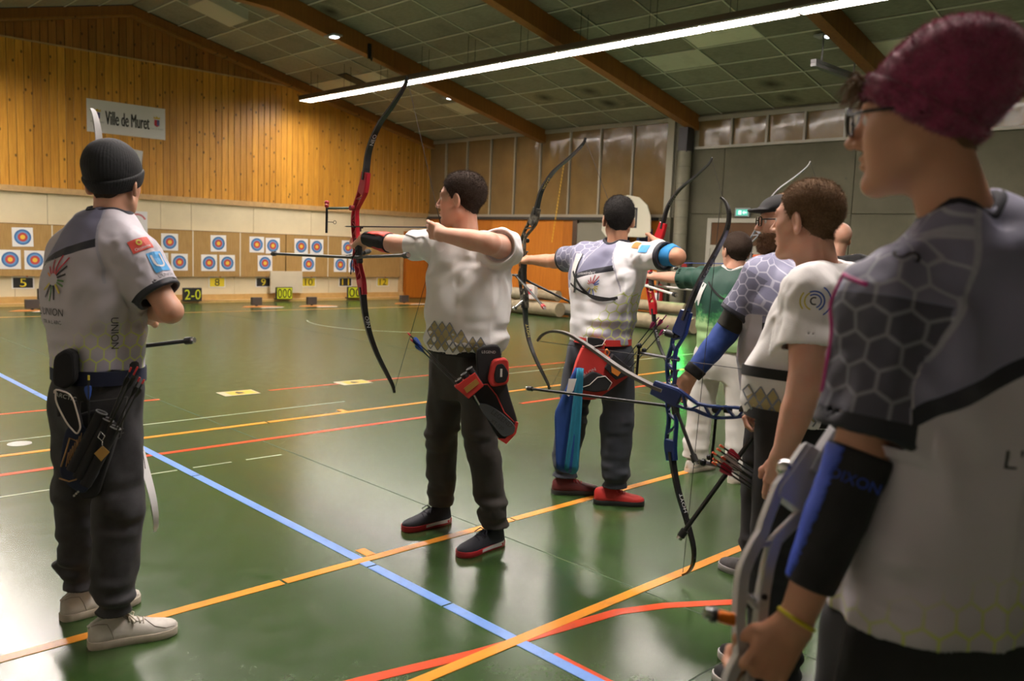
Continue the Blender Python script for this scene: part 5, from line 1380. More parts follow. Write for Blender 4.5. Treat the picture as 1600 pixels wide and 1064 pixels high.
P7.shirt(JERSEY_D, 0.005, 'jersey', NAVY, True, infl=0.013, wr=0.009, zb=1.345, zbc=0, zbk=0.6, cuffw=0.03, drag=((1.40, 0.55, 1.33), 0.010, 4.0), lowh=0.14, lowk=0.4)
P7.trousers(TRSB, 0.098, 0.08, 0.07, 0.009, waist=0.885, fold=0.012)
P7.shoe((1.44, 0.49), (0.3, 0.95), SH6, M('white_foam'), LACED); P7.shoe((1.61, 0.33), (0.5, 0.85), SH6, M('white_foam'), LACED)
P7.hair(HAIR_L, 0.007, None, 0.005, 2000, 0.010)
FUZZ = cloth('burgundy_fleece', (0.25, 0.024, 0.085), var=0.35, vs_=40, sheen=0.6)
P7.beanie(FUZZ, (0.055, -0.085), 0.0, h=0.004, fuzz=22000, slen=0.006, brimw=0.052, slack=((0, -0.055, 0.085), (0.088, 0.100, 0.082)))
P7.brows(HAIR_D); P7.glasses(M('black_acetate'), w_=0.027, hh=0.021, fwd=0.112)
cur = MB(); rs = random.Random(4)
for i in range(90):
    x = rs.uniform(-0.055, 0.055); b = P7.H.w(x, 0.088 + rs.uniform(-.01, .006), 0.066 + rs.uniform(-.01, .012)); ln = rs.uniform(0.02, 0.055); dx = rs.uniform(-.3, .3)
    ph = rs.uniform(0, 6)
    pts = [b + P7.H.R[1] * (ln * t * 0.75) + P7.H.R[0] * (dx * ln * t + 0.006 * math.sin(5 * t + ph)) + P7.H.R[2] * (0.012 * math.sin(3.1 * t) - 0.5 * ln * t * t + 0.004 * math.cos(6 * t + ph)) for t in (0, .25, .5, .75, 1)]
    cur.tube(pts, [0.0016, 0.0015, 0.0013, 0.001, 0.0004], 4)
cur.build('fringe', HAIR_L, P7.root, smooth=True)
# fuller body under the foreground figure: the forearm guard
ag7 = P7.shell('L', -0.012, 0.225, 0.0085, AGB, h=0.004)
P7.shell('L', -0.010, 0.222, 0.0095, M('blue_trim', (0.02, 0.06, 0.42), 0.6), 'blue_trim', parent=ag7, h=0.004, part=((-0.62, 0.75, -0.2), 0.030))
wb = MB(); a = np.array(P7.arms['L']['el']); b = np.array(P7.arms['L']['wr']); u = unit(b - a); e1 = unit(np.cross(u, (0, 0, 1))); e2 = np.cross(u, e1)
wb.tube([tuple(b - u * 0.010 + (e1 * math.cos(t) + e2 * math.sin(t)) * 0.0305 + u * 0.006 * math.sin(t)) for t in [2 * math.pi * i / 24 for i in range(25)]], 0.0036, 6, False).build('wrist_band', M('yellow_band', (0.62, 0.55, 0.02), 0.5), P7.root, smooth=True)
# ================================================================ P8 half hidden archer in black
P8 = Person((6.0, 2.84, 0), 'balding person in black shirt half hidden behind the white T-shirt archer', 
    [(0.90, 6.0, 2.86, 0.18, 0.14, 10), (1.0, 6.0, 2.86, 0.185, 0.14, 10), (1.2, 6.0, 2.85, 0.21, 0.145, 10), (1.34, 6.0, 2.84, 0.205, 0.13, 10), (1.42, 6.0, 2.83, 0.16, 0.10, 10), (1.46, 6.0, 2.83, 0.09, 0.075, 10)],
    ((6.02, 2.82, 1.595), (0.5, 0.86, 0), (0, 0, 1), 1.0), (6.0, 2.83, 1.46),
    {'L': dict(sh=(5.98, 3.04, 1.40), el=(6.02, 3.28, 1.38), wr=(6.05, 3.50, 1.38), slv=0.21, slr=(0.075, 0.08), hand=Hand((6.05, 3.50, 1.38), (0.1, 0.95, 0.0), (0.5, 0.2, -0.8), -1, GRIP)),
     'R': dict(sh=(6.03, 2.64, 1.41), el=(6.27, 2.55, 1.40), wr=(6.16, 2.72, 1.46), slv=0.21, slr=(0.075, 0.08), hand=Hand((6.16, 2.72, 1.46), (-0.2, 0.95, 0), (-0.9, 0.3, 0), 1, HOOK))},
    {'L': dict(hip=(6.0, 2.95, 0.86), knee=(6.0, 3.0, 0.48), ank=(6.0, 3.02, 0.11)), 'R': dict(hip=(6.0, 2.75, 0.86), knee=(6.02, 2.72, 0.48), ank=(6.0, 2.70, 0.11))}, SKIN3, hres=0.006, handres=0.005)
P8.shirt(BLKCLOTH, 0.010, 'shirt', None, False, infl=0.012, wr=0.006)
P8.trousers(TRSB, 0.10, 0.08, 0.07, 0.012, waist=0.92)
P8.shoe((5.92, 2.70), (0.95, -.2), SH6, BLKR, LACED); P8.shoe((5.92, 3.03), (0.95, 0), SH6, BLKR, LACED)
# ================================================================ BOWS
def spline(pts, n=6):
    P = [np.array(p, float) for p in pts]; P = [2*P[0]-P[1]] + P + [2*P[-1]-P[-2]]; out = []
    for i in range(1, len(P) - 2):
        for k in range(n):
            t = k / n
            out.append(0.5*((2*P[i]) + (-P[i-1]+P[i+1])*t + (2*P[i-1]-5*P[i]+4*P[i+1]-P[i+2])*t*t + (-P[i-1]+3*P[i]-3*P[i+1]+P[i+2])*t**3))
    out.append(P[-2]); return out
LIMB_DRAWN_U = [(-0.068, 0.345), (-0.075, 0.40), (-0.100, 0.505), (-0.178, 0.615), (-0.288, 0.70), (-0.362, 0.762), (-0.398, 0.80), (-0.410, 0.832)]
LIMB_DRAWN_L = [(-0.060, -0.215), (-0.070, -0.27), (-0.092, -0.358), (-0.137, -0.458), (-0.212, -0.560), (-0.296, -0.645), (-0.348, -0.698), (-0.364, -0.735)]
LIMB_REST_U = [(-0.030, 0.33), (-0.045, 0.39), (-0.085, 0.50), (-0.145, 0.62), (-0.190, 0.72), (-0.198, 0.79), (-0.180, 0.84), (-0.150, 0.865)]
LIMB_REST_L = [(-0.030, -0.26), (-0.045, -0.32), (-0.085, -0.43), (-0.145, -0.55), (-0.190, -0.65), (-0.198, -0.72), (-0.180, -0.77), (-0.150, -0.795)]
class Bow:
    def __init__(s, G, a, b, label, rm, lm, drawn=None, gm=None, limbtext=None, textmat=None, group='recurve bows', beef=1.0, rail=0.009, every=3):
        s.G = np.array(G, float); s.b = unit(b); a = np.array(a, float); s.a = unit(a - s.b * (a @ s.b)); s.s = np.cross(s.a, s.b)
        s.root = empty('recurve_bow', tuple(G), label, 'bow', group)
        s.drawn = drawn; s.rm = rm
        up, lo = (LIMB_DRAWN_U, LIMB_DRAWN_L) if drawn is not None else (LIMB_REST_U, LIMB_REST_L)
        e_u, e_l = up[0], lo[0]
        top = (e_u[0] - 0.006, e_u[1] + 0.04); bot = (e_l[0] - 0.006, e_l[1] - 0.04)
        cl = [top, (e_u[0] + 0.018, e_u[1] - 0.05), (0.012, 0.20), (0.020, 0.13), (0.010, 0.06), (0.0, 0.0), (0.002, -0.05), (-0.012 + e_l[0] * 0.2, -0.12), (e_l[0] + 0.010, e_l[1] + 0.03), bot]
        hw = [0.022, 0.030, 0.013, 0.020, 0.018, 0.010, 0.016, 0.020, 0.024, 0.020]
        C = spline(cl, 5); Hs = np.interp(np.linspace(0, len(hw) - 1, len(C)), range(len(hw)), hw)
        C = np.array(C); T = np.gradient(C, axis=0); T /= np.linalg.norm(T, axis=1)[:, None]; N = np.stack([T[:, 1], -T[:, 0]], 1)
        mb = MB(); th = 0.024 * beef
        F1 = C + N * Hs[:, None]; F2 = C - N * Hs[:, None]
        s.ribbon(mb, F1, rail, th); s.ribbon(mb, F2, rail, th)
        k = 0
        for i in range(3, len(C) - 3, every):       # diagonal struts between the rails
            j = min(i + 2, len(C) - 1)
            s.ribbon(mb, [F1[i], F2[j]] if k % 2 else [F2[i], F1[j]], 0.008, th * 0.8); k += 1
        for pt, sg in ((top, 1), (bot, -1)):    # limb pockets
            i0 = 0 if sg > 0 else len(C) - 1; i1 = 6 if sg > 0 else len(C) - 7
            idx = range(min(i0, i1), max(i0, i1) + 1)
            poly = [tuple(F1[i]) for i in idx] + [tuple(F2[i]) for i in idx][::-1]
            mb.prism(poly, s.a, s.b, s.s, s.G, th * 1.25)
        mb.build('riser', rm, s.root, bevel=0.0015)
        g = MB(); gp = [(0.004, 0.045), (-0.020, 0.040), (-0.030, 0.015), (-0.034, -0.03), (-0.046, -0.085), (-0.022, -0.095), (-0.004, -0.04)]
        g.prism(gp, s.a, s.b, s.s, s.G, 0.030).build('grip', gm or M('black_grip', (0.02, 0.02, 0.02), 0.5), s.root, bevel=0.006)
        s.tips = []
        for L, sg in ((up, 1), (lo, -1)):
            C = spline(L, 5); n = len(C); rr = []
            for i, c in enumerate(C):
                t = i / (n - 1); w_ = (0.042 * (1 - t) + 0.013 * t if t < 0.93 else 0.012) * beef; h = 0.0065 * (1 - t) + 0.0042 * t
                tg = unit(np.append(C[min(i+1, n-1)] - C[max(i-1, 0)], 0))[:2]; nn = np.array([tg[1], -tg[0]])
                rr.append([s.w(*(c + nn * h * e)) + s.s * w_ / 2 * f for e, f in ((1, 1), (1, -1), (-1, -1), (-1, 1))])
            lo_ = MB().rings(rr, True, True).build('limb', lm, s.root, auto=True)
            b0 = np.array(L[0]); tdir = unit(np.append(np.array(L[1]) - b0, 0))[:2]; nn = np.array([tdir[1], -tdir[0]]) * sg
            MB().cyl(s.w(*(b0 + tdir * 0.012 - nn * 0.012)), s.w(*(b0 + tdir * 0.012 + nn * 0.020)), 0.0085, n=10).sphere(s.w(*(b0 + tdir * 0.012 + nn * 0.02)), 0.009, 10, 6).build('limb_bolt', M('steel_bright', (0.6, 0.6, 0.6), 0.25, 1.0), lo_, smooth=True)
            s.tips.append(s.w(*L[-1]) - s.b * 0.012 * sg)
            if limbtext:
                t_mb = MB()
                for side in (1, -1):
                    i = int(n * 0.36); c = C[i]; tg = unit(np.append(C[i+2] - C[i-2], 0))[:2] * sg; nn = np.array([tg[1], -tg[0]])
                    c3 = s.w(*c) ; ax = (s.a * tg[0] + s.b * tg[1]); fn_ = (s.a * nn[0] + s.b * nn[1]) * side
                    text(t_mb, limbtext, c3 + fn_ * 0.0085, ax, np.cross(fn_, ax), h=0.022)
                t_mb.build('limb_lettering', textmat, lo_)
        if drawn is not None: path = [s.tips[0], np.array(drawn), s.tips[1]]
        else: path = [s.tips[0], s.tips[1]]
        st = MB().tube(path, 0.0014, 6).build('string', M('string_dark', (0.03, 0.025, 0.025), 0.6), s.root)
        if drawn is not None:
            m_ = np.array(drawn); d1 = unit(s.tips[0] - m_); d2 = unit(s.tips[1] - m_)
            MB().tube([m_ + d1 * 0.10, m_, m_ + d2 * 0.12], 0.0021, 6).build('serving', M('serving_black', (0.012, 0.012, 0.012), 0.5), st)
        # rest and plunger
        MB().cyl(s.w(0.0, 0.10) - s.s * 0.02, s.w(0.0, 0.10) + s.s * 0.035, 0.0055, n=10).cbox(s.w(0.01, 0.088) + s.s * 0.018, (0.012, 0.03, 0.02)).build('plunger', M('anodised_black', (0.02, 0.02, 0.022), 0.35, 0.6), s.root)
    def w(s, u, v): return s.G + s.a * u + s.b * v
    def ribbon(s, mb, pts, wd, th):
        pts = [np.array(p, float) for p in pts]; rr = []
        for i, c in enumerate(pts):
            t = pts[min(i+1, len(pts)-1)] - pts[max(i-1, 0)]; t = t / (np.linalg.norm(t) + 1e-9); n = np.array([t[1], -t[0]]) * wd / 2
            rr.append([s.w(*(c + n * e)) + s.s * th / 2 * f for e, f in ((1, 1), (1, -1), (-1, -1), (-1, 1))])
        return mb.rings(rr, True, True)
    def rod(s, p, q, r=0.0075, mat=None, name='stabiliser', wl=0.04, wm=None, tipm=None):
        """stabiliser rod from p to q (world) with weights at q"""
        p, q = np.array(p), np.array(q); u = unit(q - p); mat = mat or M('carbon_rod', (0.012, 0.012, 0.013), 0.3)
        o = MB().cyl(p, q - u * wl, r, n=12).cyl(p, p + u * 0.03, r * 1.35, n=12).build(name, mat, s.root, auto=True)
        MB().cyl(q - u * wl, q - u * 0.012, r * 1.75, n=14).build('damper', wm or M('damper_black', (0.02, 0.02, 0.02), 0.5), o, auto=True)
        MB().cyl(q - u * 0.014, q, r * 1.3, n=14).build('weight', tipm or M('steel_bright'), o, auto=True)
        return o
    def sight(s, v=0.19, reach=0.22, drop=0.14, mat=None, blk=None, side=1, knob=None):
        mat = mat or M('anodised_black'); blk = blk or mat
        o = s.s * 0.022 * side
        p0 = s.w(0.01, v) + o; p1 = s.w(reach, v) + o
        m_ = MB().tube([p0, p1], 0.0065, 4).build('sight', mat, s.root)
        MB().tube([s.w(reach, v + 0.03) + o, s.w(reach, v - drop) + o], 0.008, 4).build('sight_track', M('anodised_black'), m_)
        MB().sphere(s.w(reach, v + 0.03) + o, 0.014, 10, 6).sphere(s.w(reach - 0.02, v + 0.012) + o * 1.6, 0.012, 10, 6).build('sight_knob', knob or blk, m_, smooth=True)
        ap = s.w(reach, v - drop * 0.55) - s.s * 0.03 * side
        MB().tube([ap + (s.s * math.cos(t) + s.b * math.sin(t)) * 0.009 for t in [2 * math.pi * i / 12 for i in range(13)]], 0.0015, 5, False).tube([ap + s.s * 0.009 * side, s.w(reach, v - drop * 0.55) + o], 0.002, 5).build('aperture', M('anodised_black'), m_)
        MB().cyl(s.w(0.012, v) + o * 0.2, s.w(0.012, v) + o * 1.7, 0.014, n=12).build('sight_mount', knob or blk, m_, auto=True)
        return m_
VANES = {}
def arrow(p, q, label, group, shaft=None, vane=None, nock=None, r=0.0032, vl=0.045, vh=0.011, point=True, owner_cat='arrow'):
    """arrow from nock p to point q; label is its own"""
    p, q = np.array(p, float), np.array(q, float); u = unit(q - p)
    root = empty('arrow', tuple(p), label, 'arrow', group)
    MB().cyl(p, q, r, n=8).build('shaft', shaft or M('carbon_shaft', (0.015, 0.015, 0.016), 0.35), root, auto=True)
    MB().cyl(p - u * 0.012, p + u * 0.004, r * 1.15, n=8).build('nock', nock or M('nock_red', (0.6, 0.03, 0.04), 0.3), root)
    e1 = unit(np.cross(u, (0.3, 0.1, 1.0))); e2 = np.cross(u, e1)
    for k in range(3):
        a = 2 * math.pi * k / 3 + 0.4; d = e1 * math.cos(a) + e2 * math.sin(a); n_ = np.cross(u, d) * 0.0007
        b0 = p + u * 0.022
        prof = [(0, 0), (0.10, 0.85), (0.3, 1.0), (0.7, 0.55), (1.0, 0.0)]
        A = [b0 + u * (vl * t) + d * (r + vh * h) for t, h in prof] + [b0 + u * vl + d * r * .5, b0 + d * r * .5]
        n = len(A); mb = MB(); mb.add([x - n_ for x in A] + [x + n_ for x in A], [tuple(range(n))[::-1], tuple(range(n, 2*n))] + [(i, (i+1) % n, n+(i+1) % n, n+i) for i in range(n)])
        mb.build('vane', vane or M('vane_red', (0.55, 0.02, 0.05), 0.5), root)
    if point: MB().cyl(q, q + u * 0.02, r * 0.95, 0.0006, n=8).build('point', M('steel_bright'), root, auto=True)
    return root
BLKL = M('black_limb', (0.014, 0.014, 0.015), 0.25, coat=0.4); SIL = M('silver_print', (0.55, 0.55, 0.56), 0.4)
# --- red bow of the white T-shirt archer
RR = M('red_anodised_riser', (0.42, 0.012, 0.028), 0.28, 0.35, coat=0.3)
B2 = Bow((2.55, 3.828, 1.425), (0, 1, 0), (0, 0, 1), 'red-riser recurve bow with black limbs at full draw in front of the white T-shirt archer', RR, BLKL, (2.55, 3.125, 1.533), limbtext='NEO', textmat=SIL)
B2.sight(0.20, 0.265, 0.135, M('dark_green_bar', (0.015, 0.035, 0.01), 0.7), RR, -1, M('red_knob', (0.3, 0.015, 0.02), 0.4))
c0 = B2.w(-0.01, -0.06)
B2.rod(c0, (2.57, 4.78, 1.355), 0.0085); B2.rod(c0 + B2.a * 0.06, (2.45, 3.24, 1.396), 0.0085)
B2.rod(c0 + B2.a * 0.10, (2.74, 3.98, 1.40), 0.008, wl=0.06)
MB().tube([B2.w(-0.03, -0.02) - B2.s * 0.02, B2.w(0.0, -0.075) - B2.s * 0.03, B2.w(0.01, -0.15) - B2.s * 0.028], 0.003, 6).tube([B2.w(-0.03, -0.02) + B2.s * 0.015, B2.w(0.03, -0.07), B2.w(0.03, -0.14)], 0.003, 6).build('finger_sling', M('sling_black', (0.01, 0.01, 0.01), 0.8), B2.root)
arrow((2.55, 3.137, 1.532), (2.535, 3.905, 1.528), 'black arrow nocked on the string of the red bow', None, vane=M('vane_blue', (0.03, 0.09, 0.42), 0.5), nock=M('nock_blue', (0.03, 0.1, 0.5), 0.4))
# --- dark camouflage bow
def camo():
    m, nt, bs = new_mat('camo_riser'); f = noise(nt, objco(nt), 38, 3, 0.6)
    lk(nt, ramp(nt, f, [(0.40, (0.012, 0.011, 0.009)), (0.5, (0.06, 0.055, 0.042)), (0.62, (0.16, 0.15, 0.12)), (0.7, (0.02, 0.02, 0.016))]), bs.inputs['Base Color']); bs.inputs['Roughness'].default_value = 0.4; return m
B3 = Bow((3.85, 3.885, 1.325), (0, 1, 0.10), (0, -0.10, 1), 'dark camouflage recurve bow with glossy black limbs drawn by the blue-sleeved archer', camo(), BLKL, (3.87, 3.075, 1.50), limbtext='HOYT', textmat=M('gold_print', (0.6, 0.5, 0.12), 0.4))
B3.sight(0.17, 0.20, 0.12); c0 = B3.w(-0.01, -0.06)
B3.rod(c0, (3.97, 4.65, 1.30)); B3.rod(c0 + B3.a * 0.06, (3.62, 3.45, 1.10), wm=M('damper_red', (0.4, 0.02, 0.02), 0.5)); B3.rod(c0 + B3.a * 0.06, (4.08, 3.62, 1.10))
B3.rod(B3.w(-0.05, -0.21), B3.w(-0.02, -0.27) - B3.s * 0.06, 0.009, M('steel_bright'), wl=0.02)
# --- red bow of the green jersey archer
B4 = Bow((4.86, 3.625, 1.275), (0, 1, 0.05), (0, -0.05, 1), 'red-riser recurve bow with white stabilisers drawn by the green jersey archer', M('scarlet_riser', (0.50, 0.012, 0.02), 0.3, 0.2), M('black_white_limb', (0.02, 0.02, 0.022), 0.3), (4.90, 2.93, 1.40), limbtext='HOYT', textmat=SIL)
WHR = M('white_rod', (0.65, 0.64, 0.62), 0.4)
c0 = B4.w(-0.01, -0.06); B4.rod(c0, (4.93, 4.40, 1.24), 0.009, WHR); B4.rod(c0 + B4.a * 0.05, (4.62, 3.22, 1.18), 0.009, WHR); B4.rod(c0 + B4.a * 0.05, (5.06, 3.32, 1.20), 0.009, WHR); B4.sight(0.17, 0.20, 0.12)
arrow((4.90, 2.94, 1.40), (4.85, 3.70, 1.375), 'arrow with yellow vanes on the string of the green jersey archer', None, vane=M('vane_yellow', (0.65, 0.5, 0.03), 0.5), shaft=M('blue_shaft', (0.03, 0.06, 0.25), 0.4))
# --- grey bow behind the cap
B8 = Bow((6.08, 3.56, 1.365), (0, 1, 0.05), (0, -0.05, 1), 'pale grey recurve bow rising behind the flat cap of the bearded archer', M('grey_riser', (0.30, 0.31, 0.34), 0.35, 0.3), M('pale_limb', (0.50, 0.50, 0.52), 0.35), (6.10, 2.80, 1.49), limbtext='HOYT', textmat=M('black_print', (0.02, 0.02, 0.02), 0.5))
B8.rod(B8.w(-0.01, -0.06), (6.1, 4.3, 1.32))
# --- upright blue bow of the bearded archer
BLR = M('blue_anodised_riser', (0.010, 0.032, 0.155), 0.28, 0.4, coat=0.3)
B5 = Bow((3.115, 2.165, 0.835), (0, 1, 0), (0.02, -0.03, 1), 'blue-riser recurve bow with black limbs held upright by the bearded archer', BLR, BLKL, None, limbtext='HOYT', textmat=SIL)
B5.sight(0.15, 0.22, 0.13); c0 = B5.w(0.0, -0.06)
B5.rod(c0, (3.10, 3.06, 0.725), 0.0075, tipm=M('steel_bright')); B5.rod(B5.w(-0.01, 0.255), B5.w(0.07, 0.265), 0.010, wl=0.06)
# --- blue bow carried flat by the white T-shirt archer on the right
B6 = Bow((2.68, 1.52, 0.905), (0, 0.05, -1), (-0.30, 0.95, 0.035), 'blue-riser recurve bow with a grey limb carried flat with its string upwards', BLR, M('grey_limb', (0.13, 0.122, 0.11), 0.42), None)
B6.sight(0.13, 0.22, 0.10); c0 = B6.w(0.01, 0.30)
B6.rod(B6.w(0.02, 0.28), (2.57, 1.66, 0.70), 0.007); B6.rod(B6.w(0.02, -0.05), (2.545, 1.70, 0.42), 0.0085); 
# --- silver bow held by the foreground archer
B7 = Bow((1.222, 0.672, 0.80), (-0.62, 0.70, 0.30), (0.46, 0.06, 0.88), 'silver-riser recurve bow with grey limbs held low by the foreground archer', M('silver_riser', (0.42, 0.41, 0.41), 0.36, 0.5), M('grey_limb_two', (0.26, 0.26, 0.27), 0.35), None, beef=1.25, rail=0.017, every=7)
B7.rod(B7.w(0.03, 0.05), B7.w(0.085, 0.045), 0.008, M('orange_ano', (0.62, 0.16, 0.01), 0.3, 0.4), name='front_bush', wl=0.02)
MB().sphere(B7.w(0.012, 0.325) + B7.s * 0.0, 0.0165, 14, 10).build('ball_bolt', M('steel_bright'), B7.root, smooth=True)
# --- white bow of the archer on the left
WL = M('white_limb', (0.72, 0.72, 0.72), 0.3, coat=0.3)
B1 = Bow((1.215, 3.54, 1.05), (0.10, 0.97, -0.2), (-0.057, 0.209, 0.976), 'white-limbed recurve bow held upright behind the black beanie archer', M('white_riser', (0.6, 0.6, 0.6), 0.35, 0.2), WL, None, limbtext='H', textmat=M('black_print'))
B1.rod((1.215, 3.52, 0.985), (1.405, 3.225, 1.045), 0.0085)
# ================================================================ QUIVERS
class Flat:
    """a local drawing board with real depth: px points -> metres in the plane (r, up), extruded along n"""
    def __init__(s, O, r, px0, scale, up=(0, 0, 1)):
        s.O = np.array(O, float); s.r = unit(r); s.u = unit(np.array(up, float) - s.r * (np.array(up, float) @ s.r)); s.n = np.cross(s.r, s.u); s.p0 = px0; s.k = scale
    def xy(s, p): return ((p[0] - s.p0[0]) / s.k, (s.p0[1] - p[1]) / s.k)
    def w(s, p, d=0.0):
        x, y = s.xy(p); return s.O + s.r * x + s.u * y + s.n * d
    def prism(s, pts, d0, th, mb=None):
        mb = mb or MB(); return mb.prism([s.xy(p) for p in pts], s.r, s.u, s.n, s.O + s.n * (d0 + th / 2), th)
    def tube(s, pts, d, r, mb=None, n=6):
        mb = mb or MB(); return mb.tube([s.w(p, d) for p in pts], r, n)
def rnd_poly(pts, n=4):
    P = [np.array(p, float) for p in pts]; out = []
    m = len(P)
    for i in range(m):
        a, b, c = P[i-1], P[i], P[(i+1) % m]; k = 0.3
        p0 = b + (a - b) * k; p1 = b + (c - b) * k
        for t in np.linspace(0, 1, n): out.append(tuple((1-t)**2*p0 + 2*t*(1-t)*b + t*t*p1))
    return out
QB = cloth('quiver_black', (0.010, 0.010, 0.012)); QN = cloth('quiver_navy', (0.012, 0.02, 0.05)); QR = M('quiver_red', (0.50, 0.03, 0.025), 0.55, bmp=.15, bscale=200); QG = M('quiver_grey', (0.055, 0.065, 0.07), 0.6); PIPE = M('pale_piping', (0.62, 0.55, 0.5), 0.6); RUB = M('tube_ring', (0.25, 0.26, 0.27), 0.4); SILV = M('silver_thread', (0.5, 0.5, 0.48), 0.5)
BRZ = M('quiver_gold_print', (0.42, 0.24, 0.10), 0.5)
def tubes(f, centres, r, d, ax, L, root):
    for c in centres:
        p = f.w(c, d); a = np.array(ax)
        t = MB().tube([p, p + a * L], r, 14).build('arrow_tube', QB, root, auto=True)
        e1 = unit(np.cross(a, (0.2, 0.9, 0.3))); e2 = np.cross(a, e1)
        MB().tube([p + (e1 * math.cos(q) + e2 * math.sin(q)) * r for q in [2 * math.pi * i / 18 for i in range(19)]], 0.0022, 6, False).build('tube_rim', RUB, t, smooth=True)
# black quiver of the left archer
f1 = Flat((0.962, 3.035, 0.80), (0.80, -0.60, 0), (110, 650), 448)
q1 = empty('quiver', (0.96, 3.035, 0.55), 'black hip quiver with pale piping and gold scroll on the black beanie archer', 'quiver', 'hip quivers')
f1.prism(rnd_poly([(80, 640), (120, 625), (152, 655), (140, 700), (120, 765), (95, 768), (78, 735), (66, 715)]), -0.03, 0.06).build('holster', QB, q1, bevel=.008)
f1.prism(rnd_poly([(78, 655), (100, 640), (122, 690), (128, 720), (104, 758), (80, 742), (68, 722)]), 0.03, 0.022).build('front_panel', QN, q1, bevel=.006)
f1.prism(rnd_poly([(63, 545), (80, 533), (93, 540), (95, 580), (78, 596), (60, 588)]), -0.01, 0.055).build('pouch', QB, q1, bevel=.01)
pk = f1.prism(rnd_poly([(66, 592), (92, 600), (104, 650), (98, 662), (84, 645), (70, 615)]), 0.03, 0.03).build('pocket', QB, q1, bevel=.006)
f1.tube(rnd_poly([(66, 592), (92, 600), (104, 650), (98, 662), (84, 645), (70, 615)]) + [(69, 594)], 0.062, 0.0028).build('piping', PIPE, pk, smooth=True)
tx = MB(); text(tx, 'ARCTIC', f1.w((83, 604), 0.0625), f1.r * 0.97 - f1.u * 0.25, f1.u + f1.r * 0.25, h=0.014); tx.build('lettering', SILV, pk)
sc1 = MB(); f1.tube([(70, 730), (84, 735), (94, 732), (100, 722), (106, 732), (116, 722), (128, 714)], 0.054, 0.0028, sc1); f1.tube([(100, 690), (96, 672), (86, 668), (80, 690), (73, 712)], 0.054, 0.0028, sc1); f1.tube([(112, 692), (122, 698), (136, 698)], 0.054, 0.0025, sc1)
for i in range(7): f1.tube([(80 + 3.2*i, 712 - 5*i), (84 + 3.2*i, 690 - 5*i)], 0.054, 0.0016, sc1)
sc1.build('gold_scroll', BRZ, q1, smooth=True)
for i in range(3): MB().sphere(f1.w((91 + 3*i, 757 - 3*i), 0.055), 0.004, 8, 6).build('rivet', SILV, q1, smooth=True)
ax1 = -f1.u * 0.88 - f1.r * 0.42 + f1.n * 0.05
tubes(f1, [(132, 628), (141, 639), (151, 651)], 0.0185, 0.05, unit(ax1), 0.22, q1)
MB().tube([f1.w((64, 596), 0.02), f1.w((66, 638), 0.02)], 0.006, 6).build('strap', QB, q1)
kc = MB(); f1.tube([(134, 655), (130, 664), (136, 670), (140, 662), (134, 655)], 0.075, 0.0022, kc); f1.tube([(136, 670), (136, 682)], 0.075, 0.0016, kc); kc.build('key_ring', M('steel_bright'), q1, smooth=True)
f1.prism([(124, 689), (136, 677), (146, 687), (134, 701)], 0.072, 0.004).build('yellow_tag', M('brass_tag', (0.42, 0.24, 0.05), 0.5), q1)
for i, ((x0, y0), (x1, y1)) in enumerate([((178, 561), (143, 640)), ((187, 560), (146, 641)), ((190, 576), (150, 652)), ((196, 579), (153, 653)), ((184, 566), (144, 642))]):
    arrow(f1.w((x0, y0), 0.085), f1.w((x1 - 14, y1 + 34), 0.055), ['black arrow with red nock in the quiver of the black beanie archer, farthest left', 'black arrow with red nock second from left in the black beanie archer quiver', 'black arrow with red nock at the lower middle of the black beanie archer quiver', 'black arrow with red nock farthest right in the black beanie archer quiver', 'black arrow with red nock in the centre of the black beanie archer quiver'][i], 'arrows in the black quiver', vane=M('vane_black', (0.02, 0.02, 0.022), 0.5), r=0.0028, vl=0.04, vh=0.007)
arrow(f1.w((115, 577), 0.055), f1.w((112, 700), 0.045), 'single arrow with blue vanes hanging at the black quiver', None, vane=M('vane_blue'), nock=M('nock_yellow', (0.6, 0.5, 0.05), 0.4), vl=0.05)
P1.belt(0.955, 0.05, 0.012, cloth('navy_belt', (0.010, 0.015, 0.045)))
# red and black quiver of the white T-shirt archer
f2 = Flat((2.555, 2.80, 0.80), (0.80, -0.60, 0), (752, 610), 330)
q2 = empty('quiver', (2.55, 2.80, 0.6), 'black and red hip quiver with grey shield on the plain white T-shirt archer', 'quiver', 'hip quivers')
hol = f2.prism(rnd_poly([(738, 545), (774, 538), (778, 560), (790, 610), (806, 655), (803, 672), (789, 688), (776, 680), (752, 640), (728, 612), (744, 588)], 3), -0.025, 0.05).build('holster', QB, q2, bevel=.006)
f2.prism([(776, 680), (789, 688), (803, 672), (806, 655), (802, 654), (797, 670), (787, 680)], 0.022, 0.014).build('red_edge', QR, q2)
f2.prism(rnd_poly([(744, 626), (760, 628), (782, 642), (802, 660), (800, 672), (784, 678), (768, 660), (752, 642)], 4), 0.025, 0.016).build('grey_shield', QG, q2, bevel=.006)
tx = MB(); d_ = f2.r * 0.86 - f2.u * 0.62; text(tx, 'LEGEND', f2.w((781, 649), 0.0425), d_, np.cross(f2.n, d_), h=0.022); text(tx, 'XT-520', f2.w((774, 658), 0.0425), d_, np.cross(f2.n, d_), h=0.016); tx.build('lettering', M('black_print'), q2)
pc = f2.prism(rnd_poly([(762, 560), (786, 556), (788, 590), (784, 596), (762, 600), (757, 590)], 4), 0.025, 0.05).build('pouch', QR, q2, bevel=.008)
f2.prism(rnd_poly([(768, 566), (778, 564), (787, 578), (783, 592), (768, 594), (765, 582)], 4), 0.074, 0.006).build('pouch_panel', QB, pc, bevel=.003)
f2.prism([(774, 572), (777, 572), (777, 584), (774, 584)], 0.080, 0.003).build('zip_tag', M('white_foam'), pc)
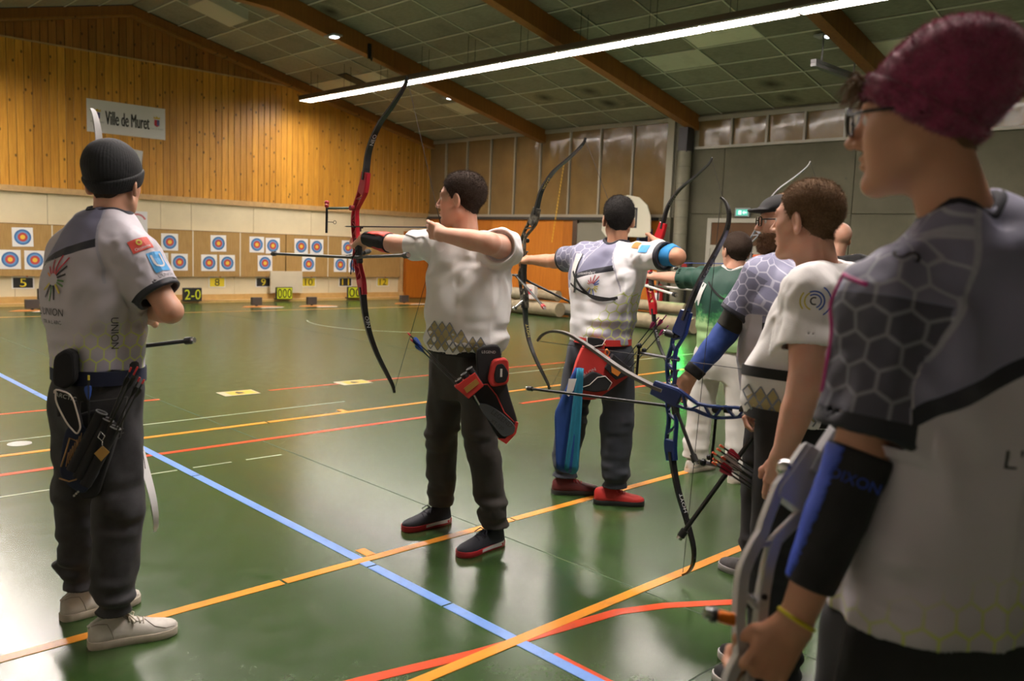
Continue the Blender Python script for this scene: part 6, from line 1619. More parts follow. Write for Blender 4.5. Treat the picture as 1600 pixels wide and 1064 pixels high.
blk_ = f2.prism([(708, 602), (738, 580), (752, 600), (730, 620)], 0.0, 0.045).build('tube_holder', QR, q2, bevel=.004)
f2.prism([(722, 604), (740, 589), (745, 596), (727, 611)], 0.045, 0.004).build('bronze_plate', M('bronze_plate', (0.35, 0.19, 0.04), 0.4), blk_)
tubes(f2, [(714, 592), (722, 583), (730, 575)], 0.015, 0.025, unit(-f2.u * 0.8 + f2.r * 0.55), 0.10, q2)
rt_ = MB(); f2.tube([(738, 600), (758, 598), (772, 615), (784, 640), (800, 655)], 0.03, 0.003, rt_); rt_.build('red_piping', QR, q2, smooth=True)
MB().cyl(f2.w((738, 614), 0.04), f2.w((746, 628), 0.05), 0.005, n=8).build('clip', M('steel_bright'), q2)
lb = MB(); text(lb, 'LEGEND', f2.w((758, 550), 0.0265), f2.r, f2.u, h=0.012); lb.build('belt_lettering', SILV, q2)
P2.belt(0.958, 0.042, 0.014, cloth('black_webbing', (0.012, 0.012, 0.012)))
arrow(f2.w((641, 526), 0.06), f2.w((726, 606), 0.01), 'black arrow with blue vanes sticking out of the black and red quiver, upper of two', 'arrows in the red quiver', vane=M('vane_blue'), vl=0.05)
arrow(f2.w((645, 535), 0.055), f2.w((724, 612), 0.01), 'black arrow with blue vanes sticking out of the black and red quiver, lower of two', 'arrows in the red quiver', vane=M('vane_blue'), vl=0.05)
# red quiver of the blue-sleeved archer, with a towel
f3 = Flat((3.565, 2.99, 0.77), (0.80, -0.60, 0), (938, 590), 282)
q3 = empty('quiver', (3.56, 2.99, 0.55), 'red and black hip quiver with white piping on the blue-sleeved archer', 'quiver', 'hip quivers')
f3.prism(rnd_poly([(918, 540), (946, 530), (952, 560), (985, 572), (994, 588), (978, 600), (940, 630), (912, 628), (900, 600), (906, 570)], 3), -0.025, 0.05).build('holster', QR, q3, bevel=.006)
fl_ = f3.prism(rnd_poly([(920, 530), (948, 533), (944, 545), (930, 548), (918, 540)], 4), 0.02, 0.02).build('flap', QB, q3, bevel=.004)
f3.tube([(919, 530), (920, 540), (930, 545), (944, 542), (949, 533)], 0.042, 0.0022).build('piping', PIPE, fl_, smooth=True)
pk3 = f3.prism(rnd_poly([(908, 600), (930, 582), (950, 590), (963, 602), (956, 612), (936, 616), (914, 612)], 4), 0.025, 0.03).build('pocket', QB, q3, bevel=.006)
f3.tube([(909, 610), (926, 604), (938, 592), (950, 590), (961, 600), (955, 612)], 0.056, 0.0025).build('piping', PIPE, pk3, smooth=True)
tb3 = f3.prism([(962, 556), (994, 580), (986, 588), (968, 596), (950, 578)], 0.0, 0.05).build('tube_block', QB, q3, bevel=.004)
f3.prism([(958, 566), (976, 582), (970, 590), (960, 584)], 0.05, 0.004).build('orange_mark', M('orange_mark', (0.6, 0.2, 0.03), 0.5), tb3)
tx = MB(); dd = f3.r * 0.85 + f3.u * 0.5; text(tx, 'AVALON', f3.w((922, 588), 0.03), dd, np.cross(f3.n, dd), h=0.02); tx.build('lettering', SILV, q3)
rg = MB(); f3.tube([(951, 548), (948, 556), (953, 560), (956, 553), (951, 548)], 0.04, 0.004, rg); rg.build('orange_clip', M('orange_ano'), q3, smooth=True)
P3.belt(0.945, 0.035, 0.012, QR)
for i, ((x0, y0), (x1, y1)) in enumerate([((1030, 500), (985, 565)), ((1042, 496), (988, 572)), ((1046, 512), (992, 578))]):
    arrow(f3.w((x0, y0), 0.03), f3.w((x1 - 22, y1 + 26), 0.02), ['arrow with pink vanes in the red quiver, leftmost of three', 'arrow with pink vanes in the red quiver, middle of three', 'arrow with pink vanes in the red quiver, rightmost of three'][i], 'arrows in the red and black quiver', vane=M('vane_pink', (0.50, 0.03, 0.18), 0.5), nock=M('nock_purple', (0.35, 0.03, 0.25), 0.4))
# towel hanging from the red quiver
tw = empty('towel', (3.575, 3.16, 0.5), 'blue and turquoise towel hanging from the red quiver', 'towel')
def towel(cols, mat, name, d):
    rows = []
    for i in range(15):
        t = i / 14; y = 578 + (735 - 578) * t; xl, xr = cols(t)
        row = []
        for j in range(9):
            s_ = j / 8; x = xl + (xr - xl) * s_
            row.append(f3.w((x, y + 10 * math.sin(s_ * 3) * t), d + 0.014 * math.sin(s_ * 7 + 2 * t) * (0.3 + t)))
        rows.append(row)
    mb = MB(); n = 9
    V = [p for r in rows for p in r] + [p - f3.n * 0.006 for r in rows for p in r]; N = 15 * 9
    F_ = [(i*n+j, i*n+j+1, (i+1)*n+j+1, (i+1)*n+j) for i in range(14) for j in range(8)]
    F_ += [(N+i*n+j, N+(i+1)*n+j, N+(i+1)*n+j+1, N+i*n+j+1) for i in range(14) for j in range(8)]
    F_ += [(i*n, (i+1)*n, N+(i+1)*n, N+i*n) for i in range(14)] + [(i*n+8, N+i*n+8, N+(i+1)*n+8, (i+1)*n+8) for i in range(14)] + [(j, N+j, N+j+1, j+1) for j in range(8)] + [(14*n+j, 14*n+j+1, N+14*n+j+1, N+14*n+j) for j in range(8)]
    return mb.add(V, F_).build(name, mat, tw, smooth=True)
towel(lambda t: (903 - 30 * min(1, t * 2.2) + 12 * max(0, t - .45), 913 - 2 * t), cloth('blue_terry', (0.012, 0.055, 0.24), weave=160), 'blue_fold', 0.045)
towel(lambda t: (905 - 14 * t, 915 - 1 * t), cloth('turquoise_terry', (0.010, 0.17, 0.27), weave=160), 'turquoise_fold', 0.066)
f3.prism([(892, 594), (904, 594), (900, 612), (893, 622), (889, 618)], 0.075, 0.002).build('care_label', M('white_foam'), tw)
# quiver and arrows of the right-hand white T-shirt archer
f6 = Flat((2.395, 1.375, 0.80), (0.70, -0.71, 0), (1160, 710), 500)
q6 = empty('quiver', (2.47, 1.31, 0.6), 'black hip quiver with a red pocket under the hand of the white T-shirt archer', 'quiver', 'hip quivers')
f6.prism(rnd_poly([(1196, 735), (1222, 740), (1236, 775), (1228, 830), (1206, 828), (1194, 770)], 3), -0.02, 0.05).build('holster', QB, q6, bevel=.006)
f6.prism(rnd_poly([(1208, 745), (1232, 742), (1234, 765), (1210, 768)], 3), 0.03, 0.02).build('pocket', QR, q6, bevel=.004)
for i, (x, y) in enumerate([(1111, 696), (1113, 706), (1118, 690), (1122, 684), (1126, 703), (1112, 712)]):
    arrow(f6.w((x, y), 0.03), f6.w((x + 100, y + 64), 0.0), ['arrow with red and white vanes at the hip quiver, top left of the bunch', 'arrow with red and white vanes at the hip quiver, left middle of the bunch', 'arrow with red and white vanes at the hip quiver, second from top', 'arrow with red and white vanes at the hip quiver, topmost', 'arrow with red and white vanes at the hip quiver, right of the bunch', 'arrow with red and white vanes at the hip quiver, lowest of the bunch'][i], 'arrows at the right-hand hip quiver', vane=M('vane_crimson', (0.50, 0.02, 0.05), 0.5) if i % 2 else M('vane_white', (0.65, 0.6, 0.58), 0.5), nock=M('nock_orange', (0.75, 0.10, 0.03), 0.3), r=0.003, vl=0.05, vh=0.011, point=False)
P6.belt(1.085, 0.032, 0.012, cloth('black_webbing'), 'waist_strap', tilt=0.10); P6.belt(0.975, 0.035, 0.010, BLKCLOTH, 'belt')
# black pouch behind the foreground archer
q7 = empty('quiver', (1.66, 0.33, 0.72), 'black pouch hanging at the hip of the foreground archer', 'quiver', 'hip quivers')
MB().cbox((1.645, 0.335, 0.83), (0.09, 0.06, 0.17), Matrix.Rotation(0.6, 3, 'Z')).build('pouch', QB, q7, bevel=.015)
MB().tube([(1.63, 0.30, 0.95), (1.63, 0.285, 0.87)], 0.006, 6).build('clip', M('steel_bright'), q7)
# arrow / rod leaning behind the right-hand archer
# ================================================================ PRINT ON THE CLOTHES
RAYS = [(100, .9, 'r'), (75, 1.15, 'r'), (55, 1.25, 'r'), (40, 1.0, 'k'), (20, .8, 'k'), (-5, .65, 'g'), (-25, .7, 'g'), (-50, .8, 'y'), (-75, .95, 'k'), (-95, 1.0, 'g'), (-118, .95, 'k'), (-140, .8, 'y'), (150, .55, 'o'), (125, .7, 'r')]
RC = {'r': M('print_red', (0.45, 0.02, 0.04), 0.6), 'k': M('print_black', (0.02, 0.02, 0.025), 0.6), 'g': M('print_green', (0.10, 0.22, 0.07), 0.6), 'y': M('print_yellow', (0.60, 0.50, 0.06), 0.6), 'o': M('print_orange', (0.65, 0.22, 0.04), 0.6), 'b': M('print_blue', (0.03, 0.09, 0.40), 0.6), 'w': M('print_white', (0.65, 0.65, 0.66), 0.6), 'c': M('print_cyan', (0.05, 0.30, 0.62), 0.6)}
def starburst(P, z, lat, R, bright=False):
    f, l = P.T.dirs(z); o = P.T.pt(z, lat, 0) 
    by = {}
    for ang, ln, c in RAYS:
        if bright: c = {'k': 'b', 'g': 'y'}.get(c, c)
        a = math.radians(ang); by.setdefault(c, []).append(bar2((0.28*R*math.cos(a), 0.28*R*math.sin(a)), (ln*R*math.cos(a), ln*R*math.sin(a)), 0.09*R))
    for c, sh in by.items(): decal('print', P.shirt_sdf, RC[c], P.sh_obj, o, -l, (0, 0, 1), sh)
def backtext(P, t, z, lat, mat, w=None, h=None, rot=0.0, name='print'):
    f, l = P.T.dirs(z); decal(name, P.shirt_sdf, mat, P.sh_obj, P.T.pt(z, lat, 0), -l, (0, 0, 1), [tshape(t, 0, 0, w, h, rot)])
starburst(P1, 1.285, 0.025, 0.075)
backtext(P1, "L'UNION", 1.175, 0.03, RC['k'], h=0.026); backtext(P1, 'TIR A L ARC', 1.14, 0.02, RC['k'], w=0.10)
rs_ = unit(np.array(P1.T.dirs(1.15)[1]) * -1 - P1.T.dirs(1.15)[0] * 0.35)
rd = -P1.T.dirs(1.15)[0] * 0.35; 
nrm = unit(-P1.T.dirs(1.1)[1] * 0.85 - P1.T.dirs(1.1)[0] * 0.5); axx = np.cross((0, 0, 1), nrm)
decal('print', P1.shirt_sdf, RC['k'], P1.sh_obj, P1.T.pt(1.11, 0, 0), (0, 0, -1), axx, [tshape('UNION', 0.0, 0.055, h=0.024)])
# shoulder patches
def patch(P, k, along, shapes_mats, out, rotz=0.0):
    a = P.arms[k]; sh, el = np.array(a['sh']), np.array(a['el']); u = unit(el - sh); n = np.array(out, float); n = unit(n - u * (n @ u)); axx = np.cross(-u, n) * 1.0
    for sh_, m_, lf in shapes_mats: decal('print', P.shirt_sdf, m_, P.sh_obj, sh + u * along, np.cross(-u, n), -u, sh_, lift=lf)
patch(P1, 'R', 0.015, [([qshape(-0.045, -0.02, 0.03, 0.025)], M('patch_red', (0.55, 0.05, 0.03), 0.6), 0.0025), ([tshape('Occitanie', -0.008, -0.010, w=0.055)], RC['w'], 0.0042), ([arc2(-0.012, 0.010, 0.008, 0, 360, 0.005)], RC['y'], 0.0042)], (0.05, -0.9, 0.45))
patch(P1, 'R', 0.085, [([qshape(-0.03, -0.04, 0.03, 0.035)], RC['c'], 0.0025), ([tshape('U', 0, 0, h=0.05)], RC['w'], 0.0042)], (0.35, -0.9, 0.15))
patch(P1, 'R', 0.140, [([tshape("L'UNION", 0, 0, h=0.012)], RC['k'], 0.003)], (0.35, -0.9, 0.15))
starburst(P3, 1.255, 0.0, 0.055, True)
backtext(P3, 'luniontiralarc', 1.325, 0.055, RC['w'], h=0.016, rot=0.12)
backtext(P5, 'luniontiralarc', 1.265, 0.07, RC['w'], h=0.020, rot=0.22); backtext(P1, 'luniontiralarc', 1.345, 0.07, RC['w'], h=0.012, rot=0.25)
patch(P3, 'R', 0.03, [([qshape(-0.02, -0.02, 0.025, 0.03)], RC['o'], 0.003)], (-0.75, -0.2, 0.6))
patch(P3, 'R', 0.095, [([qshape(-0.025, -0.035, 0.025, 0.035)], RC['c'], 0.003)], (-0.75, -0.2, 0.4))
# chest-guard straps of the blue-sleeved archer
f, l = P3.T.dirs(1.25); STRAP = cloth('strap_black', (0.012, 0.012, 0.013))
def strap(P, z0, lat0, z1, lat1, wd, mat, bow=0.0, dirn=None, n=16, lift=0.006, name='strap'):
    f, l = P.T.dirs((z0 + z1) / 2); pts = [((-lat0 + (lat0 - lat1) * t), (z0 - (z0 + z1) / 2) + (z1 - z0) * t - bow * math.sin(math.pi * t)) for t in np.linspace(0, 1, n)]
    V = []; 
    for i, p in enumerate(pts):
        q = np.array(pts[min(i+1, n-1)]) - np.array(pts[max(i-1, 0)]); q = q / np.linalg.norm(q); nn = np.array([-q[1], q[0]]) * wd / 2
        V += [tuple(np.array(p) + nn), tuple(np.array(p) - nn)]
    return decal(name, P.shirt_sdf, mat, P.sh_obj, P.T.pt((z0 + z1) / 2, 0, 0), -l if dirn is None else dirn, (0, 0, 1), [(V, [(2*i, 2*i+1, 2*i+3, 2*i+2) for i in range(n - 1)])], lift=lift)
strap(P3, 1.33, 0.155, 1.20, -0.155, 0.016, STRAP, 0.07); strap(P3, 1.26, 0.17, 1.19, -0.15, 0.012, STRAP, 0.02)
strap(P3, 1.43, 0.150, 1.22, 0.165, 0.045, M('guard_white', (0.62, 0.61, 0.58), 0.6), 0.0, name='chest_guard'); strap(P3, 1.43, 0.125, 1.21, 0.14, 0.008, STRAP)
strap(P4, 1.27, 0.12, 1.13, 0.165, 0.05, M('guard_white'), 0.0, name='chest_guard'); strap(P4, 1.28, 0.09, 1.20, -0.15, 0.012, STRAP, 0.06)
# sleeve roundel and prints of the right-hand white T-shirt archer
patch(P6, 'L', 0.045, [([arc2(0.004, 0, 0.010, 60, 300, 0.004)], RC['k'], 0.003), ([arc2(0.004, 0, 0.019, -70, 130, 0.004), arc2(0.004, 0, 0.028, -60, 120, 0.0045), arc2(0.004, 0, 0.046, -55, 60, 0.004)], RC['b'], 0.003), ([arc2(0.004, 0, 0.026, 120, 250, 0.004), arc2(0.002, 0, 0.036, 140, 220, 0.004)], RC['y'], 0.003)], (-0.86, -0.5, 0.0))
f, l = P6.T.dirs(1.2)
decal('print', P6.shirt_sdf, RC['y'], P6.sh_obj, P6.T.pt(1.19, 0, 0), -l, (0, 0, 1), [arc2(-0.08, 0.02, 0.030, 30, 330, 0.007), bar2((-0.10, -0.06), (-0.06, 0.06), 0.008), bar2((-0.12, -0.02), (-0.05, -0.04), 0.008), arc2(-0.085, -0.06, 0.02, 0, 300, 0.006)])
decal('print', P6.shirt_sdf, RC['b'], P6.sh_obj, P6.T.pt(1.22, 0, 0), -l, (0, 0, 1), [arc2(-0.05, 0.03, 0.034, 90, 260, 0.006), arc2(-0.05, 0.03, 0.022, 90, 260, 0.006)])
# net pattern low on the fronts of the white T-shirts
def net(P, zc_, dirn, up, w_, h_, o, cols):
    A, Bq, k = [], [], 0.036
    nx, ny = int(w_ / k), int(h_ / k)
    for i in range(nx):
        for j in range(ny):
            cx_, cy_ = (i + 0.5 * (j % 2) - nx / 2) * k, (j - ny / 2) * k * 0.8
            if cy_ > h_ * (0.45 - 0.75 * (i / nx)): continue
            D4 = [(cx_ - k*.47, cy_), (cx_, cy_ - k*.74), (cx_ + k*.47, cy_), (cx_, cy_ + k*.74)]; A.append((D4, [(0, 1, 2, 3)])); Bq += [bar2(D4[e], D4[(e + 1) % 4], 0.0045, 2) for e in range(4)]
    decal('print', P.shirt_sdf, cols[0], P.sh_obj, o, dirn, up, A); decal('print', P.shirt_sdf, cols[1], P.sh_obj, o, dirn, up, Bq, lift=0.003)
DY = M('print_dull_yellow', (0.38, 0.31, 0.14), 0.7); DG = M('print_slate', (0.20, 0.22, 0.26), 0.7)
net(P2, 1.02, (0.76, -0.65, 0), (0, 0, 1), 0.30, 0.15, P2.T.pt(1.04, 0, 0) + np.array((-0.02, 0.02, 0)), (DY, DG))
net(P6, 1.0, (0.50, -0.86, 0), (0, 0, 1), 0.22, 0.14, P6.T.pt(1.02, 0, 0) + np.array((-0.05, 0.05, 0)), (DY, DG))
decal('print', P7.shirt_sdf, RC['k'], P7.sh_obj, np.array((1.40, 0.56, 1.42)), (0.62, -0.75, 0), (0.35, 0.2, 0.9), [tshape('S', 0.0, 0.02, h=0.040, rot=1.3)], back=0.2)
backtext(P7, "L'UNION", 1.17, -0.03, RC['k'], h=0.03)
# magenta piping on the front edge of the foreground sleeve
a7 = P7.arms['L']; u7 = unit(np.array(a7['el']) - a7['sh']); pp = []
def on_sleeve(t, n):
    n = unit(np.array(n) - u7 * (np.array(n) @ u7)); return trace(P7.shirt_sdf, np.array([np.array(a7['sh']) + u7 * t + n * 0.2]), -n)[0]
nA, nB = np.array((0.35, -0.75, 0.0)), np.array((-0.55, 0.80, 0.0))
for k in np.linspace(0.62, 1, 7): pp.append(on_sleeve(-0.030 + 0.045 * (1 - k) , nA * (1 - k) + np.array((-0.75, -0.30, 0)) * 2 * k * (1 - k) + nB * k))
for t in np.linspace(-0.012, 0.165, 12): pp.append(on_sleeve(t, nB))
MB().tube([tuple(float(c) for c in p) for p in pp], 0.004, 6).build('piping', M('magenta_piping', (0.50, 0.02, 0.22), 0.5), P7.sh_obj, smooth=True)
ag_t = MB(); u_ = unit(np.array(a7['wr']) - a7['el']); n_ = unit(np.array((-0.87, -0.45, 0.0)) - u_ * (np.array((-0.87, -0.45, 0.0)) @ u_)); text(ag_t, 'DIXON', np.array(a7['el']) + u_ * 0.035 + n_ * 0.0505, np.cross(-u_, n_), -u_, h=0.017); ag_t.build('lettering', M('blue_trim'), ag7)
# ================================================================ TARGET WALL
YB = BOARD_Y - 0.002
def disc(r, y, n=28): return [(r * math.cos(2*math.pi*i/n), y, r * math.sin(2*math.pi*i/n)) for i in range(n)]
TF = {}
def tgt_mesh(name, r, y0, y1, mat, sq=False):
    mb = MB()
    if sq: mb.box((-r, y0, -r), (r, y1, r))
    else: mb.rings([disc(r, y0), disc(r, y1)], True, True)
    me = mb.mesh(); me.materials.append(mat); return me
TFM = [('paper', tgt_mesh('p', 0.175, -0.004, 0.0, M('target_paper', (0.86, 0.85, 0.82), 0.6), True)), ('blue_ring', tgt_mesh('b', 0.142, -0.006, -0.004, M('target_blue', (0.045, 0.16, 0.40), 0.6))), ('light_blue_ring', tgt_mesh('b2', 0.112, -0.007, -0.006, M('target_light_blue', (0.15, 0.33, 0.60), 0.6))), ('red_ring', tgt_mesh('r', 0.082, -0.008, -0.007, M('target_red', (0.55, 0.07, 0.06), 0.6))), ('gold_ring', tgt_mesh('g', 0.042, -0.009, -0.008, M('target_gold', (0.85, 0.55, 0.05), 0.6)))]
def target(x, z, label):
    r = empty('target_face', (x, YB, z), label, 'target', 'archery target faces on the board'); r.rotation_euler = (0, random.uniform(-.02, .02), 0)
    for n, me in TFM: link_mesh(n, me, None, r)
TG = {5: [(4.43, 1.27, 'top'), (4.215, 0.855, 'lower left'), (4.625, 0.85, 'lower right')], 7: [(7.147, 1.262, 'top'), (6.94, 0.86, 'lower left'), (7.35, 0.85, 'lower right')], 8: [(8.199, 1.265, 'top'), (7.99, 0.845, 'lower left'), (8.40, 0.845, 'lower right')],
      9: [(9.09, 1.265, 'upper left'), (9.48, 1.25, 'upper right'), (9.29, 0.855, 'bottom')], 10: [(10.20, 1.255, 'upper left'), (10.61, 1.255, 'upper right'), (10.40, 0.85, 'bottom')], 11: [(11.47, 1.255, 'top'), (11.26, 0.845, 'lower left'), (11.67, 0.84, 'lower right')]}
NW = {5: 'five', 7: 'seven', 8: 'eight', 9: 'nine', 10: 'ten', 11: 'eleven', 12: 'twelve'}
for n, L in TG.items():
    for x, z, w_ in L: target(x, z, 'blue, red and gold target face above the number %s sign, %s of its three' % (NW[n], w_))
pin = M('pin_white', (0.7, 0.68, 0.6), 0.5)
def number(n, x, style):
    t = str(n); z = 0.445; r = empty('number_sign', (x, YW - 0.03, z - 0.14), 'lane sign showing the number %s below the target board' % NW[n], 'sign', 'lane number signs'); y = YW - 0.028
    MB().box((x - 0.19, y - 0.006, z - 0.135), (x + 0.19, y, z + 0.135)).build('board', M('sign_white', (0.82, 0.80, 0.76), 0.5), r)
    yl = M('sign_yellow', (0.78, 0.62, 0.03), 0.5); bk = M('sign_black', (0.012, 0.012, 0.012), 0.5)
    bgm, fg = (yl, bk) if style == 'y' else (bk, yl)
    p = MB().box((x - 0.165, y - 0.008, z - 0.115), (x + 0.165, y - 0.006, z + 0.07)).build('panel', bgm, r)
    if style == 'k': MB().box((x - 0.07, y - 0.009, z - 0.115), (x + 0.07, y - 0.008, z + 0.07)).build('digit_panel', M('sign_black'), r)
    mb = MB(); text(mb, t, (x, y - 0.0105, z - 0.022), (1, 0, 0), (0, 0, 1), h=0.155, w=0.11 if len(t) == 1 else 0.20); mb.build('digits', fg if not (n == 11) else yl, r)
    MB().box((x + 0.05, y - 0.008, z + 0.085), (x + 0.09, y - 0.006, z + 0.125)).build('red_mark', M('print_red'), r)
for n, x, st in ((5, 4.435, 'k'), (7, 7.14, 'k'), (8, 8.20, 'y'), (9, 9.29, 'k'), (10, 10.45, 'y'), (11, 11.46, 'k'), (12, 12.57, 'y')): number(n, x, st)
def score(x, t, lab):
    r = empty('score_board', (x, 17.30, 0.051), lab, 'scoreboard', 'flip score boards'); w_ = 0.20
    MB().box((x - w_, 17.30, 0.051), (x + w_, 17.36, 0.33)).build('case', M('score_black', (0.012, 0.012, 0.012), 0.45), r, bevel=.01)
    for sx in (-1, 1): MB().box((x + sx * (w_ - .03) - .01, 17.36, 0.051), (x + sx * (w_ - .03) + .01, 17.46, 0.07)).build('foot', M('score_black'), r)
    MB().box((x - w_ + .015, 17.296, 0.066), (x + w_ - .015, 17.30, 0.315)).build('face', M('score_black') if t != '000' and t != '00' else M('score_lime', (0.62, 0.68, 0.02), 0.5), r)
    mb = MB(); text(mb, t, (x, 17.293, 0.19), (1, 0, 0), (0, 0, 1), h=0.21, w=0.34 if len(t) > 1 else 0.12); mb.build('digits', M('score_lime', (0.62, 0.68, 0.02), 0.5) if t not in ('000', '00') else M('score_black'), r)
score(4.78, '2', 'black flip score board showing 2, behind the black beanie archer'); score(7.50, '2-0', 'black flip score board showing 2-0 in lime digits'); score(9.62, '000', 'lime flip score board showing 000 left of the red bow'); score(11.50, '00', 'lime flip score board partly behind the red bow, right of the red riser')
# banner and papers on the pine wall
VS = empty('banner_sign', (6.35, YW - 0.03, 3.33), 'white sign reading Ville de Muret on the pine wall', 'sign')
MB().box((5.60, YW - 0.036, 3.33), (7.10, YW - 0.024, 3.95)).build('panel', M('banner_white', (0.74, 0.73, 0.74), 0.45), VS)
mb = MB(); [text(mb, 'Ville de Muret', (6.36 + dx_, YW - 0.0375 - abs(dx_) * .02, 3.63), (1, 0, 0), (0, 0, 1), w=0.84, h=0.26) for dx_ in (-0.006, 0.0, 0.006)]; mb.build('lettering', M('print_black'), VS)
for x in (5.79, 6.93):
    cr = MB().prism([(x - .05, 3.60), (x, 3.57), (x + .05, 3.60), (x + .05, 3.71), (x - .05, 3.71)], (1, 0, 0), (0, 0, 1), (0, 1, 0), (0, YW - 0.038, 0), 0.004).build('shield', M('print_red'), VS)
    MB().box((x, YW - 0.041, 3.60), (x + .05, YW - 0.039, 3.71)).build('shield_quarter', M('crest_blue', (0.10, 0.10, 0.25), 0.5), cr)
    MB().prism([(x - .06, 3.725), (x + .06, 3.725), (x + .065, 3.775), (x + .035, 3.75), (x, 3.78), (x - .035, 3.75), (x - .065, 3.775)], (1, 0, 0), (0, 0, 1), (0, 1, 0), (0, YW - 0.038, 0), 0.004).build('crown', M('crest_gold', (0.60, 0.42, 0.05), 0.5), cr)
    mb = MB(); text(mb, 'VILLE DE MURET', (x, YW - 0.0375, 3.53), (1, 0, 0), (0, 0, 1), w=0.26, h=0.03); mb.build('small_lettering', M('print_grey', (0.3, 0.3, 0.32), 0.5), VS)
pn = empty('pennant', (6.5, YW - 0.03, 2.35), 'small white pennant with red print on the pine wall behind the black beanie', 'pennant')
MB().prism([(6.30, 3.10), (6.65, 3.06), (6.58, 2.38), (6.38, 2.38)], (1, 0, 0), (0, 0, 1), (0, 1, 0), (0, YW - 0.032, 0), 0.006).build('cloth', M('banner_white'), pn)
MB().rings([[(6.50 + .07 * math.cos(t), YW - .0365, 2.85 + .1 * math.sin(t)) for t in [6.283 * i / 20 for i in range(20)]], [(6.50 + .07 * math.cos(t), YW - .035, 2.85 + .1 * math.sin(t)) for t in [6.283 * i / 20 for i in range(20)]]]).build('print', M('print_red'), pn)
bn = empty('roll_banner', (6.38, 17.2, 0.051), 'white roll-up banner with red arched print behind the black beanie archer', 'banner')
MB().box((6.13, 17.23, 0.08), (6.56, 17.236, 1.85)).build('sheet', M('banner_white'), bn); MB().box((6.10, 17.17, 0.051), (6.59, 17.30, 0.09)).build('base', M('anodised_black'), bn); MB().cyl((6.34, 17.25, 0.09), (6.34, 17.25, 1.85), 0.008, n=8).build('pole', M('steel_bright'), bn)
rb = MB()
for i in range(13):
    a = math.radians(150 - 10 * i); rb.cbox((6.36 + 0.17 * math.cos(a), 17.228, 1.62 + 0.17 * math.sin(a)), (0.022, 0.004, 0.035), Matrix.Rotation(math.pi / 2 - a, 3, 'Y'))
rb.build('print', M('print_red'), bn)
# things on the floor before the targets
def marker(x, y, lab):
    r = empty('floor_camera', (x, y, 0), lab, 'camera', 'small dark devices on the floor before the targets')
    MB().box((x - 0.11, y - 0.04, 0.03), (x + 0.11, y + 0.05, 0.19)).build('body', M('device_dark', (0.05, 0.045, 0.04), 0.5), r, bevel=.008)
    MB().box((x - 0.02, y - 0.02, 0.004), (x + 0.02, y + 0.02, 0.032)).build('stem', M('anodised_black'), r)
    MB().prism([(x - 0.42, y - 0.18), (x + 0.1, y - 0.30), (x + 0.55, y - 0.2), (x + 0.2, y + 0.08), (x - 0.2, y + 0.08)], (1, 0, 0), (0, 1, 0), (0, 0, 1), (0, 0, 0.003), 0.003).build('mat', M('mat_orange', (0.60, 0.22, 0.05), 0.5), r)
    MB().prism([(x - 0.1, y - 0.36), (x + 0.35, y - 0.42), (x + 0.45, y - 0.33), (x + 0.02, y - 0.27)], (1, 0, 0), (0, 1, 0), (0, 0, 1), (0, 0, 0.003), 0.003).build('paper', M('banner_white'), r)
marker(4.30, 16.6, 'small dark device on an orange mat below the number five sign'); marker(8.42, 16.3, 'small dark device on the floor below the number nine sign'); marker(9.63, 16.15, 'small dark device on the floor right of the lime 000 score board'); marker(12.15, 16.2, 'small dark device on the floor near the orange door')
def card(x, y, rz, lab):
    r = empty('floor_card', (x, y, 0.001), lab, 'card', 'yellow cards taped to the floor'); m_ = Matrix.Translation((x, y, 0)) @ Matrix.Rotation(rz, 4, 'Z')
    MB().box((-0.17, -0.11, 0.0015), (0.17, 0.11, 0.004), m_).build('sheet', M('card_cream', (0.50, 0.44, 0.30), 0.5), r)
    MB().box((-0.10, -0.085, 0.004), (0.15, 0.085, 0.0048), m_).build('yellow_print', M('card_yellow', (0.55, 0.38, 0.04), 0.5), r)
    mb = MB(); mb.prism([(-0.02, -0.05), (0.05, -0.03), (0.04, 0.01), (0.0, 0.05), (-0.03, 0.01)], m_.to_3x3() @ Vector((1, 0, 0)), m_.to_3x3() @ Vector((0, 1, 0)), (0, 0, 1), (x, y, 0.0052), 0.001); mb.build('black_print', M('print_black'), r)
card(3.60, 7.31, -0.05, 'cream and yellow card taped on the green floor left of the white T-shirt archer'); card(4.83, 7.27, -0.05, 'yellow card taped on the floor between the red bow and the archer')
# ================================================================ THINGS ALONG THE RIGHT WALL
bb = empty('basketball_backboard', (13.55, 10.68, 1.6), 'white fan-shaped basketball backboard with black square on the right wall', 'backboard')
fan = [(-0.62, 1.84), (-0.50, 1.72), (0.50, 1.72), (0.62, 1.84), (0.60, 2.12), (0.50, 2.35), (0.30, 2.50), (0.0, 2.55), (-0.30, 2.50), (-0.50, 2.35), (-0.60, 2.12)]
MB().prism(fan, (0, 1, 0), (0, 0, 1), (1, 0, 0), (13.5, 10.72, 0), 0.03).build('board', M('board_cream', (0.60, 0.57, 0.45), 0.5), bb, bevel=.005)
sq = MB()
for lo, hi in (((-0.28, 1.90), (0.28, 1.94)), ((-0.28, 2.26), (0.28, 2.30)), ((-0.28, 1.94), (-0.24, 2.26)), ((0.24, 1.94), (0.28, 2.26))): sq.box((13.478, 10.72 + lo[0], lo[1]), (13.484, 10.72 + hi[0], hi[1]))
sq.build('square_mark', M('print_black'), bb)
MB().box((13.53, 10.40, 1.45), (13.96, 10.46, 1.9)).box((13.53, 10.98, 1.45), (13.96, 11.04, 1.9)).build('bracket', M('bracket_blue', (0.03, 0.05, 0.14), 0.5), bb)
ROLL = M('beige_carpet_back', (0.34, 0.28, 0.18), 0.95, var=0.2, vscale=6, bmp=.4); ROLL2 = M('grey_beige_carpet', (0.27, 0.25, 0.19), 0.95, var=0.2, vscale=5, bmp=.4)
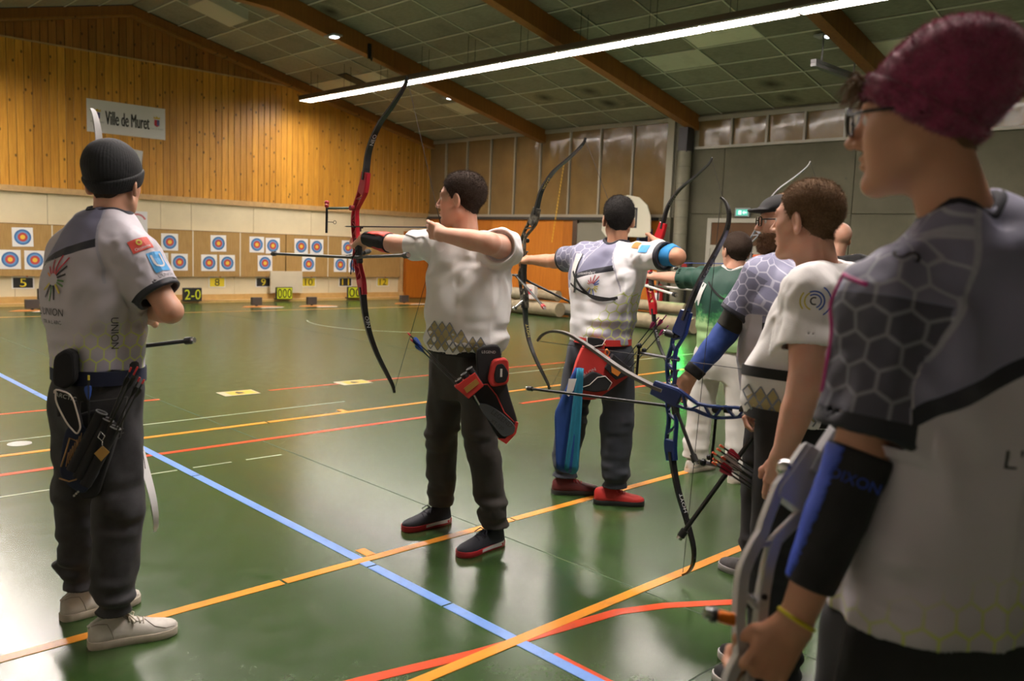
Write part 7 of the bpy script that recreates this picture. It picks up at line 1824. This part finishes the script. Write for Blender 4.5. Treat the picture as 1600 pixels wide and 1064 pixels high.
def roll(a, b, r, lab, mat):
    a, b = np.array(a, float), np.array(b, float); u = unit(b - a); e1 = np.cross(u, (0, 0, 1)); e2 = np.array((0, 0, 1.0))
    N = 40; o_ = empty('carpet_roll', (float(a[0]), float(a[1]), float(a[2] - r)), lab, 'carpet', 'rolled carpets along the right wall')
    MB().rings([[p + (e1 * math.cos(t) + e2 * math.sin(t) * 0.9) * r * (1 - 0.06 * (i / 28)) for i, t in enumerate([6.283 * k / 28 for k in range(28)])] for p in (a, (a + b) / 2, b)]).build('outer_layer', mat, o_, auto=True)
    sp = [a - u * 0.006 + (e1 * math.cos(t) + e2 * math.sin(t) * 0.9) * r * (0.95 - 0.8 * t / 26) for t in np.linspace(0, 25, 60)]
    MB().tube(sp, 0.010, 5).build('spiral_end', M('carpet_edge', (0.20, 0.16, 0.10), 0.95), o_)
for i, (a, b, r, m_, lab) in enumerate([((12.85, 14.9, 0.17), (12.95, 11.9, 0.17), 0.17, ROLL, 'large beige carpet roll lying nearest the floor lines on the right'), ((13.35, 15.0, 0.15), (13.45, 11.2, 0.15), 0.15, ROLL2, 'grey-beige carpet roll against the orange boards'),
        ((13.10, 14.5, 0.43), (13.2, 12.2, 0.43), 0.13, ROLL, 'beige carpet roll lying on top of two others'), ((12.95, 11.2, 0.16), (12.8, 8.5, 0.16), 0.16, ROLL, 'long beige carpet roll beyond the blue-sleeved archer'), ((13.4, 10.9, 0.15), (13.3, 8.4, 0.15), 0.15, ROLL2, 'grey carpet roll at the foot of the concrete wall'), ((13.2, 10.6, 0.42), (13.1, 8.9, 0.42), 0.12, ROLL, 'beige carpet roll on top of the grey one')]): roll(a, b, r, lab, m_)
bag = MB().sphere((12.88, 13.15, 0.44), 0.2, 16, 10, (0.8, 1.3, 0.62)); solo(bag, 'bag', M('bag_canvas', (0.33, 0.29, 0.20), 0.9, var=.2, bmp=.5, bscale=20), (12.88, 13.15, 0.31), 'slumped canvas bag on the carpet rolls', 'bag', smooth=True)
sk = MB().rings([[(12.62 + .1 * c, 12.75 + .1 * s, z) for c, s in ((1, 1), (-1, 1), (-1, -1), (1, -1))] for z in (0.335, 0.65)]); 
cr_ = empty('carrier_bag', (12.75, 12.62, 0.33), 'white and red carrier bag standing on the carpet rolls', 'bag')
MB().rings([[(12.80 + k * .05 * c, 12.62 + k * .14 * s, z) for c, s in ((1, 1), (-1, 1), (-1, -1), (1, -1))] for z, k in ((0.35, 1.0), (0.5, 1.1), (0.66, 0.95))]).build('body', M('bag_white', (0.62, 0.58, 0.55), 0.4), cr_, bevel=.01)
MB().box((12.745, 12.55, 0.45), (12.752, 12.70, 0.56)).build('red_print', M('print_red'), cr_)
yf = MB().sphere((13.1, 14.0, 0.66), 0.16, 14, 8, (1, 1.5, 0.5)); solo(yf, 'cushion', M('yellow_foam', (0.55, 0.40, 0.08), 0.9, var=.2), (13.1, 14.0, 0.58), 'yellow cushion lying on the topmost carpet roll', 'cushion', smooth=True)
fe = empty('fire_extinguisher', (13.802, 10.03, 0.32), 'red fire extinguisher hung on the wall by the drain pipe', 'extinguisher')
MB().cyl((13.802, 10.03, 0.34), (13.802, 10.03, 0.74), 0.075, n=18).sphere((13.802, 10.03, 0.74), 0.075, 18, 8).build('cylinder', M('extinguisher_red', (0.48, 0.02, 0.02), 0.35), fe, auto=True)
MB().tube([(13.802, 10.03, 0.80), (13.76, 10.03, 0.87), (13.71, 10.0, 0.80), (13.71, 10.0, 0.5)], 0.012, 8).build('hose', M('anodised_black'), fe, smooth=True); MB().box((13.722, 9.98, 0.5), (13.73, 10.08, 0.64)).build('label', M('banner_white'), fe)
tl = empty('signal_light', (13.40, 9.16, 0), 'lit green shooting signal on a post beyond the green jersey archer', 'light')
MB().cyl((13.40, 9.16, 0.0), (13.40, 9.16, 0.03), 0.15, n=20).cyl((13.40, 9.16, 0.03), (13.40, 9.16, 0.85), 0.02, n=10).build('post', M('anodised_black'), tl, auto=True)
MB().box((13.34, 9.06, 0.82), (13.46, 9.26, 1.30)).build('case', M('score_black'), tl, bevel=.01)
for z, n_, col, es in ((1.2, 'red_lamp', (0.25, 0.02, 0.02), 0.0), (1.06, 'amber_lamp', (0.3, 0.16, 0.02), 0.0), (0.94, 'green_lamp', (0.1, 0.9, 0.2), 160.0)):
    MB().cyl((13.325, 9.16, z), (13.345, 9.16, z), 0.055, n=18).build(n_, M(n_, col, 0.3, emit=(0.05, 1.0, 0.15) if es else None, estr=es), tl)
ex = empty('exit_sign', (13.94, 8.37, 2.16), 'small green lit exit sign above the white door', 'sign')
MB().box((13.91, 8.22, 2.15), (13.96, 8.52, 2.31)).build('case', M('exit_case', (0.25, 0.28, 0.28), 0.4), ex, bevel=.005); MB().box((13.905, 8.25, 2.17), (13.911, 8.49, 2.28)).build('panel', M('exit_green', (0.05, 0.35, 0.25), 0.4, emit=(0.12, 0.6, 0.5), estr=0.7), ex)
mb = MB(); mb.prism([(-.03, -.035), (.03, -.035), (.03, .035), (-.03, .035)], (0, 1, 0), (0, 0, 1), (1, 0, 0), (13.903, 8.41, 2.225), .003); mb.prism([(-.04, 0), (0, .03), (0, .012), (.05, .012), (.05, -.012), (0, -.012), (0, -.03)], (0, -1, 0), (0, 0, 1), (1, 0, 0), (13.903, 8.32, 2.225), .003); mb.build('pictogram', M('exit_white', (0.8, 0.85, 0.85), 0.4, emit=(0.8, 1, 1), estr=0.8), ex)
yt = MB(); 
for i in range(24): z = 3.25 - i * 0.072; yt.cbox((13.90, 12.86 + 0.011 * i, z), (0.004, 0.030, 0.058))
solo(yt, 'tape_line', M('yellow_tape', (0.62, 0.36, 0.03), 0.5), (13.90, 13.0, 1.55), 'dashed yellow tape hanging down the amber glazing', 'tape')
# aluminium rail hanging from the ceiling
ra = empty('ceiling_rail', (11.6, 6.0, 3.9), 'aluminium rail hung below the ceiling on rods above the burgundy beanie', 'rail')
zr = 4.02
MB().box((11.02, 5.66, zr), (13.6, 5.74, zr + 0.045)).box((11.02, 5.66, zr + 0.05), (13.6, 5.74, zr + 0.095)).build('rail', M('aluminium', (0.17, 0.17, 0.17), 0.6, 0.2), ra)
for x in (11.25, 12.25, 13.2): MB().cyl((x, 5.70, zr + 0.09), (x, 5.70, zc(x) - 0.005), 0.014, n=8).build('rod', M('aluminium'), ra)
hk = empty('beam_hook', (9.2, 13.49, 4.7), 'small black hook fitted to the far timber beam', 'hook')
MB().box((9.16, 13.47, 4.78), (9.22, 13.51, 5.05)).build('plate', M('black_steel'), hk); MB().tube([(9.19, 13.47, 4.82), (9.19, 13.42, 4.74), (9.19, 13.40, 4.80)], 0.012, 6).build('hook', M('black_steel'), hk)

# stitched back pocket and seams on the black jeans
def jean_line(pts, o, ax, wd=0.0035):
    sh = [bar2(pts[i], pts[i + 1], wd, 4) for i in range(len(pts) - 1)]
    decal('stitching', P1.tr_fn, M('denim_stitch', (0.10, 0.098, 0.10), 0.8), P1.tr_obj, o, ax, (0, 0, 1), sh, lift=0.002)
oj = np.array((1.03, 3.10, 0.80)); axj = (0.80, -0.60, 0)
jean_line([(-0.05, 0.075), (0.095, 0.090), (0.075, -0.05), (0.015, -0.085), (-0.055, -0.06), (-0.05, 0.075)], oj, axj)
jean_line([(0.03, -0.03), (0.085, -0.02)], oj, axj); jean_line([(0.03, -0.045), (0.085, -0.035)], oj, axj)
